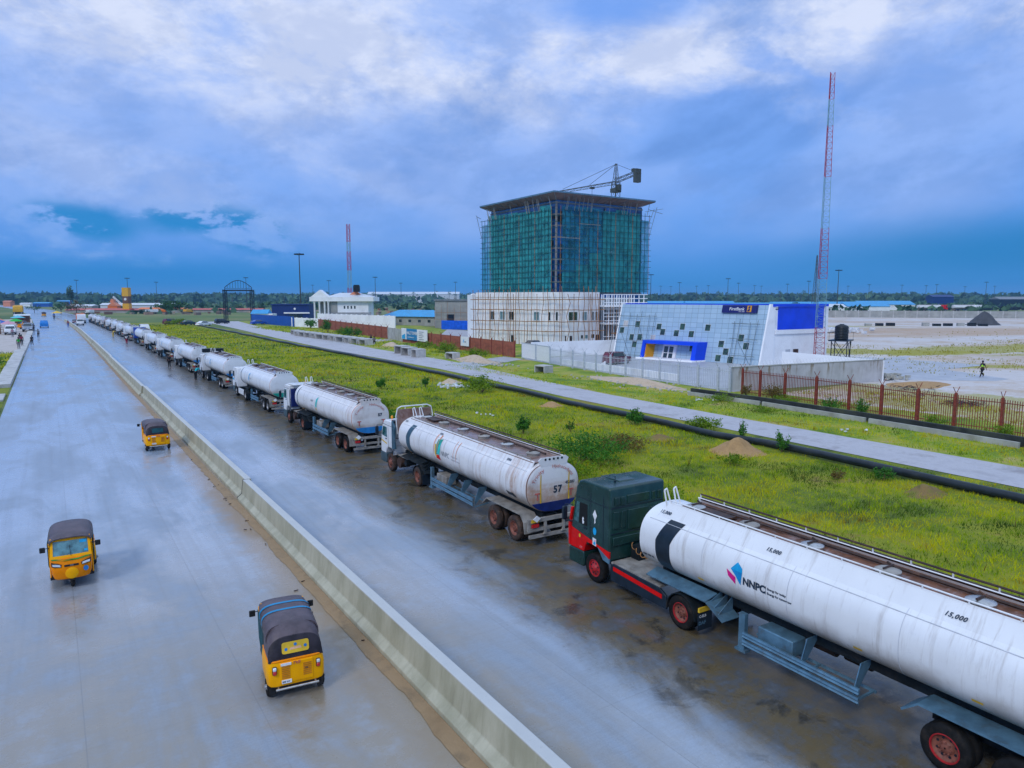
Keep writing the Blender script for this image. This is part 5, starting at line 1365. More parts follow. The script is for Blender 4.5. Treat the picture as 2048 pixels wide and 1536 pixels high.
# ---------------------------------------------------------------- people
M_skin = pmat('brown_skin', (0.10, 0.045, 0.025), 0.5)
M_hair = pmat('black_hair', (0.01, 0.01, 0.01), 0.8)
def skinned(name, pts, edges, mt, parent, root=0):
    me = bpy.data.meshes.new(name); me.from_pydata([p[:3] for p in pts], edges, []); me.materials.append(mt)
    o = bpy.data.objects.new(name, me); COL.objects.link(o); o.parent = parent
    sk = o.modifiers.new('skin', 'SKIN'); sk.use_smooth_shade = True
    if not me.skin_vertices: me.skin_vertices.new()
    for i, v in enumerate(me.skin_vertices[0].data):
        rr = pts[i][3]; v.radius = (rr, rr if len(pts[i]) < 5 else pts[i][4]); v.use_root = (i == root)
    sb = o.modifiers.new('subdivision', 'SUBSURF'); sb.levels = 1; sb.render_levels = 1
    return o
def person(x, y, rz, label, shirt, trouser, pose='stand', sc=1.0, z=.04, vest=None, cap=None):
    r = empty('person', (x, y, z), rz, sc, label=label, cat='person')
    hips, lean, sit = 0.93, 0.0, False
    kneeL, kneeR, footL, footR = (-.10, .03, .50), (.10, .03, .50), (-.11, .0, .08), (.11, .0, .08)
    hL, hR = (-.27, .04, .82), (.27, .04, .82); eL, eR = (-.25, -.02, 1.10), (.25, -.02, 1.10)
    if pose == 'walk':
        kneeL, footL = (-.10, .22, .52), (-.10, .36, .09); kneeR, footR = (.10, -.02, .50), (.10, -.36, .12)
        hL, eL = (-.26, -.22, .88), (-.24, -.12, 1.12); hR, eR = (.25, .28, .95), (.25, .06, 1.10)
    if pose == 'bend':
        lean = .42; hL, eL, hR, eR = (-.18, .62, .62), (-.24, .42, .82), (.18, .62, .62), (.24, .42, .82)
    if pose == 'arm':
        hR, eR = (.78, .05, 1.42), (.50, .02, 1.40)
        kneeL, footL = (-.10, .12, .52), (-.10, .16, .09)
    if pose == 'sit':
        hips = .50; kneeL, kneeR, footL, footR = (-.12, .42, .52), (.12, .42, .52), (-.12, .45, .08), (.12, .45, .08)
        hL, eL, hR, eR = (-.15, .32, .62), (-.25, .05, .72), (.15, .32, .62), (.25, .05, .72)
    d = hips - .93
    def up(p): return (p[0], p[1], p[2] + (d if pose == 'sit' and p[2] > .9 else 0))
    if pose == 'bend':
        ch, sh, nk, hd, tp = (0, .22, 1.20), (0, .34, 1.32), (0, .42, 1.40), (0, .50, 1.47), (0, .56, 1.56)
        sy = .34; sz = 1.30
    else:
        ch, sh, nk, hd, tp = (0, 0, 1.22 + d), (0, 0, 1.40 + d), (0, .01, 1.49 + d), (0, .03, 1.60 + d), (0, .02, 1.70 + d); sy = 0; sz = 1.40 + d
    if pose == 'sit': eL, eR = (eL[0], eL[1], eL[2]), (eR[0], eR[1], eR[2])
    pts = [(0, 0, hips, .13, .10), (*ch, .14, .10), (*sh, .12, .09), (*nk, .055), (*hd, .085, .10), (*tp, .075, .09),
           (-.17, sy, sz, .06), (*eL, .042), (*hL, .032), (.17, sy, sz, .06), (*eR, .042), (*hR, .032),
           (-.10, 0, hips - .08, .09), (*kneeL, .06), (*footL, .045), (footL[0], footL[1] + .16, footL[2] - .045, .035),
           (.10, 0, hips - .08, .09), (*kneeR, .06), (*footR, .045), (footR[0], footR[1] + .16, footR[2] - .045, .035)]
    ed = [(0, 1), (1, 2), (2, 3), (3, 4), (4, 5), (2, 6), (6, 7), (7, 8), (2, 9), (9, 10), (10, 11), (0, 12), (12, 13), (13, 14), (14, 15), (0, 16), (16, 17), (17, 18), (18, 19)]
    for wi, e_, h_ in ((8, eL, hL), (11, eR, hR)):
        dv = (Vector(h_) - Vector(e_)).normalized(); sd = dv.cross(Vector((1, .2, 0))).normalized()
        for k, ln in enumerate((.075, .09, .085, .07)):
            p = Vector(h_) + dv * (.07 + ln) + sd * (k - 1.5) * .02
            pts.append((p.x, p.y, p.z, .008)); ed.append((wi, len(pts) - 1))
        p = Vector(h_) + dv * .06 + sd * -.06; pts.append((p.x, p.y, p.z, .01)); ed.append((wi, len(pts) - 1))
    skinned('body', pts, ed, M_skin, r)
    g_ = .022
    P2 = [(0, 0, hips + .02, .15, .12), (*ch, .16, .12), (*sh, .14, .11), (-.18, sy, sz, .08), (*[(a + b) / 2 for a, b in zip((-.17, sy, sz), eL)], .065), (.18, sy, sz, .08), (*[(a + b) / 2 for a, b in zip((.17, sy, sz), eR)], .065)]
    skinned('shirt', P2, [(0, 1), (1, 2), (2, 3), (3, 4), (2, 5), (5, 6)], shirt, r)
    P3 = [(0, 0, hips, .15, .12), (-.10, 0, hips - .09, .105), (*kneeL, .078), (footL[0], footL[1], footL[2] + .04, .065), (.10, 0, hips - .09, .105), (*kneeR, .078), (footR[0], footR[1], footR[2] + .04, .065)]
    skinned('trousers', P3, [(0, 1), (1, 2), (2, 3), (0, 4), (4, 5), (5, 6)], trouser, r)
    hc = Vector(hd) + Vector((0, -.01, .045))
    MB().lathe([(.103, -.03), (.108, .02), (.09, .075), (.05, .108), (.005, .118)], 12, 'Z', tuple(hc)).build('cap' if cap else 'hair', cap or M_hair, r, smooth=True)
    if vest:
        skinned('vest', [(0, 0, hips + .1, .165, .135), (ch[0], ch[1], ch[2], .175, .135), (sh[0], sh[1], sh[2], .15, .12)], [(0, 1), (1, 2)], vest, r)
    return r
C_ = lambda n, c: pmat(n, c, .8, var=.2, sc=8)
K_dark, K_black, K_grey, K_white = C_('dark_cloth', (.02, .025, .035)), C_('black_cloth', (.012, .012, .014)), C_('grey_cloth', (.16, .17, .19)), C_('white_cloth', (.7, .7, .7))
K_tq, K_green, K_red, K_blue = C_('turquoise_cloth', (.01, .40, .45)), C_('green_cloth', (.02, .42, .05)), C_('red_cloth', (.32, .01, .05)), C_('blue_cloth', (.03, .12, .45))
K_yel, K_viz, K_pink = C_('yellow_cloth', (.55, .40, .10)), C_('hi_vis_cloth', (.45, .85, .05)), C_('pink_cloth', (.6, .3, .35))
person(14.2, 113.2, R(20), 'person in all dark clothes standing beside the sixth tanker', K_dark, K_black, 'stand', 1.12)
person(14.6, 93.8, R(-60), 'person in turquoise bending down beside the fifth tanker', K_tq, K_black, 'bend', 1.12)
person(13.9, 176.5, R(-40), 'person in white shirt beside the blue cabbed tanker', K_white, K_red, 'stand', 1.2)
person(13.4, 207.5, R(-40), 'person in yellowish clothes bending beside the far tankers', K_yel, K_yel, 'bend', 1.3)
person(-5.2, 164.5, R(190), 'person in a bright green shirt on the drain walkway', K_green, K_grey, 'stand', 1.3, z=.42)
person(-5.0, 176.0, R(200), 'person in a red top standing behind the one in green', K_red, K_dark, 'stand', 1.3, z=.42)
person(-5.5, 184.0, R(170), 'person in black on the drain walkway, farthest of the three in a row', K_black, K_grey, 'stand', 1.3, z=.42)
person(-3.4, 182.5, R(10), 'thin person in dark blue walking on the left road edge', K_dark, K_dark, 'walk', 1.25)
person(-2.6, 217.5, R(180), 'person pointing with an outstretched arm on the left carriageway', K_grey, K_dark, 'arm', 1.3)
person(-4.2, 262.0, R(0), 'person in dark grey standing on the road behind the silver pickup', K_grey, K_black, 'stand', 1.4)
person(5.4, 292.0, R(160), 'person in a red shirt at the far end of the median', K_red, K_blue, 'stand', 1.4)
person(2.0, 402.0, R(180), 'person in blue standing in the road beyond the median end', K_blue, K_dark, 'stand', 1.8)
person(-8.2, 224.0, R(30), 'person in pink beside the parked white car at the market', K_pink, K_grey, 'stand', 1.35)
person(-12.1, 232.0, R(150), 'person in white left of the parked white car at the market', K_white, K_dark, 'walk', 1.35)
person(-8.6, 312.0, R(90), 'person in dark clothes by the orange rickshaw at the market', K_dark, K_blue, 'stand', 1.5)
person(58.3, 146.0, R(200), 'person in black sitting on the row of concrete slabs', K_black, K_dark, 'sit', 1.25, z=.55)
person(56.6, 140.0, R(160), 'person in grey sitting at the near end of the concrete slabs', K_grey, K_black, 'sit', 1.25, z=.55)
person(99.4, 42.9, R(75), 'man in a lime high visibility vest striding across the sandy yard', K_dark, K_black, 'walk', 1.22, z=.02, vest=K_viz)
# ================================================================== BUILDINGS AND STRUCTURES
M_bamboo = pmat('bamboo_pole', (0.34, 0.16, 0.06), 0.7, var=0.35, sc=2)
M_scpole = pmat('scaffold_tube', (0.16, 0.20, 0.22), 0.5, var=0.3)
M_tealpole = pmat('teal_scaffold_pole', (0.01, 0.08, 0.085), 0.6, var=0.4)
M_wallw = pmat('white_render', (0.90, 0.90, 0.90), 0.6, var=0.06, sc=0.3, dirt=(0.45, 0.42, 0.40), dirtamt=0.35)
M_wallg = pmat('grey_render', (0.36, 0.36, 0.33), 0.8, var=0.2, sc=0.3, dirt=(0.22, 0.2, 0.16), dirtamt=0.5)
M_deepblue = pmat('deep_blue_cladding', (0.004, 0.06, 0.72), 0.35, var=0.15, sc=.4)
M_signnavy = pmat('sign_navy', (0.012, 0.014, 0.13), 0.35, var=0.1)
M_gold = pmat('gold_cladding', (0.72, 0.33, 0.012), 0.4, var=0.1)
M_winpale = pmat('pale_window', (0.55, 0.52, 0.50), 0.3)
M_wing = pmat('green_reflecting_glass', (0.03, 0.07, 0.035), 0.06, var=0.8, sc=1.2, spec=1.0)
M_roofb = pmat('blue_sheet_roof', (0.03, 0.30, 0.58), 0.35, var=0.15, sc=.5)
M_roofg = pmat('grey_roof_tiles', (0.22, 0.23, 0.24), 0.6, var=0.3, sc=2)
M_roofr = pmat('rusty_red_roof', (0.50, 0.10, 0.07), 0.5, var=0.25, sc=1)
M_roofw = pmat('pale_sheet_roof', (0.62, 0.64, 0.66), 0.4, var=0.1)
M_fbrown = pmat('rusty_fence_paint', (0.24, 0.045, 0.025), 0.6, var=0.35, sc=3, dirt=(.12, .05, .03))
M_fred = pmat('brick_red_fence_sheet', (0.34, 0.10, 0.055), 0.7, var=0.35, sc=1.2, dirt=(.20, .12, .08), dirtamt=.6)
M_fsilver = pmat('silver_fence_paint', (0.55, 0.58, 0.62), 0.4, metal=.2, var=.15)
M_fblue = pmat('blue_corrugated_sheet', (0.01, 0.09, 0.42), 0.45, var=.2, sc=1)
M_fbluel = pmat('bright_blue_sheet', (0.01, 0.13, 0.75), 0.45, var=.2, sc=1)
M_navyb = pmat('navy_building', (0.006, 0.03, 0.16), 0.5, var=.3)
M_towred = pmat('mast_red', (0.40, 0.004, 0.012), 0.5)
M_towwhite = pmat('mast_pale', (0.20, 0.36, 0.42), 0.5)
M_tankblk = pmat('black_water_tank', (0.012, 0.016, 0.018), 0.4, var=.3)

def root(name, p, **k): return empty(name, (p[0], p[1], 0), **k)
def rel(f, r):
    L = r.location
    return lambda *a: (f(*a)[0] - L.x, f(*a)[1] - L.y, f(*a)[2] - L.z)

# ---- silver clad bank with a leaning front
def mat_clad():
    mt, q = newmat('silver_blue_cladding')
    v = q.n('ShaderNodeTexCoord').outputs['Object']
    X, Y, Z = q.xyz(v)
    s = q.m('ADD', q.m('MULTIPLY', X, -.209), q.m('MULTIPLY', Y, .978))
    fx = q.m('FRACT', q.m('DIVIDE', s, 1.12)); fz = q.m('FRACT', q.m('DIVIDE', Z, .76))
    j = q.m('MAXIMUM', q.m('LESS_THAN', fx, .045), q.m('LESS_THAN', fz, .06))
    cell = q.n('ShaderNodeTexWhiteNoise', noise_dimensions='2D')
    q.put(cell.inputs['Vector'], q.comb(q.m('FLOOR', q.m('DIVIDE', s, 1.12)), q.m('FLOOR', q.m('DIVIDE', Z, .76)), 0))
    c = q.mix(cell.outputs[0], (0.36, 0.50, 0.60), (0.43, 0.57, 0.67))
    c = q.mix(q.m('MULTIPLY', j, .7), c, (0.10, 0.16, 0.21))
    q.put(q.b.inputs['Base Color'], c)
    q.b.inputs['Metallic'].default_value = .15; q.b.inputs['Roughness'].default_value = .38
    bump_to(q, q.m('MULTIPLY', j, -1), .5, .03)
    return mt
M_clad = mat_clad()
B0 = Vector((88.9, 69.0, 0)); BU = Vector((-.2090, .9779, 0)); BW = Vector((.99875, -.0499, 0)); BL = 26.8
def bk(s, h, d=0.0): return tuple(BU * s + BW * (d + .2 * h) + Vector((0, 0, h)))       # on the leaning front
def bv(s, h, d=0.0): return tuple(BU * s + BW * d + Vector((0, 0, h)))                    # vertical
bank = empty('bank_building', tuple(B0), label='low silver clad building with a leaning front, bright blue porch and scattered square windows', cat='building')
m = MB(); H_ = 9.0
m.add([bk(0, 0), bk(BL, 0), bk(BL, H_), bk(0, H_), bk(0, 0, .3), bk(BL, 0, .3), bk(BL, H_, .3), bk(0, H_, .3)], [(0, 1, 2, 3), (7, 6, 5, 4), (0, 4, 5, 1), (3, 2, 6, 7), (0, 3, 7, 4), (1, 5, 6, 2)])
m.build('front_wall', M_clad, bank)
def wallbox(s0, s1, d0, d1, z0, z1):
    mm = MB(); c8 = [bv(s, z, d) for z in (z0, z1) for s, d in ((s0, d0), (s1, d0), (s1, d1), (s0, d1))]
    return mm.add(c8, [(3, 2, 1, 0), (4, 5, 6, 7), (0, 1, 5, 4), (1, 2, 6, 5), (2, 3, 7, 6), (3, 0, 4, 7)])
# end wall slab follows the lean
m = MB(); pr = [(0.0, 0), (1.9, 9.15), (3.0, 9.15), (3.0, 0)]
m.add([bv(-.25, h, d) for d, h in pr] + [bv(.0, h, d) for d, h in pr], [(0, 1, 2, 3), (7, 6, 5, 4), (0, 4, 5, 1), (1, 5, 6, 2), (2, 6, 7, 3), (3, 7, 4, 0)])
m.build('end_wall_fin', M_wallw, bank)
m = MB(); m.add([bv(BL, h, d) for d, h in pr] + [bv(BL + .3, h, d) for d, h in pr], [(0, 1, 2, 3), (7, 6, 5, 4), (0, 4, 5, 1), (1, 5, 6, 2), (2, 6, 7, 3), (3, 7, 4, 0)])
m.build('end_wall_fin', M_wallw, bank)
wallbox(0, BL, 2.2, 15.2, 0, 8.3).build('wall', M_wallw, bank)
wallbox(-.1, .0, 2.9, 14.6, 0, 4.65).build('side_wall', M_wallw, bank)
wallbox(-.3, 0, 3.2, 15.0, 4.60, 5.25).build('cornice', M_wallw, bank)
wallbox(-.16, 0, 3.9, 14.45, 5.28, 8.75).build('blue_panel', M_deepblue, bank)
wallbox(-.34, 0.0, 14.5, 15.3, 0.0, 9.0).build('corner_pier', M_wallw, bank)
wallbox(-.35, BL, 2.4, 15.3, 8.76, 9.15).build('roof_edge', M_deepblue, bank)
wallbox(2, BL - 2, 4, 14, 9.16, 9.2).build('roof', M_roofb, bank)
wallbox(-.13, -.10, 5.8, 6.9, 0, 2.2).build('side_door', M_fsilver, bank)
wallbox(-.13, -.10, 7.6, 8.8, 0, 2.2).build('side_door', M_rustd, bank, label='dark brown side door standing open')
for i, (s, h) in enumerate([[25.42, 5.64], [22.95, 5.62], [26.0, 4.49], [23.68, 3.36], [22.01, 3.42], [22.92, 2.15], [19.36, 3.35], [18.52, 5.29], [17.63, 4.44], [14.98, 4.31], [14.03, 5.42], [12.18, 4.26], [9.42, 5.38], [6.61, 2.92], [3.46, 4.0], [2.45, 2.78], [5.62, 1.77], [6.74, .71], [4.65, .56]]):
    m = MB(); a, b = .44, .50
    m.add([bk(s - a, h - b, -.04), bk(s + a, h - b, -.04), bk(s + a, h + b, -.04), bk(s - a, h + b, -.04), bk(s - a, h - b, .02), bk(s + a, h - b, .02), bk(s + a, h + b, .02), bk(s - a, h + b, .02)], [(0, 1, 2, 3), (0, 4, 5, 1), (3, 2, 6, 7), (0, 3, 7, 4), (1, 5, 6, 2)])
    w_ = m.build('window', M_winpale if i in (0, 6) else M_wing, bank)
    MB().add([bk(s - a - .04, h - b - .04, -.02), bk(s + a + .04, h - b - .04, -.02), bk(s + a + .04, h + b + .04, -.02), bk(s - a - .04, h + b + .04, -.02)], [(0, 1, 2, 3)]).build('window_frame', M_white, w_)
# porch
def pb(nm, s0, s1, h0, h1, d0, d1, mt):
    mm = MB(); c8 = [bk(s, z, d) for z in (h0, h1) for s, d in ((s0, d0), (s1, d0), (s1, d1), (s0, d1))]
    return mm.add(c8, [(3, 2, 1, 0), (4, 5, 6, 7), (0, 1, 5, 4), (1, 2, 6, 5), (2, 3, 7, 6), (3, 0, 4, 7)]).build(nm, mt, bank)
pb('porch_beam', 9.0, 19.3, 2.55, 3.10, -2.2, 0, M_deepblue)
pb('porch_leg', 9.0, 9.75, -.05, 2.55, -2.2, 0, M_deepblue)
pb('porch_leg', 18.75, 19.3, -.05, 2.55, -2.2, 0, M_deepblue)
pb('porch_side_wall', 18.65, 18.745, 0, 2.54, -1.9, 0, M_gold)
df = pb('door_frame', 14.3, 16.9, 0, 2.5, -.20, 0, M_white)
for s in (14.85, 15.85):
    for h0, h1 in ((.1, 1.0), (1.12, 2.1)): pb('door_pane', s, s + .72, h0, h1, -.24, -.19, M_glass).parent = df
pb('porch_window', 10.2, 12.0, 1.5, 2.5, -.05, 0, M_wing)
pb('porch_step', 8.8, 19.5, -.02, .25, -2.9, -.02, M_wallw)
# fascia sign
sg = pb('sign_board', 1.55, 7.25, 7.78, 8.98, -.35, -.01, M_signnavy)
def sgf(a, b): return bk(6.0 - a, 8.18 + b, -.37)
decal(sg, 'lettering', text_geo('FirstBank', .66, 0, .006), sgf, M_white, False)
decal(sg, 'lettering', text_geo('Since 1894', .22, 0, 0), lambda a, b: bk(4.4 - a, 7.92 + b, -.37), M_white, False)
pp = [bk(s, h, -.38) for s, h in ((3.05, 7.95), (2.35, 7.95), (2.35, 8.9), (3.05, 8.9))]
MB().add(pp, [(0, 1, 2, 3)]).build('emblem_panel', M_gold, sg)
decal(sg, 'emblem', poly2([(0, 0), (.3, .05), (.42, .3), (.28, .5), (.45, .75), (.2, .85), (.05, .6), (.18, .4), (-.02, .2)]), lambda a, b: bk(2.95 - a, 8.0 + b, -.395), M_signnavy, False)

def scaffold(rt, F, ss, hs, mt, w=.035, brace=True, jit=.12, n=5):
    """pole scaffold: every standard and ledger is its own part. F(s,h,d) gives the point"""
    rd = random.Random(int(abs(ss[0] * 10)) + len(hs))
    for s in ss:
        top = hs[-1] + rd.uniform(.2, .9)
        MB().tube([F(s + rd.uniform(-jit, jit), 0.0, -.55), F(s + rd.uniform(-jit, jit), top * .5, -.55), F(s + rd.uniform(-jit, jit), top, -.55)], w, n).build('standard', mt, rt)
    for h in hs:
        MB().tube([F(ss[0] - .5 + (ss[-1] - ss[0] + 1) * k / 6, h + rd.uniform(-jit, jit) * .5, -.60) for k in range(7)], w, n).build('ledger', mt, rt)
    if brace:
        for k in range(0, len(ss) - 2, 3):
            MB().bar(F(ss[k], 0, -.66), F(ss[k + 2], hs[-2] if len(hs) > 1 else hs[-1], -.66), w * .8, 4).build('brace', mt, rt)
sc1 = empty('scaffold', tuple(B0), label='thin steel scaffold on the left end of the silver clad front', cat='scaffold')
scaffold(sc1, lambda s, h, d: bk(s, h, d), [19.3, 20.2, 21.9, 22.8, 24.2, 26.2, 27.3], [.3, 2.85, 5.3, 7.0], M_scpole, .04)
sc2 = empty('scaffold', tuple(B0), label='thin steel scaffold below the dark blue sign of the silver clad front', cat='scaffold')
scaffold(sc2, lambda s, h, d: bk(s, h, d), [.9, 1.9, 3.7, 4.5], [1.3, 3.85, 6.2], M_scpole, .045)

# ---- white three storey building wrapped in bamboo
FP = [(82.6, 142.3), (84.6, 136.5), (87.0, 130.3), (88.6, 126.6), (90.6, 123.4), (93.2, 121.6), (96.5, 121.0), (101.6, 121.3)]
cum_ = [0]
for a, b in zip(FP[:-1], FP[1:]): cum_.append(cum_[-1] + math.hypot(b[0] - a[0], b[1] - a[1]))
wb = empty('white_building', (90, 130, 0), label='white three storey building with a bent front wrapped in bamboo poles below the netted tower', cat='building')
def wf(s, h, d=0.0):
    s_ = min(max(s, 0), cum_[-1] - 1e-4)
    for k in range(len(FP) - 1):
        if cum_[k + 1] >= s_:
            f = (s_ - cum_[k]) / (cum_[k + 1] - cum_[k]); a, b = FP[k], FP[k + 1]; break
    tx, ty = (b[0] - a[0]), (b[1] - a[1]); l = math.hypot(tx, ty); tx /= l; ty /= l
    e = s - s_
    return (a[0] + (b[0] - a[0]) * f + tx * e + (-ty) * (-1) * d * 1.0 - 90, a[1] + (b[1] - a[1]) * f + ty * e + (-tx) * d * 1.0 - 130 + 0 * d, h)
def wn(s, h, d=0.0):
    """d > 0 goes out towards the road"""
    p = wf(s, h); q2 = wf(s + .05, h) if s < cum_[-1] - .1 else wf(s, h); q0 = wf(s - .05, h) if s > .1 else wf(s, h)
    tx, ty = q2[0] - q0[0], q2[1] - q0[1]; l = math.hypot(tx, ty) or 1
    nx, ny = ty / l, -tx / l
    if nx * (-1) + ny * (-1) < 0: nx, ny = -nx, -ny
    return (p[0] + nx * d, p[1] + ny * d, h)
poly = [(a - 90, b - 130) for a, b in FP] + [(103.5 - 90, 141 - 130), (96 - 90, 158 - 130), (88 - 90, 156 - 130)]
MB().prism(poly, 0, 10.9, 'Z').build('wall', M_wallw, wb)
m = MB(); ps = [wn(k * cum_[-1] / 40, 0, .12) for k in range(41)]; pi_ = [wn(k * cum_[-1] / 40, 0, -.3) for k in range(41)]
m.prism([(a, b) for a, b, _ in ps] + [(a, b) for a, b, _ in reversed(pi_)], 10.3, 11.35, 'Z')
m.build('parapet', M_wallw, wb)
def wwin(s0, s1, h0, h1, mt, frame=True):
    c4 = [wn(s0, h0, .03), wn(s1, h0, .03), wn(s1, h1, .03), wn(s0, h1, .03)]
    o = MB().slab(c4, .05).build('window', mt, wb)
    if frame:
        a, b = (s0 + s1) / 2 - .04, (s0 + s1) / 2 + .04
        MB().slab([wn(a, h0, .08), wn(b, h0, .08), wn(b, h1, .08), wn(a, h1, .08)], .03).build('window_frame', M_white, o)
        MB().slab([wn(s0 - .1, h0 - .12, .10), wn(s1 + .1, h0 - .12, .10), wn(s1 + .1, h0, .10), wn(s0 - .1, h0, .10)], .1).build('sill', M_white, o)
WG = pmat('teal_window_glass', (.12, .26, .30), .1, spec=.9)
for s0, s1, mt in ((4.2, 5.4, M_glass), (7.1, 8.3, WG), (9.6, 10.8, M_glass), (16.2, 17.3, WG), (19.6, 21.6, M_glass), (24.0, 26.0, M_wing), (27.4, 28.5, WG), (30.0, 30.6, M_glass), (31.2, 31.7, M_glass)):
    wwin(s0, s1, 5.3, 7.1, mt)
for s0, s1, h0, h1, mt in ((10.1, 10.9, .1, 1.9, M_glass), (23.2, 24.8, .5, 2.0, M_rustd), (27.0, 27.5, 1.4, 2.1, M_glass), (28.2, 28.9, 1.4, 2.1, WG), (30.0, 30.8, 1.4, 2.2, M_glass), (31.3, 32.2, .4, 2.1, M_rustd)):
    wwin(s0, s1, h0, h1, mt, False)
bs = empty('bamboo_scaffold', (90, 130, 0), label='crooked bamboo scaffold standing against the white three storey building', cat='scaffold')
rd = random.Random(4)
k = 0; s = .1
while s < cum_[-1]:
    j = lambda: rd.uniform(-.22, .22)
    pts_ = [wn(s + j(), h, 1.0) for h in (0, 3.2, 6.2, 9.0)]
    pts_.append(wn(s + j(), rd.choice((11.0, 11.9, 12.6)), 1.0))
    MB().tube(pts_, .07, 5).build('standard', M_bamboo, bs)
    s += rd.choice((.95, 1.15, .5, 1.2))
for h in (3.0, 5.05, 7.55, 9.75):
    q_ = [wn(-.8 + (cum_[-1] + 1.6) * k / 26, h + rd.uniform(-.07, .07), 1.06) for k in range(27)]
    MB().tube(q_, .085, 5).build('ledger', M_bamboo, bs)
for k in range(9):
    s = 1 + k * 3.6
    for h in (3.0, 7.55): MB().bar(wn(s, h, 1.1), wn(s + .1, h + .05, 0), .045, 5).build('putlog', M_bamboo, bs)

# ---- tall tower in green nets, flared roof
TX0, TX1, TY0, TY1 = 106.0, 134.3, 143.2, 174.0
tw = empty('tower_block', (TX0, TY0, 0), label='tall square tower under construction behind green netting, with a wide flared roof', cat='building')
M_tglass = pmat('blue_curtain_glass', (.01, .10, .34), .12, var=.6, sc=.35, spec=.9)
M_tconc = pmat('raw_tower_concrete', (.22, .25, .27), .8, var=.3)
M_soffit = pmat('brown_soffit_boards', (.20, .14, .13), .6, var=.25, sc=.8)
m = MB().box(0, TX1 - TX0, 0, TY1 - TY0, 0, 34.0); m.build('wall', M_tglass, tw)
LX, LY = TX1 - TX0, TY1 - TY0
for k in range(9):
    z_ = 11.2 + k * 2.75
    MB().box(-.12, LX + .12, -.12, LY + .12, z_, z_ + .35).build('floor_slab', M_tconc, tw)
MB().box(-.30, .08, -.30, .08, 11.0, 33.6).build('corner_column', M_dirty, tw)
for xx in (9.4, 15.2, 20.0): MB().box(xx, xx + .35, -.35, 0, 14.0, 33.0).build('facade_fin', M_tconc, tw)
rd = random.Random(12)
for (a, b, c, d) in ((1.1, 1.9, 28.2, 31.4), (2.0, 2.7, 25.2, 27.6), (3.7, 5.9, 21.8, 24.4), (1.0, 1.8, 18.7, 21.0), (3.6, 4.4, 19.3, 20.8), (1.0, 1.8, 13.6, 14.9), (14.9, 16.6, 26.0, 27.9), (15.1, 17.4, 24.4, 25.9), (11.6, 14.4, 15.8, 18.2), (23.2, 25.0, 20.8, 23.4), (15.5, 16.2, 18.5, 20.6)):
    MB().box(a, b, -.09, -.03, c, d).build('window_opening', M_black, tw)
for (a, b, c, d) in ((16.6, 17.4, 24.6, 25.8), (20, 20.6, 27.8, 28.8), (16.9, 20.2, 21.6, 22.6), (23.8, 24.2, 14.2, 15.2), (25.0, 25.4, 12.6, 15.2)):
    MB().box(a, b, -.09, -.03, c, d).build('light_opening', M_lampclear, tw)
for (a, b, c, d) in ((11.5, 12.0, 26, 27.6), (11.6, 12.0, 21, 22.6), (16.6, 17.0, 21.2, 22.4), (6, 6.4, 18.4, 20.6), (14.8, 15.6, 18.8, 19.8)):
    MB().box(-.09, -.03, a, b, c, d).build('light_opening', M_lampclear, tw)
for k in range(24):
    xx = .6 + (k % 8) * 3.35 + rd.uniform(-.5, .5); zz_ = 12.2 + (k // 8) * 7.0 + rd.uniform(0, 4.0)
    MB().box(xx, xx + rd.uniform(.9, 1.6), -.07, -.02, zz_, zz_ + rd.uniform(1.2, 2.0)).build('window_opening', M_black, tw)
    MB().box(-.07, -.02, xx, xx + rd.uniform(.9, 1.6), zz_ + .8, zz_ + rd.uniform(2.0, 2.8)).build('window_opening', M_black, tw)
# roof: slab with flared underside
OX0, OY0, OX1, OY1 = -3.5, -3.7, 27.0 + 2.6, 29.2 + 2.0
m = MB()
top = [(OX0, OY0, 35.5), (OX1, OY0, 35.5), (OX1, OY1, 35.5), (OX0, OY1, 35.5)]
lip = [(a, b, 35.15) for a, b, _ in top]
ins = [(-.2, -.2, 34.0), (LX + .2 - 1.5, -.2, 34.0), (LX + .2 - 1.5, LY - 1, 34.0), (-.2, LY - 1, 34.0)]
m.loft([ins, lip], cap=False)
m.build('roof_soffit', M_soffit, tw)
MB().loft([lip, top]).build('roof', M_steel, tw)
for k in range(12):
    t = k / 11
    a = Vector(lip[0]).lerp(Vector(lip[3]), t); b = Vector(ins[0]).lerp(Vector(ins[3]), t)
    MB().bar(tuple(a * .98 + b * .02 - Vector((0, 0, .05))), tuple(b - Vector((.1, 0, .1))), .07, 4).build('soffit_rib', M_tconc, tw)
    a = Vector(lip[0]).lerp(Vector(lip[1]), t); b = Vector(ins[0]).lerp(Vector(ins[1]), t)
    MB().bar(tuple(a * .98 + b * .02 - Vector((0, 0, .05))), tuple(b - Vector((0, .1, .1))), .07, 4).build('soffit_rib', M_tconc, tw)
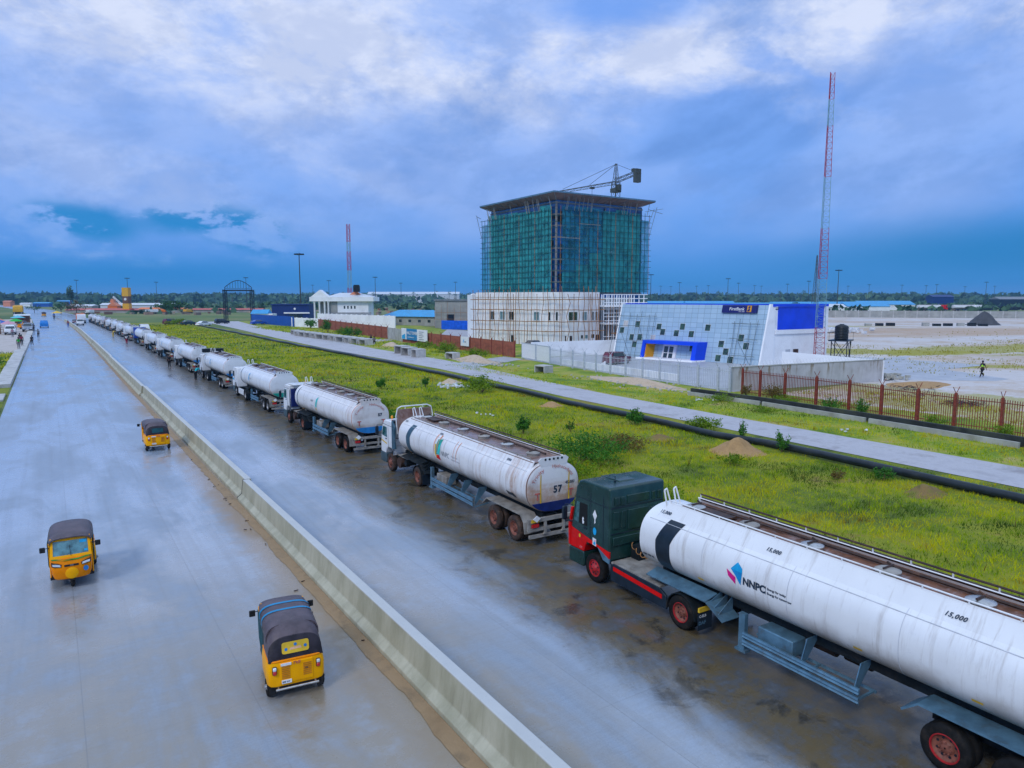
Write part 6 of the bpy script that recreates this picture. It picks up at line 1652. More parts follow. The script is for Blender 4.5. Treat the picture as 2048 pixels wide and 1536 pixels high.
# netting, hung in strips with slight sag
def mat_net(name, c, al):
    mt, q = newmat(name)
    v = q.n('ShaderNodeTexCoord').outputs['Object']
    X, Y, Z = q.xyz(v)
    n1 = q.noise(q.comb(q.m('MULTIPLY', X, .55), q.m('MULTIPLY', Y, .55), q.m('MULTIPLY', Z, .38)), 1.0, 7, .65)
    n2 = q.noise(v, .30, 5, .65)
    q.put(q.b.inputs['Base Color'], q.mix(q.mr(n1, .3, .7), tuple(k * .7 for k in c), c))
    q.b.inputs['Roughness'].default_value = .9
    tr = q.n('ShaderNodeBsdfTransparent'); mx = q.n('ShaderNodeMixShader')
    q.put(mx.inputs[0], q.m('MULTIPLY', q.mr(q.m('ADD', q.m('MULTIPLY', n1, .5), q.m('MULTIPLY', n2, .5)), .38, .58, al - .30, al + .12), 1.0, clamp=True))
    q.lk(tr.outputs[0], mx.inputs[1]); q.lk(q.b.outputs[0], mx.inputs[2])
    o = [k for k in q.nt.nodes if k.type == 'OUTPUT_MATERIAL'][0]; q.lk(mx.outputs[0], o.inputs[0])
    return mt
M_net = mat_net('green_debris_net', (.025, .31, .32), .86)
M_netb = mat_net('blue_green_net', (.015, .27, .38), .70)
nsf = empty('net_scaffold', (TX0, TY0, 0), label='dense dark pole scaffold with green debris netting wrapped round the tower', cat='scaffold')
rd = random.Random(21)
def net(x0, y0, x1, y1, z0, z1, mt):
    m = MB(); n = 6; k = 5
    nx, ny = (y1 - y0), -(x1 - x0); l = math.hypot(nx, ny); nx /= l; ny /= l
    pts_ = []
    for j in range(k + 1):
        for i in range(n + 1):
            o_ = rd.uniform(-.10, .10) if 0 < i < n else 0
            pts_.append((x0 + (x1 - x0) * i / n + nx * o_, y0 + (y1 - y0) * i / n + ny * o_, z0 + (z1 - z0) * j / k))
    m.add(pts_, [(j * (n + 1) + i, j * (n + 1) + i + 1, (j + 1) * (n + 1) + i + 1, (j + 1) * (n + 1) + i) for j in range(k) for i in range(n)])
    m.build('net_panel', mt, nsf, smooth=True, fixn=False)
for k in range(6):            # left face
    a, b = .4 + k * 5.0, .4 + (k + 1) * 5.0
    net(-1.25, a, -1.25, b - .08, 11.6, 33.0 - rd.uniform(0, 1.2), M_net)
for k in range(6):            # right face: bluish strips first, then green
    a, b = .9 + k * 4.3, .9 + (k + 1) * 4.3
    net(a, -1.25, b - .1, -1.25, 11.6, 33.0 - rd.uniform(0, 1.2) if k > 2 else (16.5 + 2 * k if k < 2 else 21.5), M_net)
    if k <= 2: net(a, -1.23, b - .1, -1.23, (16.6 + 2 * k if k < 2 else 21.6), 32.6, M_netb)
net(26.8, -1.25, 29.6, -1.25, 11.6, 30.5, M_netb)
net(-1.25, 30.5, -1.25, 33.6, 11.6, 30.5, M_netb)
y = 0.0
for k in range(24):
    y = k * 1.45
    MB().bar((-1.45, y, 11.2), (-1.45 + rd.uniform(-.1, .1), y, 32.0 + rd.uniform(-.3, .6)), .065, 4).build('standard', M_tealpole if k % 5 else M_bamboo, nsf)
for k in range(21):
    MB().bar((.2 + k * 1.47, -1.45, 11.2), (.2 + k * 1.47, -1.45 + rd.uniform(-.1, .1), 32.0 + rd.uniform(-.3, .6)), .065, 4).build('standard', M_tealpole if k % 4 else M_bamboo, nsf)
for k in range(14):
    z_ = 12.4 + k * 1.47
    MB().bar((-1.5, -1.6, z_), (-1.5, 34.0 + rd.uniform(0, .5), z_ + rd.uniform(-.1, .1)), .075, 4).build('ledger', M_tealpole, nsf)
    MB().bar((-1.6, -1.5, z_), (30.0 + rd.uniform(0, .6), -1.5, z_ + rd.uniform(-.1, .1)), .075, 4).build('ledger', M_tealpole, nsf)
for (p, q_) in (((29.5, -1.5, 26), (31.2, -2.6, 34)), ((28.6, -1.5, 28), (30.0, -2.8, 33.5)), ((-1.5, 33.6, 27), (-3, 33.8, 33.2)), ((-4.0, 31.8, 32.6), (-1.0, 34.8, 32.5)), ((27.0, -3.9, 33.0), (33.0, -2.8, 32.4)), ((26, -3.6, 32.4), (32.6, -3.4, 33.6))):
    MB().bar(p, q_, .07, 4).build('outrigger_pole', M_scpole, nsf)
for k in range(16):
    a = rd.uniform(-1, 29); MB().bar((a, -1.7, 31.5), (a + rd.uniform(-.3, .3), -2.4, 34.6), .06, 4).build('roof_prop', M_wallg, nsf)
    a = rd.uniform(-1, 32); MB().bar((-1.7, a, 31.5), (-2.4, a + rd.uniform(-.3, .3), 34.6), .06, 4).build('roof_prop', M_wallg, nsf)
for xx, z0_, z1_ in ((9.6, 26.2, 28.4), (3.0, 21.2, 24.8)):
    MB().bar((xx - 4, -1.75, z1_), (xx + 3, -1.75, z1_), .08, 4).build('work_platform', M_dirty, nsf)

# ---- tower crane behind it
cr = empty('tower_crane', (136.2, 156.1, 0), label='dark tower crane with its jib pointing left above the netted tower', cat='crane')
def lattice(mb, a, b, w0, w1, n, r_=.06, sides=4, up=None):
    a = Vector(a); b = Vector(b); d = (b - a).normalized()
    u = d.cross(Vector((0, 0, 1)) if abs(d.z) < .9 else Vector((0, 1, 0))).normalized(); v = d.cross(u)
    offs = [(1, 1), (-1, 1), (-1, -1), (1, -1)] if sides == 4 else [(0, 1.1), (-1, -.6), (1, -.6)]
    P_ = lambda t, o: tuple(a.lerp(b, t) + (u * o[0] + v * o[1]) * ((w0 + (w1 - w0) * t) / 2))
    for o in offs: mb.bar(P_(0, o), P_(1, o), r_, 4)
    for i in range(n):
        for k in range(len(offs)):
            o1, o2 = offs[k], offs[(k + 1) % len(offs)]
            if i % 2: o1, o2 = o2, o1
            mb.bar(P_(i / n, o1), P_((i + 1) / n, o2), r_ * .45, 3); mb.bar(P_(i / n, o1), P_(i / n, o2), r_ * .4, 3)
    return mb
M_crane = pmat('dark_crane_steel', (.06, .07, .06), .6, var=.3, dirt=(.16, .13, .05))
lattice(MB(), (0, 0, 0), (0, 0, 42.4), 1.7, 1.7, 20, .09).build('mast', M_crane, cr)
MB().cbox((0, 0, 40.2), (2.2, 2.2, 1.1)).cbox((.2, -.9, 40.9), (1.2, 1.2, 1.6)).build('slewing_cab', M_crane, cr)
lattice(MB(), (0, 0, 40.8), (0, 0, 47.6), 1.6, .35, 7, .09).build('tower_head', M_crane, cr)
JD = Vector((-.14, .99, 0)); JE = Vector((.14, -.99, 0))
j1 = tuple(JD * 30 + Vector((0, 0, 42.2))); j2 = tuple(JE * 8.5 + Vector((0, 0, 44.3)))
lattice(MB(), (0, 0, 42.4), j1, 1.0, .7, 22, .08, 3).build('jib', M_crane, cr)
lattice(MB(), (0, 0, 42.8), j2, 1.0, .9, 7, .09).build('counter_jib', M_crane, cr)
MB().cbox(tuple(JE * 7.6 + Vector((0, 0, 43.3))), (1.8, 1.2, 3.6)).cbox(tuple(JE * 6.6 + Vector((0, 0, 44.9))), (1.4, 1.0, .8)).build('counterweight', M_crane, cr)
for t in (10, 21): MB().bar((0, 0, 47.4), tuple(JD * t + Vector((0, 0, 42.9))), .06, 4).build('pendant', M_black, cr)
MB().bar((0, 0, 47.4), tuple(JE * 7 + Vector((0, 0, 44.4))), .06, 4).build('pendant', M_black, cr)
MB().cbox(tuple(JD * 9 + Vector((0, 0, 41.9))), (1.2, 1, .5)).bar(tuple(JD * 9 + Vector((0, 0, 41.7))), tuple(JD * 9 + Vector((0, 0, 40.0))), .05, 4).cbox(tuple(JD * 9 + Vector((0, 0, 39.8))), (.4, .3, .7)).build('hook_trolley', M_crane, cr)
# white steel frame right of the white building
sf = empty('steel_frame', (102.6, 121.5, 0), label='white openwork steel frame between the bamboo scaffold and the silver clad building', cat='structure')
for i in range(9):
    MB().box(.3 + i * 1.5, .45 + i * 1.5, -.2, -.05, 0, 10.9).build('column', M_wallw, sf)
    MB().box(.3 + i * 1.5, .45 + i * 1.5, 4.0, 4.15, 0, 10.9).build('column', M_wallw, sf)
for z_ in (1.5, 4.2, 5.0, 5.9, 6.7, 7.6, 9.0, 9.9, 10.8):
    MB().box(.2, 13.4, -.28, -.21, z_, z_ + .16).build('beam', M_wallw, sf)
MB().box(.1, 13.8, -1.0, 4.6, 8.1, 8.5).build('deck', M_wallw, sf)
MB().box(.1, 13.8, -1.0, 4.6, 4.3, 4.6).build('deck', M_wallw, sf)
MB().box(2.0, 13, 4.3, 14, 0, 10.2).build('rear_core', M_tconc, sf)
for k in range(9): MB().bar((.0 + k * .9, -1.6 + .1 * (k % 3), 0), (.2 + k * .9, -1.6, 6.5 + (k * 37 % 5)), .05, 4).build('bamboo_prop', M_bamboo, sf)
MB().box(2, 9, -1.5, -.9, 2.2, 2.45).build('plank_deck', M_bamboo, sf)

# ---- grey unfinished block, blue roofed bungalow, portico house, navy shed
gb = empty('unfinished_block', (112.0, 218.0, 0), R(-32), label='grey unfinished concrete block behind the bright blue hoarding sheets', cat='building')
MB().box(-1.5, 14, 0, 12, 0, 9.2).build('wall', M_wallg, gb)
MB().box(-1.9, 14.4, -.5, 12.4, 9.21, 9.75).build('roof', M_tconc, gb)
MB().box(2.6, 5.0, -.06, 0, 0, 4.6).build('door_opening', M_black, gb)
MB().box(-1.5, 2.3, -.14, -.0, 0, 9.2).build('render_panel', M_wallg, gb)
for k in range(4): MB().box(7 + k * 1.7, 7.9 + k * 1.7, -.06, 0, 1.2, 2.4).build('window', M_glass, gb)
for k in range(7): MB().bar((-1.5 + k * 2.2, -1, 0), (-1.5 + k * 2.2, -1, 7 + k % 3), .06, 4).build('scaffold_pole', M_bamboo, gb)
for z_ in (3.0, 5.2): MB().bar((-1.8, -1.05, z_), (13, -1.05, z_), .06, 4).build('scaffold_ledger', M_bamboo, gb)
tk = empty('water_tank', (124.5, 216.5, 9.77), label='white round water tank on the roof of the grey unfinished block', cat='tank')
MB().lathe([(.1, 0), (1.0, 0), (1.1, .3), (1.1, 1.3), (.9, 1.7), (.4, 1.9), (.02, 1.95)], 16).build('body', M_wallw, tk, smooth=True)
bh = empty('bungalow', (106.5, 254.0, 0), R(-58), label='long low bungalow with a bright blue hipped roof', cat='building')
MB().box(0, 24, 0, 9, 0, 3.3).build('wall', M_wallg, bh)
m = MB().add([(-.8, -.8, 3.31), (24.8, -.8, 3.31), (24.8, 9.8, 3.31), (-.8, 9.8, 3.31), (4.5, 4.5, 5.7), (19.5, 4.5, 5.7)], [(0, 1, 5, 4), (1, 2, 5), (2, 3, 4, 5), (3, 0, 4), (3, 2, 1, 0)])
m.build('roof', M_roofb, bh)
for k in range(5): MB().box(3 + k * 4.2, 4.2 + k * 4.2, -.05, 0, 1.2, 2.2).build('window', M_glass, bh)
for i, (xa, ya, ln, an, lb) in enumerate(((112.5, 222.5, 7.5, -58, 'bright blue hoarding sheet at the corner of the bungalow, left of two'), (107.5, 208.0, 11.5, -61, 'bright blue hoarding sheet in front of the grey unfinished block, right of two'))):
    m = MB()
    for k in range(int(ln / .35)): m.box(k * .35, k * .35 + .24, -.03 * (k % 2), .04, 0, 2.9)
    m.box(0, ln, .04, .07, .0, 2.85)
    tag(m.build('hoarding', M_fbluel, loc=(xa, ya, .01), rz=R(an)), lb, 'hoarding')
ph = empty('portico_house', (78.5, 249.0, 0), R(-30), label='white villa with tall columns, a small pediment and a flat wide roof', cat='building')
MB().box(5.0, 19.0, 0, 13, 0, 9.0).build('wall', M_wallw, ph)
MB().box(1.0, 5.0, 3.5, 13, 0, 9.0).build('wall', M_wallg, ph)
MB().box(-1.2, 21.0, -1.4, 14.5, 9.01, 10.5).build('roof_fascia', M_wallw, ph)
MB().add([(4, -.8, 10.51), (20.3, -.8, 10.51), (20.3, 13.8, 10.51), (4, 13.8, 10.51), (8, 6, 12.0), (15, 6, 12.0)], [(0, 1, 5, 4), (1, 2, 5), (2, 3, 4, 5), (3, 0, 4)]).build('roof', M_roofw, ph)
MB().prism([(-.8, 10.52), (5.4, 10.52), (2.4, 13.0)], -1.2, 3.5, 'Y').build('pediment', M_wallw, ph)
for xx in (.4, 2.1, 3.9, 5.2): MB().lathe([(.42, 0), (.42, .4), (.32, .5), (.30, 8.4), (.44, 8.7), (.44, 9.0)], 14, 'Z', (xx, -.7, 0)).build('column', M_wallw, ph, smooth=True)
MB().box(5.02, 8.2, -.06, -.0, 1, 9).build('shaded_bay', M_wallg, ph)  # grey sheet carries the bay's shade in its colour
for k in range(4): MB().box(10.4 + k * 1.2, 10.9 + k * 1.2, -.06, 0, 6.4, 7.4).build('window', M_glass, ph)
MB().prism([(-.02, 5.1), (-2.6, 3.7), (-2.6, 3.55), (-.02, 4.9)], 5.2, 20, 'X').build('verandah_roof', M_roofg, ph)
for k in range(4): MB().box(8 + k * 3.6, 8.2 + k * 3.6, -2.5, -2.3, 0, 3.55).build('verandah_post', M_wallw, ph)
MB().add([(12, 3, 11.3), (16, 3, 11.3), (14, 3.2, 12.9), (12.2, 5, 11.6), (15.8, 5, 11.6)], [(0, 1, 2), (0, 2, 3), (1, 4, 2)]).build('roof_patch', M_oran2, ph)
cb = tag(MB().cbox((0, 0, 1.05), (2.1, 2.0, 2.1)).cbox((0, 0, 2.3), (1.8, 1.8, .4)).build('tank_box', M_chass, loc=(92.3, 243.5, 12.3), rz=R(-30)), 'dark square tank box standing on the roof of the white villa', 'tank')
pw = empty('perimeter_wall', (74.3, 262.0, 0), label='long white perimeter wall running from the blue corrugated fence round the white villa', cat='wall')
pw_pts = [(-1.5, -5.5), (2.2, -17.5), (3.5, -19.5), (12.8, -63.6)]
for a, b in zip(pw_pts[:-1], pw_pts[1:]):
    L_ = math.hypot(b[0] - a[0], b[1] - a[1]); an = math.atan2(b[1] - a[1], b[0] - a[0])
    hh = 4.8 if a[1] < -19 else 3.2
    MB().box(0, L_, -.12, .12, 0, hh).build('wall_panel', M_wallw, pw, loc=(a[0], a[1], 0), rz=an)
    for k in range(int(L_ / 3)): MB().box(k * 3 - .16, k * 3 + .16, -.2, .2, 0, hh + .15).build('pier', M_wallw, pw, loc=(a[0], a[1], 0), rz=an)
nb_ = empty('navy_building', (86.0, 335.0, 0), R(-32), label='dark navy flat roofed building left of the white villa', cat='building')
MB().box(0, 17, 0, 10, 0, 7.0).build('wall', M_navyb, nb_)
MB().box(5.5, 17.3, -.4, 0, 3.1, 3.7).build('canopy', M_wallw, nb_)
MB().box(-.4, 17.4, -.4, 10.4, 7.01, 7.5).build('roof', M_navyb, nb_)
MB().lathe([(.5, -.1), (.5, -.06)], 16, 'Y', (10.5, 0, 5.3)).build('emblem', M_white, nb_)
MB().box(8, 14, -.06, 0, .8, 2.8).build('window', M_glass, nb_)
sh = empty('shed', (74.0, 322.0, 0), R(-32), label='low pale shed with a light blue roof beside the navy building', cat='shed')
MB().box(0, 9, 0, 6, 0, 3.4).build('wall', M_wallw, sh); MB().prism([(-.5, 3.41), (6.6, 3.41), (3, 5.2)], -.4, 7, 'X').build('roof', M_roofb, sh)
MB().box(7.0, 9.0, -.05, 0, .8, 2.8).build('door', M_towred, sh)
bf = empty('blue_fence', (70.0, 305.0, 0), math.atan2(-52, 3.0), label='blue corrugated sheet fence joining the white perimeter wall', cat='fence')
for k in range(12):
    m = MB()
    for j in range(9): m.box(k * 4.2 + j * .46, k * 4.2 + j * .46 + .3, -.05, .05, 0, 3.6)
    m.box(k * 4.2, k * 4.2 + 4.15, -.02, .02, 0, 3.55)
    m.build('sheet_panel', M_fblue, bf)
ga = empty('gate_arch', (67.5, 345.0, 0), R(-28), label='tall black steel gate arch with a curved lattice top', cat='gate arch')
for xx in (0, 12.0):
    for yy in (0, 3.0): lattice(MB(), (xx, yy, 0), (xx, yy, 14.0), .8, .8, 12, .10, 4).build('post', M_black, ga)
MB().box(-.6, 12.6, -.3, 3.3, 13.4, 14.0).build('cross_beam', M_black, ga)
m = MB(); n = 10
arc1 = [(12.0 * i / n, 1.5, 15.0 + 3.2 * math.sin(math.pi * i / n)) for i in range(n + 1)]; arc0 = [(12.0 * i / n, 1.5, 14.6) for i in range(n + 1)]
m.tube(arc1, .16, 5).tube(arc0, .12, 4)
for i in range(n + 1): m.bar(arc1[i], arc0[i], .09, 4)
m.tube([(0, 1.5, 14), (0, 1.5, 15)], .15, 4).tube([(12, 1.5, 14), (12, 1.5, 15)], .15, 4)
for i in range(24): m.bar((.5 * i, 1.5, 13.9), (.5 * i, 1.5, 11.2 + .6 * math.sin(i)), .05, 3)
m.bar((0, 1.5, 12.4), (12, 1.5, 12.4), .08, 4)
m.build('arch_top', M_black, ga)

# ---- fences
def fence_run(rt, pts, kind, ph_, mt_post, mt_panel, arms=True, armm=None, wire=False):
    ox, oy = rt.location.x, rt.location.y
    for i, (x_, y_) in enumerate(pts):
        MB().box(-.09, .09, -.09, .09, 0, ph_).build('post', mt_post, rt, loc=(x_ - ox, y_ - oy, 0))
        if arms:
            a = MB().bar((0, 0, ph_ - .05), (-.42, .0, ph_ + .48), .025, 4).bar((0, 0, ph_ - .05), (.42, 0, ph_ + .48), .025, 4)
            if i + 1 < len(pts): dxy = (pts[i + 1][0] - x_, pts[i + 1][1] - y_)
            a.build('barb_arm', armm or mt_post, rt, loc=(x_ - ox, y_ - oy, 0), rz=math.atan2(dxy[1], dxy[0]) + math.pi / 2 * 0 + R(90))
        if i + 1 == len(pts): break
        x2, y2 = pts[i + 1]; L_ = math.hypot(x2 - x_, y2 - y_); an = math.atan2(y2 - y_, x2 - x_)
        m = MB(); h = ph_ - .22
        if kind == 'picket':
            sp, hw = (.17, .022) if mt_panel is M_fbrown else (.27, .018)
            n = max(6, int(L_ / sp))
            for k in range(1, n): m.box(L_ * k / n - hw, L_ * k / n + hw, -.016, .016, .06, h + .10)
            for z_ in (.3, h - .18): m.box(.09, L_ - .09, .017, .05, z_, z_ + .06)
        elif kind == 'sheet':
            n = int(L_ / .22)
            for k in range(n): m.box(.09 + (L_ - .18) * k / n, .09 + (L_ - .18) * (k + .75) / n, -.03, .03, .0, h)
            m.box(.09, L_ - .09, -.012, .012, 0, h - .02)
        m.build('picket_panel' if kind == 'picket' else 'sheet_panel', mt_panel, rt, loc=(x_ - ox, y_ - oy, 0), rz=an)
    return rt
FB = [(57.0, 11.0), (57.3, 14.3), (57.7, 17.6), (58.2, 20.7), (58.7, 23.8), (58.4 + .2, 27.0), (58.9, 30.0), (59.2, 33.2), (60.0, 36.6), (60.3, 40.1), (60.4, 43.6), (60.5, 46.6), (60.6, 48.9)]
fence_run(root('picket_fence', FB[0], label='rusty brown picket fence in front of the sandy yard, V shaped arms on its posts', cat='fence'), FB, 'picket', 2.72, M_fbrown, M_fbrown)
FS = [(60.65, 50.6), (60.8, 52.3), (60.95, 55.3), (61.2, 58.5), (61.5, 61.9), (61.6, 65.0), (61.7, 68.2), (61.9, 71.4), (62.1, 74.6), (62.5, 77.6), (62.8, 80.7), (63.4, 84.3), (64.1, 88.0)]
fence_run(root('picket_fence', FS[0], label='silver picket fence round the forecourt of the leaning building', cat='fence'), FS, 'picket', 2.6, M_fsilver, M_fsilver)
for a, b, lb in (((64.2, 88.2), (65.1, 93.0), 'white slatted gate leaf nearer the silver fence'), ((65.2, 93.4), (66.0, 98.6), 'white slatted gate leaf next to the brick red fence')):
    L_ = math.hypot(b[0] - a[0], b[1] - a[1]); g_ = empty('gate', (a[0], a[1], .05), math.atan2(b[1] - a[1], b[0] - a[0]), label=lb, cat='gate')
    MB().box(0, .12, -.06, .06, 0, 2.7).box(L_ - .12, L_, -.06, .06, 0, 2.7).box(.12, L_ - .12, -.05, .05, 2.5, 2.62).box(.12, L_ - .12, -.05, .05, .1, .22).build('gate_frame', M_fsilver, g_)
    m = MB()
    for k in range(int(L_ / .24)): m.box(.15 + k * .24, .33 + k * .24, -.03, .03, .22, 2.5)
    m.build('slat_panel', M_white, g_)
FR = [(66.2, 101.1), (66.45, 105.2), (66.7, 109.4), (66.9, 113.6), (67.1, 117.9), (67.3, 122.2), (67.5, 126.6), (67.7, 131.2), (67.9, 136.0), (68.1, 141.2), (68.25, 146.4), (68.4, 151.6)]
fr_ = fence_run(root('sheet_fence', FR[0], label='brick red sheet fence with the blue and white board on it', cat='fence'), FR, 'sheet', 2.85, M_fbrown, M_fred)
FR2 = [(70.3, 165.0), (70.8, 170.2), (71.3, 175.5), (71.8, 181.0), (72.3, 186.6), (72.8, 192.4), (73.4, 198.4), (74.0, 204.6), (74.6, 211.0), (75.3, 217.6), (76.0, 224.4), (76.7, 231.4), (77.4, 238.6), (77.9, 244.5)]
fence_run(root('sheet_fence', FR2[0], label='brick red fence below the white villa and its long white wall', cat='fence'), FR2, 'sheet', 3.2, M_fbrown, M_fred)
g_ = empty('gate', (68.5, 152.0, 0), math.atan2(13, 1.8), label='grey weathered gate between the two brick red fences', cat='gate')
MB().box(0, 13, -.06, .06, 0, 2.9).build('gate_leaf', M_conc, g_); MB().box(6.3, 6.6, -.12, .12, 0, 3.0).build('gate_post', M_conc, g_)
# boards on the fence
bd = empty('billboard', (67.6, 137.0, 0), label='blue and white site board fixed to the brick red fence', cat='board')
an = math.atan2(14.5, .6)
for (a, b, mt_) in ((0, 5.5, M_white), (5.52, 11.6, pmat('board_blue', (.02, .22, .46), .4)), (11.62, 14.6, M_white)):
    MB().box(a, b, .14, .20, .75, 3.25).build('panel', mt_, bd, rz=an, loc=(0, 0, 0))
bt = lambda a, b, s0, h0: (-.27 + (14.6 - s0 - a) * math.cos(an), (14.6 - s0 - a) * math.sin(an), h0 + b)
decal(bd, 'lettering', text_geo('HALZ TOWER', .95, 0, .02), lambda a, b: bt(a, b, 3.3, 2.0), M_white, False)
decal(bd, 'lettering', text_geo('www.halztower.com', .42, 0, .006), lambda a, b: bt(a, b, 3.9, 1.25), M_white, False)
for k in range(5):
    decal(bd, 'lettering', poly2([(0, 0), (2.6 - (k % 2) * .6, 0), (2.6 - (k % 2) * .6, .10), (0, .10)]), lambda a, b, k=k: bt(a, b, 10.2, 2.7 - .4 * k), M_lettergrey, False)
decal(bd, 'picture', poly2([(0, 0), (1.9, 0), (1.9, 1.2), (0, .7)]), lambda a, b: bt(a, b, .4, .85), M_cyan, False)
nt_ = empty('notice_board', (67.0, 118.0, 0), label='small white notice board on the middle of the brick red fence', cat='board')
MB().box(-.20, -.14, 0, 3.2, .9, 2.7).build('panel', M_white, nt_)
decal(nt_, 'lettering', poly2([(0, 0), (.3, .1), (.5, .7), (.2, .6)]), lambda a, b: (-.215, 2.3 - a, 1.5 + b), M_cyan, False)
decal(nt_, 'lettering', text_geo('halz', .4, 0, .01), lambda a, b: (-.215, 1.7 - a, 1.6 + b), M_letter, False)
# stained yard wall, forecourt parapets
yw = empty('yard_wall', (61.2, 50.9, 0), math.atan2(-3.5, 22.9), label='long grey rendered wall with dark run stains between the forecourt and the sandy yard', cat='wall')
def mat_stain():
    mt, q = newmat('stained_render'); v = q.n('ShaderNodeTexCoord').outputs['Object']; X, Y, Z = q.xyz(v)
    n1 = q.noise(v, .6, 6, .6); st = q.noise(q.comb(q.m('MULTIPLY', X, 1.6), 0, q.m('MULTIPLY', Z, .22)), 1, 7, .7)
    c = q.mix(q.mr(n1, .3, .7), (.42, .41, .40), (.54, .53, .53))
    c = q.mix(q.m('MULTIPLY', q.mr(st, .50, .62, 0, .85), q.mr(Z, .7, 2.6, .1, 1.0)), c, (.19, .13, .05))
    q.put(q.b.inputs['Base Color'], c); q.b.inputs['Roughness'].default_value = .8; return mt
MB().box(0, 23.2, -.12, .12, 0, 2.60).build('wall_panel', mat_stain(), yw)
MB().box(-.1, 23.3, -.17, .17, 2.605, 2.70).build('coping', M_conc, yw)
MB().box(23.21, 23.45, -.15, 16, 0, 2.55).build('return_wall', M_wallw, yw)
m = MB()
for k in range(46): m.bar((.25 + k * .5, 0, 2.7), (.55 + k * .5, 0, 3.25), .012, 3).bar((.55 + k * .5, 0, 2.7), (.25 + k * .5, 0, 3.25), .012, 3)
m.build('razor_wire', M_fsilver, yw)
pa = empty('forecourt_wall', (63.0, 53.0, 0), label='low white wall just behind the silver picket fence', cat='wall')
for (xa, ya, xb, yb_, h) in ((.3, 7.5, 1.0, 20.0, .9), (1.0, 20.0, 1.9, 33.0, .9)):
    L_ = math.hypot(xb - xa, yb_ - ya); MB().box(0, L_, -.15, .15, 0, h).build('wall_panel', M_wallw, pa, loc=(xa, ya, 0), rz=math.atan2(yb_ - ya, xb - xa))
bw2 = empty('forecourt_wall', (68.5, 99.5, 0), math.atan2(-4, 30), label='white wall closing the back of the forecourt by the maroon car', cat='wall')
MB().box(0, 24, -.12, .12, 0, 2.6).build('wall_panel', M_wallw, bw2)
MB().prism([(0, 0), (0, .9), (1.8, 0)], -.1, .1, 'X').build('ramp_kerb', M_wallw, bw2, loc=(2, -20, 0))
# far panel wall behind the yard
fw = empty('panel_wall', (333.8, 246.0, 0), math.atan2(-85.5, 78.0), label='long grey concrete panel wall at the far side of the sandy yard', cat='wall')
for k in range(36):
    MB().box(k * 5.6, k * 5.6 + 5.2, -.1, .1, 0, 3.6).build('wall_panel', M_wallg, fw)
    MB().box(k * 5.6 + 5.2, k * 5.6 + 5.6, -.2, .2, 0, 3.75).build('pier', M_conc2, fw)

# ---- masts, tank stand
def mast(x_, y_, h, w0, w1, sects, label, name='lattice_mast', rr=.07, n=60, rz=0, sides=3):
    r = empty(name, (x_, y_, 0), rz, label=label, cat='mast')
    z0 = 0
    for i, (z1, mt) in enumerate(sects):
        wa = w0 + (w1 - w0) * z0 / h; wb_ = w0 + (w1 - w0) * z1 / h
        lattice(MB(), (0, 0, z0), (0, 0, z1), wa, wb_, max(3, int(n * (z1 - z0) / h)), rr, sides).build('mast_section', mt, r)
        z0 = z1
    return r
mm_ = mast(99.6, 66.3, 43.2, 1.65, .68, [(5.6, M_towred), (13.0, M_towwhite), (20.6, M_towred), (28.2, M_towwhite), (35.6, M_towred), (39.4, M_towwhite), (43.2, M_towred)],
     'very tall slim red and white lattice mast rising beside the leaning building', rr=.048, n=56, rz=R(25))
mast(95.6, 259.3, 37.5, 1.3, 1.0, [(14, M_towred), (20.5, M_towwhite), (27.5, M_towred), (31, M_towwhite), (37.5, M_towred)], 'red and white lattice mast rising behind the white villa', rr=.09, n=30, sides=4)
mast(348.0, 235.0, 33, 3.0, .3, [(33, M_crane)], 'thin grey pointed lattice tower far behind the tall red and white mast', rr=.13, n=16, sides=4)
ws = empty('tank_stand', (100.6, 63.2, 0), R(20), label='black angle iron stand carrying the black water tank', cat='stand')
for a in (-1.1, 1.1):
    for b in (-1.1, 1.1): MB().box(a - .06, a + .06, b - .06, b + .06, 0, 3.6).build('leg', M_black, ws)
MB().box(-1.9, 1.9, -1.4, 1.4, 3.61, 3.80).build('platform', M_black, ws)
for a, b in (((-1.1, -1.22), (1.1, -1.22)), ((1.22, -1.1), (1.22, 1.1)), ((-1.22, -1.1), (-1.22, 1.1))):
    MB().bar((a[0], a[1], .2), (b[0], b[1], 3.5), .05, 4).build('brace', M_black, ws); MB().bar((b[0], b[1], .2), (a[0], a[1], 3.5), .05, 4).build('brace', M_black, ws)
for xx in (-1.85, 1.85): MB().tube([(xx, -1.3, 3.8), (xx, -1.3, 4.9), (xx, 1.3, 4.9), (xx, 1.3, 3.8)], .025, 4).build('handrail', M_black, ws)
wt = empty('water_tank', (100.55, 63.15, 3.81), label='ribbed black water tank standing on the black iron stand', cat='tank')
pr = [(.02, 0), (.9, 0)]
for k in range(8): pr += [(.95, .05 + k * .24), (.98, .14 + k * .24), (.95, .23 + k * .24), (.92, .26 + k * .24)]
pr += [(.9, 2.05), (.5, 2.25), (.35, 2.25), (.33, 2.35), (.02, 2.36)]
MB().lathe(pr, 24).build('body', M_tankblk, wt, smooth=True, angle=60)
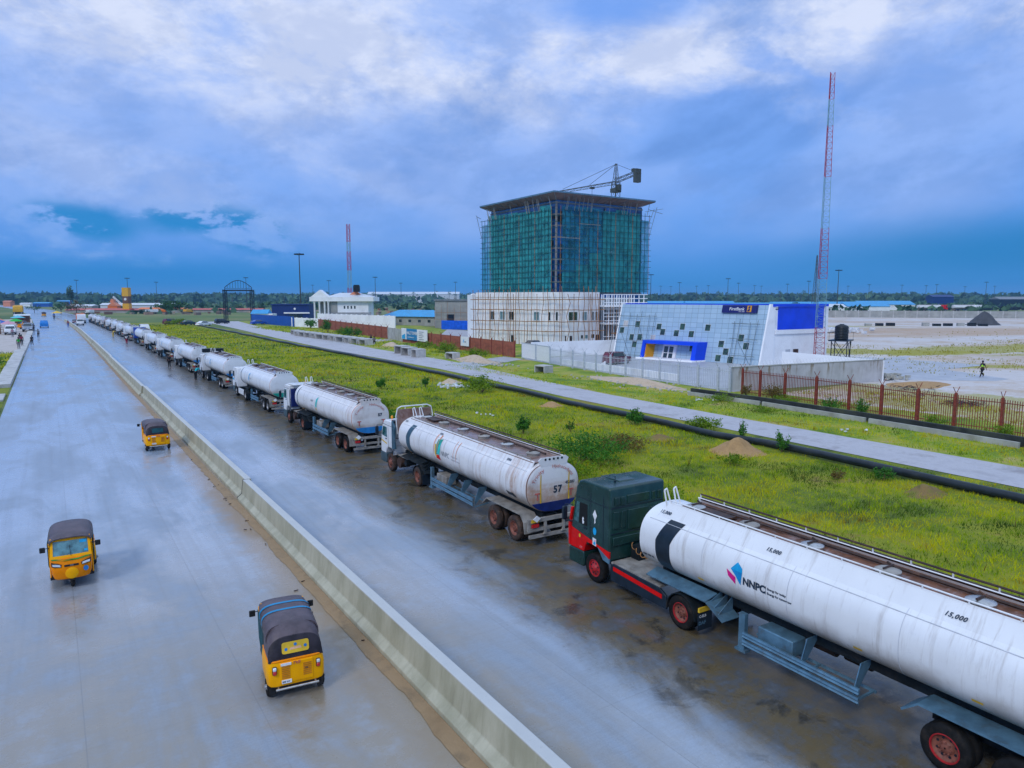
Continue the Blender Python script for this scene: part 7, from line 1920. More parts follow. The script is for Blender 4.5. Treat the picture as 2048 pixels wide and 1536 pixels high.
# ================================================================== FIELD, TREES, DISTANCE
M_pipe = pmat('black_plastic_pipe', (0.016, 0.022, 0.026), 0.38, var=0.35, sc=.8, dirt=(.10, .09, .07), dirtamt=.3)
pipe_pts = [(39.5, -6), (39.5, 14.7), (39.7, 22.4), (40.3, 30.4), (39.7, 34.6), (40.1, 44.2), (41.1, 58), (41.3, 65.7), (42.2, 78), (42.8, 90), (43.6, 110), (43.5, 135), (43.6, 161), (44.6, 200), (45.2, 240), (46, 293)]
m = MB(); pp = []
for a, b in zip(pipe_pts[:-1], pipe_pts[1:]):
    k_ = max(2, int((b[1] - a[1]) / 4))
    for k in range(k_):
        t = k / k_; yy = a[1] + (b[1] - a[1]) * t
        pp.append((a[0] + (b[0] - a[0]) * t + .12 * math.sin(yy * .21), yy, .30 + .06 * math.sin(yy * .33)))
pp.append((46, 293, .36))
rings = []
for i, p in enumerate(pp):
    d = (Vector(pp[min(i + 1, len(pp) - 1)]) - Vector(pp[max(0, i - 1)])).normalized(); sd = Vector((d.y, -d.x, 0)); up_ = Vector((0, 0, 1))
    rings.append([tuple(Vector(p) + sd * .235 * math.cos(t) + up_ * .235 * math.sin(t)) for t in [2 * math.pi * j / 14 for j in range(14)]])
m.loft(rings)
tag(m.build('pipeline', M_pipe, smooth=True, angle=60), 'long black plastic pipe lying through the grass beside the gravel road', 'pipe')

def mound(x, y, rx_, ry_, h, mt, label, cat='mound', seed=1, name='earth_mound'):
    m = MB(); n = 26; kk = 12; vs_ = []
    for j in range(kk + 1):
        f = j / kk
        for i in range(n):
            t = 2 * math.pi * i / n
            w = 1 + .25 * mnoise.noise(Vector((math.cos(t) * 1.4 + seed, math.sin(t) * 1.4, f)))
            z_ = h * (math.cos(f * math.pi) * .5 + .5) * (1 + .30 * mnoise.noise(Vector((math.cos(t) * f * 2.2, math.sin(t) * f * 2.2, seed))))
            vs_.append((rx_ * f * w * math.cos(t), ry_ * f * w * math.sin(t), z_ - (.03 if j == kk else 0) + .05 * h * mnoise.noise(Vector((math.cos(t) * f * 9, math.sin(t) * f * 9, seed)))))
    m.add(vs_, [(j * n + i, j * n + (i + 1) % n, (j + 1) * n + (i + 1) % n, (j + 1) * n + i) for j in range(kk) for i in range(n)])
    o = m.build(name, mt, loc=(x, y, .01), smooth=True, angle=70); tag(o, label, cat); return o
M_earth = mat_ground('dug_earth', [(0.35, (.30, .18, .08)), (.5, (.44, .27, .12)), (.65, (.36, .20, .09))], .8, sc2=4, bump=.8)
M_earthd = mat_ground('brown_weedy_earth', [(0.36, (.10, .12, .015)), (.48, (.24, .15, .06)), (.62, (.16, .19, .02))], .8, sc2=3, bump=.8)
M_earthp = mat_ground('pale_dug_earth', [(0.35, (.42, .31, .20)), (.5, (.55, .42, .30)), (.65, (.30, .25, .12))], .5, sc2=3, bump=.8)
M_graph = mat_ground('dark_gravel', [(0.35, (.05, .05, .055)), (.6, (.09, .09, .095))], .3, sc2=2)
mound(37.2, 30.2, 2.1, 1.7, .95, M_earth, 'orange brown heap of dug earth burying a stretch of the black pipe', seed=2)
mound(38.9, 53.2, 1.3, 1.1, .4, M_earth, 'small orange earth heap against the middle of the pipe', seed=5)
mound(36.2, 36.2, 1.2, 1.0, .35, M_earthd, 'low brown weedy hump in the grass left of the orange heap', seed=7)
mound(37.3, 18.3, 1.5, .9, .5, M_earthd, 'brown weed covered hump beside the pipe near the right edge', seed=9)
mound(39.6, 74.5, 1.6, 1.4, .5, M_earthp, 'small pale earth patch where the pipe dips under weeds', seed=11)
mound(57.0, 98.5, 2.6, 8.0, .9, M_earthp, 'long pale earth bank in front of the near end of the brick red fence', 'bank', 13, 'earth_bank')
mound(58.0, 62.0, 2.0, 9.5, .7, M_earthp, 'long pale earth bank in front of the silver fence', 'bank', 15, 'earth_bank')
mound(60.5, 140.0, 1.8, 4.0, .8, M_earthp, 'small earth bank beside the gate between the brick red fences', 'bank', 17, 'earth_bank')
mound(298.0, 129.5, 6.6, 6.6, 5.0, M_graph, 'dark grey conical gravel heap on the sandy yard', 'heap', 19, 'gravel_heap')
mound(84.5, 43.0, 5.0, 3.0, .35, M_earth, 'low tan sand spread outside the grey yard wall', 'heap', 21, 'sand_heap')

# saplings and bushes that stand alone
for (x_, y_, w_, h_, n_, lb, ls, mt) in (
    (29.0, 43.1, 1.2, 1.4, 420, 'dark green bushy sapling in the middle of the grass strip', .13, M_leaf),
    (32.3, 41.7, .8, 1.1, 120, 'small thin sapling right of the dark bushy sapling', .10, M_leaf),
    (38.6, 41.4, 1.5, 1.4, 420, 'spiky bright green bush beside the pipe', .14, M_leaf),
    (41.4, 36.9, 2.8, 1.1, 620, 'broad low green bush between the pipe and the gravel road', .12, M_leaf2),
    (40.6, 32.6, .9, 1.7, 150, 'slim green sapling behind the orange heap', .11, M_leaf),
    (39.6, 28.6, 1.2, 1.5, 200, 'green bush at the right foot of the orange heap', .12, M_leaf),
    (30.5, 73.7, 1.4, 1.3, 200, 'dark sapling in the grass behind the third tanker', .18, M_leaf),
    (26.2, 66.2, 2.2, 1.2, 200, 'low green weeds just behind the third tanker', .16, M_leaf2),
    (35.2, 72.2, 1.0, 1.3, 130, 'slender sapling near the white litter on the grass', .17, M_leaf),
    (38.4, 65.0, 4.5, 1.9, 520, 'thicket of weeds swallowing the pipe', .17, M_leaf2),
    (27.3, 33.4, 6.0, 1.9, 1500, 'dark tangled thicket behind the white 57 tanker', .12, M_leaf),
    (31.2, 34.5, 3.6, 1.2, 600, 'reddish brown dry thicket behind the green cab', .11, M_leaf3),
    (23.5, 30.6, 4.2, 1.4, 900, 'green bush pressed against the far side of the 57 tanker', .11, M_leaf2),
    (24.3, 24.5, 3.4, 1.0, 560, 'low weeds behind the tail of the second tanker', .10, M_leaf2),
    (22.6, 52.5, 4.0, 1.3, 700, 'low dark bushes on the far side of the 57 tanker cab', .12, M_leaf),
    (25.0, 60.0, 3.5, 1.0, 420, 'ragged weed bed behind the third tanker tail', .13, M_leaf2),
    (34.0, 28.0, 2.0, .8, 260, 'small weed clump on the grass left of the orange heap', .10, M_leaf2),
    (38.0, 20.9, 1.5, .8, 240, 'small green bush leaning on the pipe near the right edge', .10, M_leaf),
    (36.2, 22.5, 1.2, .5, 120, 'tiny weed tuft near the pipe at the right', .09, M_leaf3),
    (59.3, 44.0, 2.8, 1.7, 560, 'brown dry bush growing through the picket fence', .12, M_leaf3),
    (58.9, 47.0, 1.4, 1.5, 240, 'narrow brown weed clump at the left end of the rusty fence', .11, M_leaf3),
    (58.0, 41.8, 3.0, 1.0, 380, 'green weeds in front of the brown bush at the fence', .11, M_leaf2),
    (58.8, 37.5, 2.0, 1.2, 260, 'dark bush at the foot of the rusty picket fence', .12, M_leaf),
    (57.6, 34.0, 1.5, 1.5, 260, 'round green bush at a post of the rusty picket fence', .12, M_leaf),
    (57.4, 28.0, 2.4, 1.0, 280, 'low bush under the rusty fence, second from the right edge', .11, M_leaf2),
    (57.0, 23.0, 2.6, 1.1, 300, 'low bush under the rusty fence at the right edge', .11, M_leaf2),
    (54.6, 46.5, 3.4, .8, 420, 'mat of green creepers along the dark drain wall', .10, M_leaf2),
    (52.6, 40.0, 2.8, .5, 300, 'mat of creepers between the drain wall and the gravel road', .10, M_leaf2),
    (61.6, 106.0, 5.0, 1.6, 420, 'lush green weeds at the near end of the brick red fence', .2, M_leaf2),
    (61.8, 118.0, 6.0, 2.0, 560, 'lush green bushes below the small white notice board', .22, M_leaf2),
    (63.0, 130.0, 4.6, 1.6, 300, 'green weeds below the blue and white board', .22, M_leaf2),
    (64.0, 173.0, 5.5, 3.2, 380, 'bright green bush at the corner of the farther brick red fence', .3, M_leaf),
    (66.5, 186.0, 5.0, 2.4, 300, 'green bush in front of the middle of the farther red fence', .3, M_leaf2),
    (68.5, 205.0, 4.0, 4.2, 300, 'dark tree like bush against the farther red fence', .34, M_leaf),
    (73.0, 236.0, 6.0, 3.5, 300, 'green bush at the left end of the farther red fence', .36, M_leaf),
    (-8.5, 125.0, 5.5, 2.0, 420, 'dark green bush on the left bank', .25, M_leaf),
    (-9.0, 108.0, 4.5, 1.4, 300, 'bright green weeds on the left bank near the slab end', .22, M_leaf2),
    (-7.2, 98.0, 3.0, 1.0, 200, 'small weeds at the end of the drain walkway', .18, M_leaf2),
    (41.0, 296.0, 9.0, 2.5, 300, 'low green hedge mound where the meadow meets the parked cars', .45, M_leaf2)):
    shrub(x_, y_, w_, h_, int(n_ * 2.4), lb, ls * .85, mt)
blades('weed_tufts', [(19.7, 39, 4, 60, 2.6, .2, .5, .022, .18)], M_leaf3, 'scattered brownish weed tufts in the grass strip', 'weeds')

# dark drain wall and kerb in front of the rusty fence
dr = empty('drain_wall', (55.0, 20.0, 0), label='dark mossy open drain wall running below the rusty picket fence', cat='drain')
M_moss = pmat('mossy_dark_concrete', (.035, .040, .035), .85, var=.4, sc=1, dirt=(.10, .11, .05), dirtamt=.5)
dp = [(54.5, 5), (54.7, 20.7), (55.6, 32), (56.2, 42.7), (55.8, 51.5)]
for a, b in zip(dp[:-1], dp[1:]):
    L_ = math.hypot(b[0] - a[0], b[1] - a[1]); an = math.atan2(b[1] - a[1], b[0] - a[0])
    MB().box(0, L_, -.15, .15, 0, .70).build('drain_side', M_moss, dr, loc=(a[0] - 55, a[1] - 20, 0), rz=an)
    MB().box(0, L_ * .97, -.10, .10, 0, .42).build('kerb', M_conc, dr, loc=(a[0] - 55.7, a[1] - 20, 0), rz=an)

# precast slabs and boxes beside the gravel road
random.seed(9)
for i in range(11):
    yy = 146 + i * 4.6; xx = 57.3 - (i * .09)
    r_ = empty('concrete_culvert', (xx, yy, 0), R(random.uniform(82, 98)), label='precast culvert, %s in the long row beside the gravel road' % NTH[i], cat='culvert', group='row of precast culverts beside the gravel road')
    MB().box(-1.9, 1.9, -1.2, 1.2, 1.15, 1.38).build('top_slab', M_conc2, r_)
    MB().box(-1.9, -1.7, -1.1, 1.1, 0, 1.15).build('side_slab', M_conc2, r_); MB().box(1.7, 1.9, -1.1, 1.1, 0, 1.15).build('side_slab', M_conc2, r_)
def culvert(x, y, w, d, h, rz, label):
    r_ = empty('concrete_culvert', (x, y, 0), R(rz), label=label, cat='culvert')
    MB().box(-w / 2, w / 2, -d / 2, d / 2, h - .16, h).build('top_slab', M_conc2, r_, bevel=.02)
    MB().box(-w / 2, -w / 2 + .16, -d / 2, d / 2, 0, h - .16).build('side_slab', M_conc2, r_); MB().box(w / 2 - .16, w / 2, -d / 2, d / 2, 0, h - .16).build('side_slab', M_conc2, r_)
    MB().box(-w / 2 + .16, w / 2 - .16, -d / 2, -d / 2 + .1, 0, h - .16).build('back_slab', M_conc, r_)
culvert(53.7, 119.5, 2.6, 1.8, 1.5, 100, 'concrete culvert at the left of the group of three by the gravel road')
culvert(52.9, 114.8, 2.6, 1.9, 1.5, 96, 'concrete culvert in the middle of the group of three by the gravel road')
culvert(52.6, 110.4, 2.2, 1.8, 1.45, 88, 'concrete culvert at the right of the group of three by the gravel road')
culvert(55.9, 104.2, 2.4, 1.4, 1.1, 92, 'lone pale concrete box in front of the brick red fence')
culvert(56.0, 78.3, 1.9, 1.7, 1.0, 100, 'dark mossy concrete box near the driveway of the silver fence')
culvert(57.5, 199.5, 2.8, 2.0, 1.3, 90, 'concrete bench like slab at the far end of the culvert row')

# litter, rebar and timber lying about
M_plasticw = pmat('white_litter', (.7, .72, .75), .5)
def debris(name, x, y, sx, sy, n, mt, label, cat, ln=1.2, th=.05, seed=1, rise=.25, flat=False):
    rd = random.Random(seed); m = MB()
    for i in range(n):
        cx_, cy_ = rd.gauss(0, sx), rd.gauss(0, sy); a = rd.uniform(0, 6.28) if not flat else rd.gauss(.4, .3)
        L_ = ln * rd.uniform(.4, 1.2); z_ = rd.uniform(.03, rise)
        if th > .12: m.cbox((cx_, cy_, th * .4 + z_ * .5), (th * rd.uniform(.6, 1.6), th * rd.uniform(.6, 1.4), th * rd.uniform(.4, 1)), Matrix.Translation((cx_, cy_, 0)) @ Matrix.Rotation(a, 4, 'Z') @ Matrix.Translation((-cx_, -cy_, 0)))
        else: m.bar((cx_ - math.cos(a) * L_ / 2, cy_ - math.sin(a) * L_ / 2, z_), (cx_ + math.cos(a) * L_ / 2, cy_ + math.sin(a) * L_ / 2, rd.uniform(.03, rise)), th, 4)
    o = m.build(name, mt, loc=(x, y, .02)); tag(o, label, cat, kind='stuff'); return o
for i_, (a_, b_) in enumerate(((31, 52), (50.5, 30), (53, 48))):
    debris('litter', a_, b_, .5, .7, 5, M_plasticw, 'scraps of white plastic litter lying in the grass', 'litter', .25, .14, 50 + i_, .12)['group'] = 'scraps of litter in the grass'
debris('rebar_pile', 72.5, 32.5, .9, .9, 60, M_rustd, 'tangle of rusty steel bars on the yard behind the fence', 'rebar', 3.4, .022, 2, .22, True)
debris('rebar_pile', 81.0, 42.0, 1.6, 1.1, 34, M_rustd, 'scattered rusty bars and boards near the yard wall', 'rebar', 2.2, .03, 5, .15, True)
debris('timber_pile', 76.0, 38.5, 2.6, 1.6, 14, M_rust, 'brown timber offcuts spread on the sand', 'timber', 2.4, .035, 6, .1, True)
debris('block_pile', 87.2, 47.8, .9, .6, 44, M_conc, 'heap of grey concrete blocks at the corner of the yard wall', 'blocks', 1, .38, 7, 1.0)
debris('litter', 38.0, 71.5, .8, 1.2, 40, M_plasticw, 'white plastic litter on the grass beside the pipe', 'litter', .5, .22, 8, .1)
debris('litter', 196.0, 124.0, 4.0, 4.0, 70, M_plasticw, 'white and blue rubbish heap on the far yard', 'litter', 1, 1.0, 9, 1.5)
debris('rubble', 57.5, 58.0, 1.6, 8, 120, M_conc2, 'pale rubble scattered over the earth bank by the silver fence', 'rubble', .4, .18, 10, .1)
debris('rubble', 56.5, 96.0, 1.6, 6, 80, M_conc2, 'pale rubble on the earth bank by the driveway', 'rubble', .4, .22, 12, .15)
debris('dead_leaves', 6.75, 26, .18, 14, 16, M_rustd, 'dead leaves and twigs washed into the sand beside the median', 'leaves', .16, .018, 11, .06)
for i in range(9):
    tag(MB().box(-1.1 - (i * 7 % 3) * .3, 1.1, -.8, .8, 0, .9 + (i * 5 % 4) * .12).build('crate', M_chass if i % 3 else M_wallg, loc=(252 + i * 3.4 + (i > 2) * 6, 148 - i * 2.4 - (i > 2) * 5, 0), rz=R(-45), bevel=.05), 'small box, %s from the left in the row far out on the sandy yard' % ['first', *NTH[1:]][i], 'crate', 'row of boxes on the far yard')

# ---------------------------------------------------------------- trees and distance
def mat_far(name, a, b, sc=.05):
    mt, q = newmat(name); v = q.n('ShaderNodeTexCoord').outputs['Object']
    q.put(q.b.inputs['Base Color'], q.mix(q.mr(q.noise(v, sc, 6, .65), .35, .65), a, b)); q.b.inputs['Roughness'].default_value = .9
    q.b.inputs['Specular IOR Level'].default_value = .1
    return mt
M_forest = mat_far('distant_trees', (.045, .095, .060), (.10, .18, .085), .03)
M_bark = pmat('tree_bark', (.12, .09, .06), .9, var=.3)
M_crown = mat_far('tree_crown', (.02, .07, .02), (.06, .14, .03), .6)
M_crownb = mat_far('reddish_tree_crown', (.06, .07, .02), (.16, .10, .04), .6)
CAMD = (math.sin(R(33)), math.cos(R(33)))
def polar(az_, d): return (math.sin(R(az_)) * d, math.cos(R(az_)) * d)
rd = random.Random(31)
def clumpfar(m, x_, y_, h, w, n, ls):
    for i in range(n):
        t = rd.uniform(0, 6.28); u = rd.uniform(0, 1); zz_ = h * (.15 + .85 * u); rr = w * .5 * math.sqrt(max(.05, 1 - (2 * u - 1) ** 2 * .8)) * rd.uniform(.3, 1)
        c = Vector((x_ + rr * math.cos(t), y_ + rr * math.sin(t), zz_))
        a = Vector((rd.gauss(0, 1), rd.gauss(0, 1), rd.gauss(0, .8))).normalized() * ls * rd.uniform(.6, 1.3); b = a.cross(Vector((rd.gauss(0, 1), rd.gauss(0, 1), rd.gauss(0, 1)))).normalized() * ls * rd.uniform(.5, .9)
        m.add([tuple(c - a), tuple(c + b), tuple(c + a), tuple(c - b)], [(0, 1, 2, 3)])
m = MB()
az_ = -22
while az_ < 88:
    d = rd.uniform(1350, 2300); w = rd.uniform(26, 60)
    if az_ > 45: d *= rd.uniform(.9, 1.3)
    x_, y_ = polar(az_, d); clumpfar(m, x_, y_, rd.uniform(11, 19) * (d / 1700), w, 26, 7.5)
    az_ += rd.uniform(.05, .16)
tag(m.build('far_woodland', M_forest, fixn=False), 'hazy belt of far woodland along the horizon', 'woodland', kind='stuff')
m = MB()
for i in range(900):
    a_ = rd.uniform(-20, 86); d = 420 + 900 * rd.random() ** .8
    x_, y_ = polar(a_, d)
    if abs(x_ - rx(y_)) < 45 or (x_ > 60 and d < 520): continue
    clumpfar(m, x_, y_, rd.uniform(2, 6), rd.uniform(8, 26), 9, 3.2)
tag(m.build('scrub', M_forest, fixn=False), 'scattered scrub across the distant plain', 'scrub', kind='stuff')
def palm(x_, y_, h, proto_=[None]):
    if proto_[0] is None:
        r_ = empty('palm_tree', (x_, y_, 0), 0, h / 20, label='tall distant oil palm standing above the hazy tree line', cat='palm tree', group='palms above the far tree line')
        MB().bar((0, 0, 0), (.8, .3, 17), .45, 6, .3).build('trunk', M_bark, r_)
        m = MB()
        for i in range(17):
            t = 6.28 * i / 17; e = rd.uniform(-.2, .9); l = rd.uniform(3.6, 4.8); c = Vector((.8, .3, 17))
            dv = Vector((math.cos(t) * math.cos(e), math.sin(t) * math.cos(e), math.sin(e))); mid = c + dv * l * .6; tip = c + dv * l + Vector((0, 0, -1.6)); sd = dv.cross(Vector((0, 0, 1))).normalized() * .55
            m.add([tuple(c), tuple(mid + sd), tuple(tip), tuple(mid - sd)], [(0, 1, 2, 3)])
        m.build('crown', M_forest, r_, fixn=False); proto_[0] = r_; return r_
    o = copy_tree(proto_[0]); o.location = (x_, y_, 0); o.rotation_euler.z = rd.uniform(0, 6); s_ = h / 20; o.scale = (s_, s_, s_); return o
for i in range(70):
    a_ = (rd.uniform(10, 33) if i < 46 else rd.uniform(36, 62)); d = rd.uniform(1150, 1650); x_, y_ = polar(a_, d); palm(x_, y_, rd.uniform(21, 27) * d / 1500)
def tree(x_, y_, h, w, n, ls, mt, label, kind='round'):
    r_ = empty('tree', (x_, y_, 0), label=label, cat='tree')
    mm = MB().bar((0, 0, 0), (.1 * h * .2, 0, h * .55), h * .035, 7, h * .018)
    for k in range(5):
        t = 1.3 * k; mm.bar((.05 * h * .2, 0, h * .3 + k * h * .05), (math.cos(t) * w * .3, math.sin(t) * w * .3, h * .7), h * .014, 5, h * .006)
    mm.build('trunk', M_bark, r_)
    mm = MB(); leafy(mm, (0, 0, h * .60), (w * .5, w * .5, h * .42), n, ls, int(x_ * 3 + y_)); mm.build('crown', mt, r_, fixn=False)
x_, y_ = polar(7.45, 500); tree(x_, y_, 9, 20, 1100, .9, M_crown, 'round dark green tree beside the red roofs, left of the gate arch')
bt_ = [(1.6, 520, 9, 14, M_crownb, 'reddish brown tree where the queue begins'), (.7, 540, 8, 13, M_crown, 'green tree at the far bend of the road'), (-.8, 600, 6, 14, M_crown, 'low green tree left of the road bend'),
       (1.3, 820, 24, 5, M_forest, 'tall thin dark tree standing above the horizon on the left'), (6.6, 850, 15, 34, M_forest, 'broad dark tree crown on the skyline above the round tree')]
for a_, d, h, w, mt, lb in bt_:
    x_, y_ = polar(a_ if a_ > 1.5 else a_, d); tree(x_, y_, h, w, 420, h * .07, mt, lb)
# high mast lights
hm = None
def highmast(x_, y_, h, label=None):
    global hm
    if hm is None:
        hm = empty('high_mast_light', (x_, y_, 0), 0, h / 30, label=label, cat='street light')
        MB().bar((0, 0, 0), (0, 0, 30), .38, 8, .18).build('pole', M_crane, hm)
        m = MB().lathe([(.3, 29), (1.2, 29.1), (1.2, 29.3), (.3, 29.5)], 12).build('head_ring', M_crane, hm)
        for k in range(8):
            t = 6.28 * k / 8; MB().cbox((math.cos(t) * 1.75, math.sin(t) * 1.75, 29.35), (.9, .9, .55)).build('floodlight', M_black, hm)
        return hm
    o = copy_tree(hm); o.location = (x_, y_, 0); o.scale = (h / 30,) * 3
    if label: o['label'] = label
    return o
LB = 'tall high mast light, hazy and small on the horizon'
highmast(99.1 + 2.3, 333.7 + 8, 31.5, 'nearest high mast light, tall and dark between the gate arch and the white villa')
def at_px(px_, d):
    a_ = math.degrees(math.atan((px_ - 1024) / 1420)) + 33; return polar(a_, d / math.cos(R(a_ - 33)))
for px_, top in ((161, 560), (262, 556), (319, 564), (497, 555), (629, 570), (661, 561), (714, 570), (753, 554), (804, 566), (912, 564), (871, 569), (1299, 549), (1319, 572), (1339, 573), (1356, 565), (1413, 571), (1452, 557), (1473, 566), (1505, 571), (1518, 572), (1570, 568), (1612, 562), (1670, 540), (1732, 569), (1797, 570), (1845, 571), (1866, 569), (1922, 573), (1981, 572), (1964, 564), (1690, 572), (1390, 572)):
    d = 1420 * 21 / max(8.0, 597 - top); d = min(d, 1250)
    h = 10 + (597 - top) * d / 1420
    x_, y_ = at_px(px_, d)
    o = highmast(x_, y_, h, LB); o['group'] = 'high mast lights on the horizon'
    if px_ == 1670: o['label'] = 'dark high mast light standing right beside the thin pointed lattice tower'; del o['group']

# sheds, roofs and parked things far off
def shed(x_, y_, L_, D_, h, rz_, roof_, wall_, label, group=None, name='shed'):
    r_ = empty(name, (x_, y_, 0), R(rz_), label=label, cat='shed', group=group)
    MB().box(-L_ / 2, L_ / 2, -D_ / 2, D_ / 2, 0, h).build('wall', wall_, r_)
    MB().prism([(-D_ / 2 - .6, h + .01), (D_ / 2 + .6, h + .01), (0, h + D_ * .16)], -L_ / 2 - .6, L_ / 2 + .6, 'X').build('roof', roof_, r_)
    return r_
def shedpx(px_, d, L_, D_, h, roof_, wall_, label, group=None, tilt=0):
    x_, y_ = at_px(px_, d); shed(x_, y_, L_, D_, h, -33 + tilt, roof_, wall_, label, group)
shedpx(205, 500, 44, 8, 1.9, M_roofr, M_wallg, 'long low red roofed shed left of centre beyond the queue')
shedpx(258, 505, 24, 8, 1.9, M_roofr, M_wallg, 'shorter red roofed shed next to the long one')
shedpx(420, 520, 80, 7, 1.8, M_roofr, M_wallg, 'very long thin red roof seen through the gate arch')
shedpx(330, 500, 30, 7, 2.6, M_lorryo, M_wallg, 'orange low roof beside the round dark tree')
shedpx(283, 560, 56, 9, 5.0, M_roofw, M_roofw, 'long pale white shed behind the red roofs')
shedpx(172, 560, 18, 9, 4.0, M_roofw, M_wallg, 'small white roofed shed by the reddish tree')
shedpx(60, 900, 13, 8, 3.4, M_roofw, M_wallw, 'white roofed shed on the left horizon')
shedpx(92, 860, 19, 9, 4.2, M_roofb, M_fblue, 'blue shed on the left horizon')
shedpx(137, 1000, 20, 9, 6, M_roofb, M_fblue, 'farther blue shed left of the high mast light')
shedpx(24, 900, 9, 8, 6, M_oran2, M_oran2, 'salmon coloured building on the far left horizon')
shedpx(830, 1500, 190, 30, 19, M_roofw, M_roofw, 'very long pale roof on the horizon left of the tower')
for ww, (px_, d, L_) in enumerate(((1370, 560, 60), (1415, 545, 36), (1452, 550, 44), (1500, 530, 58), (1560, 560, 60), (1600, 575, 50), (1690, 600, 46), (1722, 590, 34), (1760, 620, 46))):
    shedpx(px_, d, L_, 20, 3.6 + (px_ % 3) * .6, M_roofb, M_wallw, 'blue roofed warehouse, %s from the left in the row beyond the silver building' % ['first', *NTH[1:]][ww], 'blue roofed warehouses beyond the yard')
for ww, px_ in enumerate((1385, 1480, 1530, 1650)): shedpx(px_, 520, 22, 14, 3.8, M_roofw, M_wallw, 'white roofed warehouse, %s from the left among the blue roofed ones' % ['first', *NTH[1:]][ww], 'white roofed warehouses beyond the yard')
shedpx(1873, 900, 26, 16, 12, M_navyb, M_navyb, 'dark square building on the right horizon')
shedpx(2030, 900, 60, 20, 9, M_roofg, M_chass, 'low dark grey building at the right edge of the horizon')
for px_, d, a_, bm_, lb in ((312, 470, 60, M_lorryo, 'small orange lorry among the low roofs right of the yellow tower'), (178, 455, 20, M_whitec, 'small white lorry by the reddish brown tree'), (386, 480, -40, M_lorryy, 'small yellow lorry in front of the very long red roof'), (294, 462, 100, M_whitec, 'small white lorry in front of the pale white shed')):
    x_, y_ = at_px(px_, d); lorry(x_, y_, R(a_), bm_, bm_, lb, 1.0, .01)
m = MB(); rd = random.Random(5)
for i in range(150):
    px_ = rd.uniform(150, 900); x_, y_ = at_px(px_, rd.uniform(430, 700)); m.cbox((x_, y_, .7), (rd.uniform(1, 5), rd.uniform(1, 3), rd.uniform(.8, 2.2)), Matrix.Translation((x_, y_, 0)) @ Matrix.Rotation(rd.uniform(0, 3), 4, 'Z') @ Matrix.Translation((-x_, -y_, 0)))
tag(m.build('site_clutter', pmat('mixed_site_clutter', (.34, .26, .20), .7, var=.9, sc=.02, dirt=(.5, .12, .03), dirtamt=.8)), 'low clutter of site huts and stacked goods on the distant plain', 'clutter', kind='stuff')
# gantry with orange hopper and yellow silo on the left skyline
hp_ = empty('hopper_plant', (*at_px(232, 520), 0), R(-33), .78, label='orange and white hopper plant with a slanted conveyor beside the yellow tower', cat='plant')
MB().box(-4, 5, -3, 3, 0, 6).build('hopper', M_lorryo, hp_); MB().prism([(-4.5, 6.01), (5.5, 6.01), (1, 9.5)], -3.4, 3.4, 'Y').build('roof', M_oran2, hp_)
MB().prism([(-2.5, 9), (1.6, 9), (.5, 12.5), (-1, 12.5)], -2, 2, 'Y').build('upper_bin', M_oran2, hp_)
lattice(MB(), (0, 0, 14.5), (9, 0, 6), 1.0, 1.0, 8, .15).build('conveyor', M_wallw, hp_)
yt_ = empty('yellow_tower', (*at_px(259, 500), 0), R(-33), label='yellow and brown square tower with a white lamp in its middle, left skyline', cat='tower')
MB().box(-2.2, 2.2, -2, 2, 11.5, 17.5).build('upper_panel', M_lorryy, yt_); MB().box(-2.2, 2.2, -2, 2, 0, 6.5).build('lower_panel', M_lorryy, yt_)
MB().box(-2, 2, -1.9, 1.9, 6.5, 11.5).build('middle_panel', M_rust, yt_); MB().lathe([(.9, -2.1), (.9, -1.95)], 12, 'Y', (0, 0, 9.5)).build('lamp', M_white, yt_)
# tankers parked behind the far panel wall
for px_, lb, ex in ((1888, 'white tanker with a red cab parked behind the far panel wall', M_red), (1958, 'all white tanker parked behind the far panel wall', M_whitec)):
    x_, y_ = at_px(px_, 560)
    o = tanker(x_, y_, lb, ex, 'plain', R(-33 - 88), 0, dict(roof=3.4)); o.scale = (1.45,) * 3; del o['group']
m = MB(); rd = random.Random(77)
for i in range(260):
    px_ = rd.uniform(1640, 2060); x_, y_ = at_px(px_, rd.uniform(600, 760)); m.cbox((x_, y_, .9), (rd.uniform(3, 5), 2, 1.8), Matrix.Translation((x_, y_, 0)) @ Matrix.Rotation(rd.uniform(0, 3), 4, 'Z') @ Matrix.Translation((-x_, -y_, 0)))
tag(m.build('scrap_vehicles', M_chass), 'mass of parked vehicles beyond the far panel wall', 'vehicles', kind='stuff')

# ---------------------------------------------------------------- roadside market on the left
def umbrella(x_, y_, w, h, mt, label, mt2=None):
    r_ = empty('market_umbrella', (x_, y_, 0), label=label, cat='umbrella')
    MB().bar((0, 0, 0), (0, 0, h), .05, 6).build('pole', M_dirty, r_)
    m = MB(); n = 8; vs_ = [(0, 0, h + .1)] + [(w / 2 * math.cos(R(45 * k)), w / 2 * math.sin(R(45 * k)), h - w * .18) for k in range(8)]
    m.add(vs_, [(0, 1 + k, 1 + (k + 1) % 8) for k in range(8)]); m.build('canopy', mt, r_, fixn=False)
    MB().box(-w * .3, w * .3, -.5, .5, .7, .8).build('table_top', M_bamboo, r_)
    for a in (-1, 1):
        for b in (-1, 1): MB().box(a * w * .28 - .03, a * w * .28 + .03, b * .4 - .03, b * .4 + .03, 0, .7).build('leg', M_bamboo, r_)
umbrella(-12.5, 262, 6.0, 3.6, K_blue, 'dark blue market umbrella behind the parked white car')
umbrella(-10.2, 256, 4.4, 3.4, K_pink, 'salmon market umbrella next to the dark blue one')
umbrella(-15.5, 300, 6.0, 3.6, pmat('salmon_cloth', (.6, .22, .14), .8), 'larger salmon umbrella farther along the market')
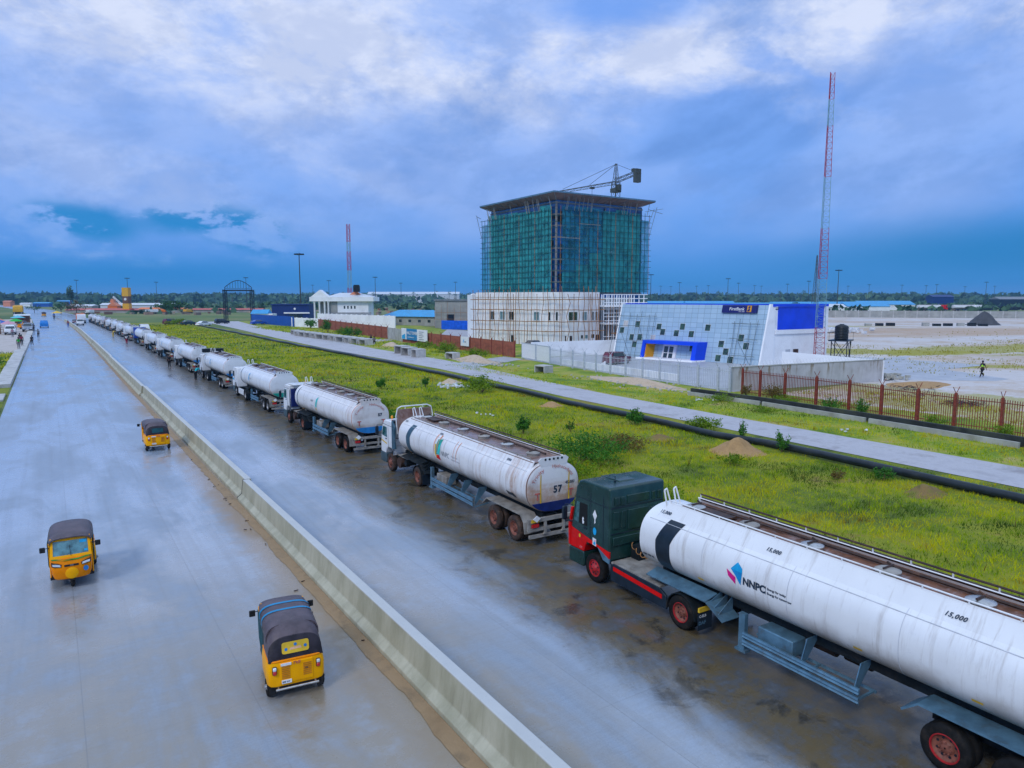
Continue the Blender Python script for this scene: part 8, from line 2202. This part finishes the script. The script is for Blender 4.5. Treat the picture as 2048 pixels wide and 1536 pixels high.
umbrella(-21.0, 305, 6.0, 3.8, pmat('royal_blue_cloth', (.01, .06, .6), .7), 'bright royal blue umbrella at the left edge of the market')
umbrella(-10.0, 330, 5.0, 3.6, pmat('aqua_cloth', (.15, .5, .6), .8), 'pale aqua umbrella near the yellow lorry')
umbrella(-9.2, 285, 4.6, 3.4, K_green, 'green umbrella above the orange rickshaw')
umbrella(3.5, 430, 5.5, 3.6, M_yell, 'yellow umbrella beyond the end of the median')
umbrella(-17, 268, 4, 3.2, K_yel, 'tan umbrella at the left edge of the photo')
def stall(x_, y_, w, d, h, mt, label):
    r_ = empty('market_stall', (x_, y_, 0), label=label, cat='stall')
    for a in (-1, 1):
        for b in (-1, 1): MB().bar((a * w / 2, b * d / 2, 0), (a * w / 2, b * d / 2, h), .06, 5).build('post', M_bamboo, r_)
    MB().slab([(-w / 2 - .3, -d / 2 - .3, h), (w / 2 + .3, -d / 2 - .3, h), (w / 2 + .3, d / 2 + .3, h + .5), (-w / 2 - .3, d / 2 + .3, h + .5)], .06).build('roof', mt, r_)
    MB().box(-w / 2 + .2, w / 2 - .2, -d / 2, -d / 2 + .8, .75, .85).build('counter', M_bamboo, r_); MB().box(-w / 2, w / 2, d / 2 - .1, d / 2, 0, h).build('back_sheet', M_rust, r_)
stall(-14.8, 247, 6, 4, 3.0, M_steel, 'open stall with a grey green sheet roof beside the parked white car')
stall(-22.5, 285, 7, 5, 3.2, K_blue, 'blue sheeted stall at the left edge of the market')
stall(-9.0, 345, 5, 4, 3.2, M_roofw, 'white roofed stall far along the market')

# haze: one even volume round the whole scene, sky outside
hz = MB().box(-5200, 5600, -900, 6600, -1.0, 70.0).build('haze', None, fixn=True) if False else None
hme = MB().box(-5200, 5600, -900, 6600, -1.0, 70.0)
hmat = bpy.data.materials.new('haze_air'); hmat.use_nodes = True
q = NG(hmat.node_tree); vo = q.n('ShaderNodeVolumePrincipled'); om = q.n('ShaderNodeOutputMaterial')
vo.inputs['Color'].default_value = (.30, .62, 1.0, 1); vo.inputs['Density'].default_value = 0.00015; vo.inputs['Anisotropy'].default_value = 0.2
q.lk(vo.outputs[0], om.inputs['Volume'])
hz = hme.build('haze', hmat); tag(hz, kind='stuff')
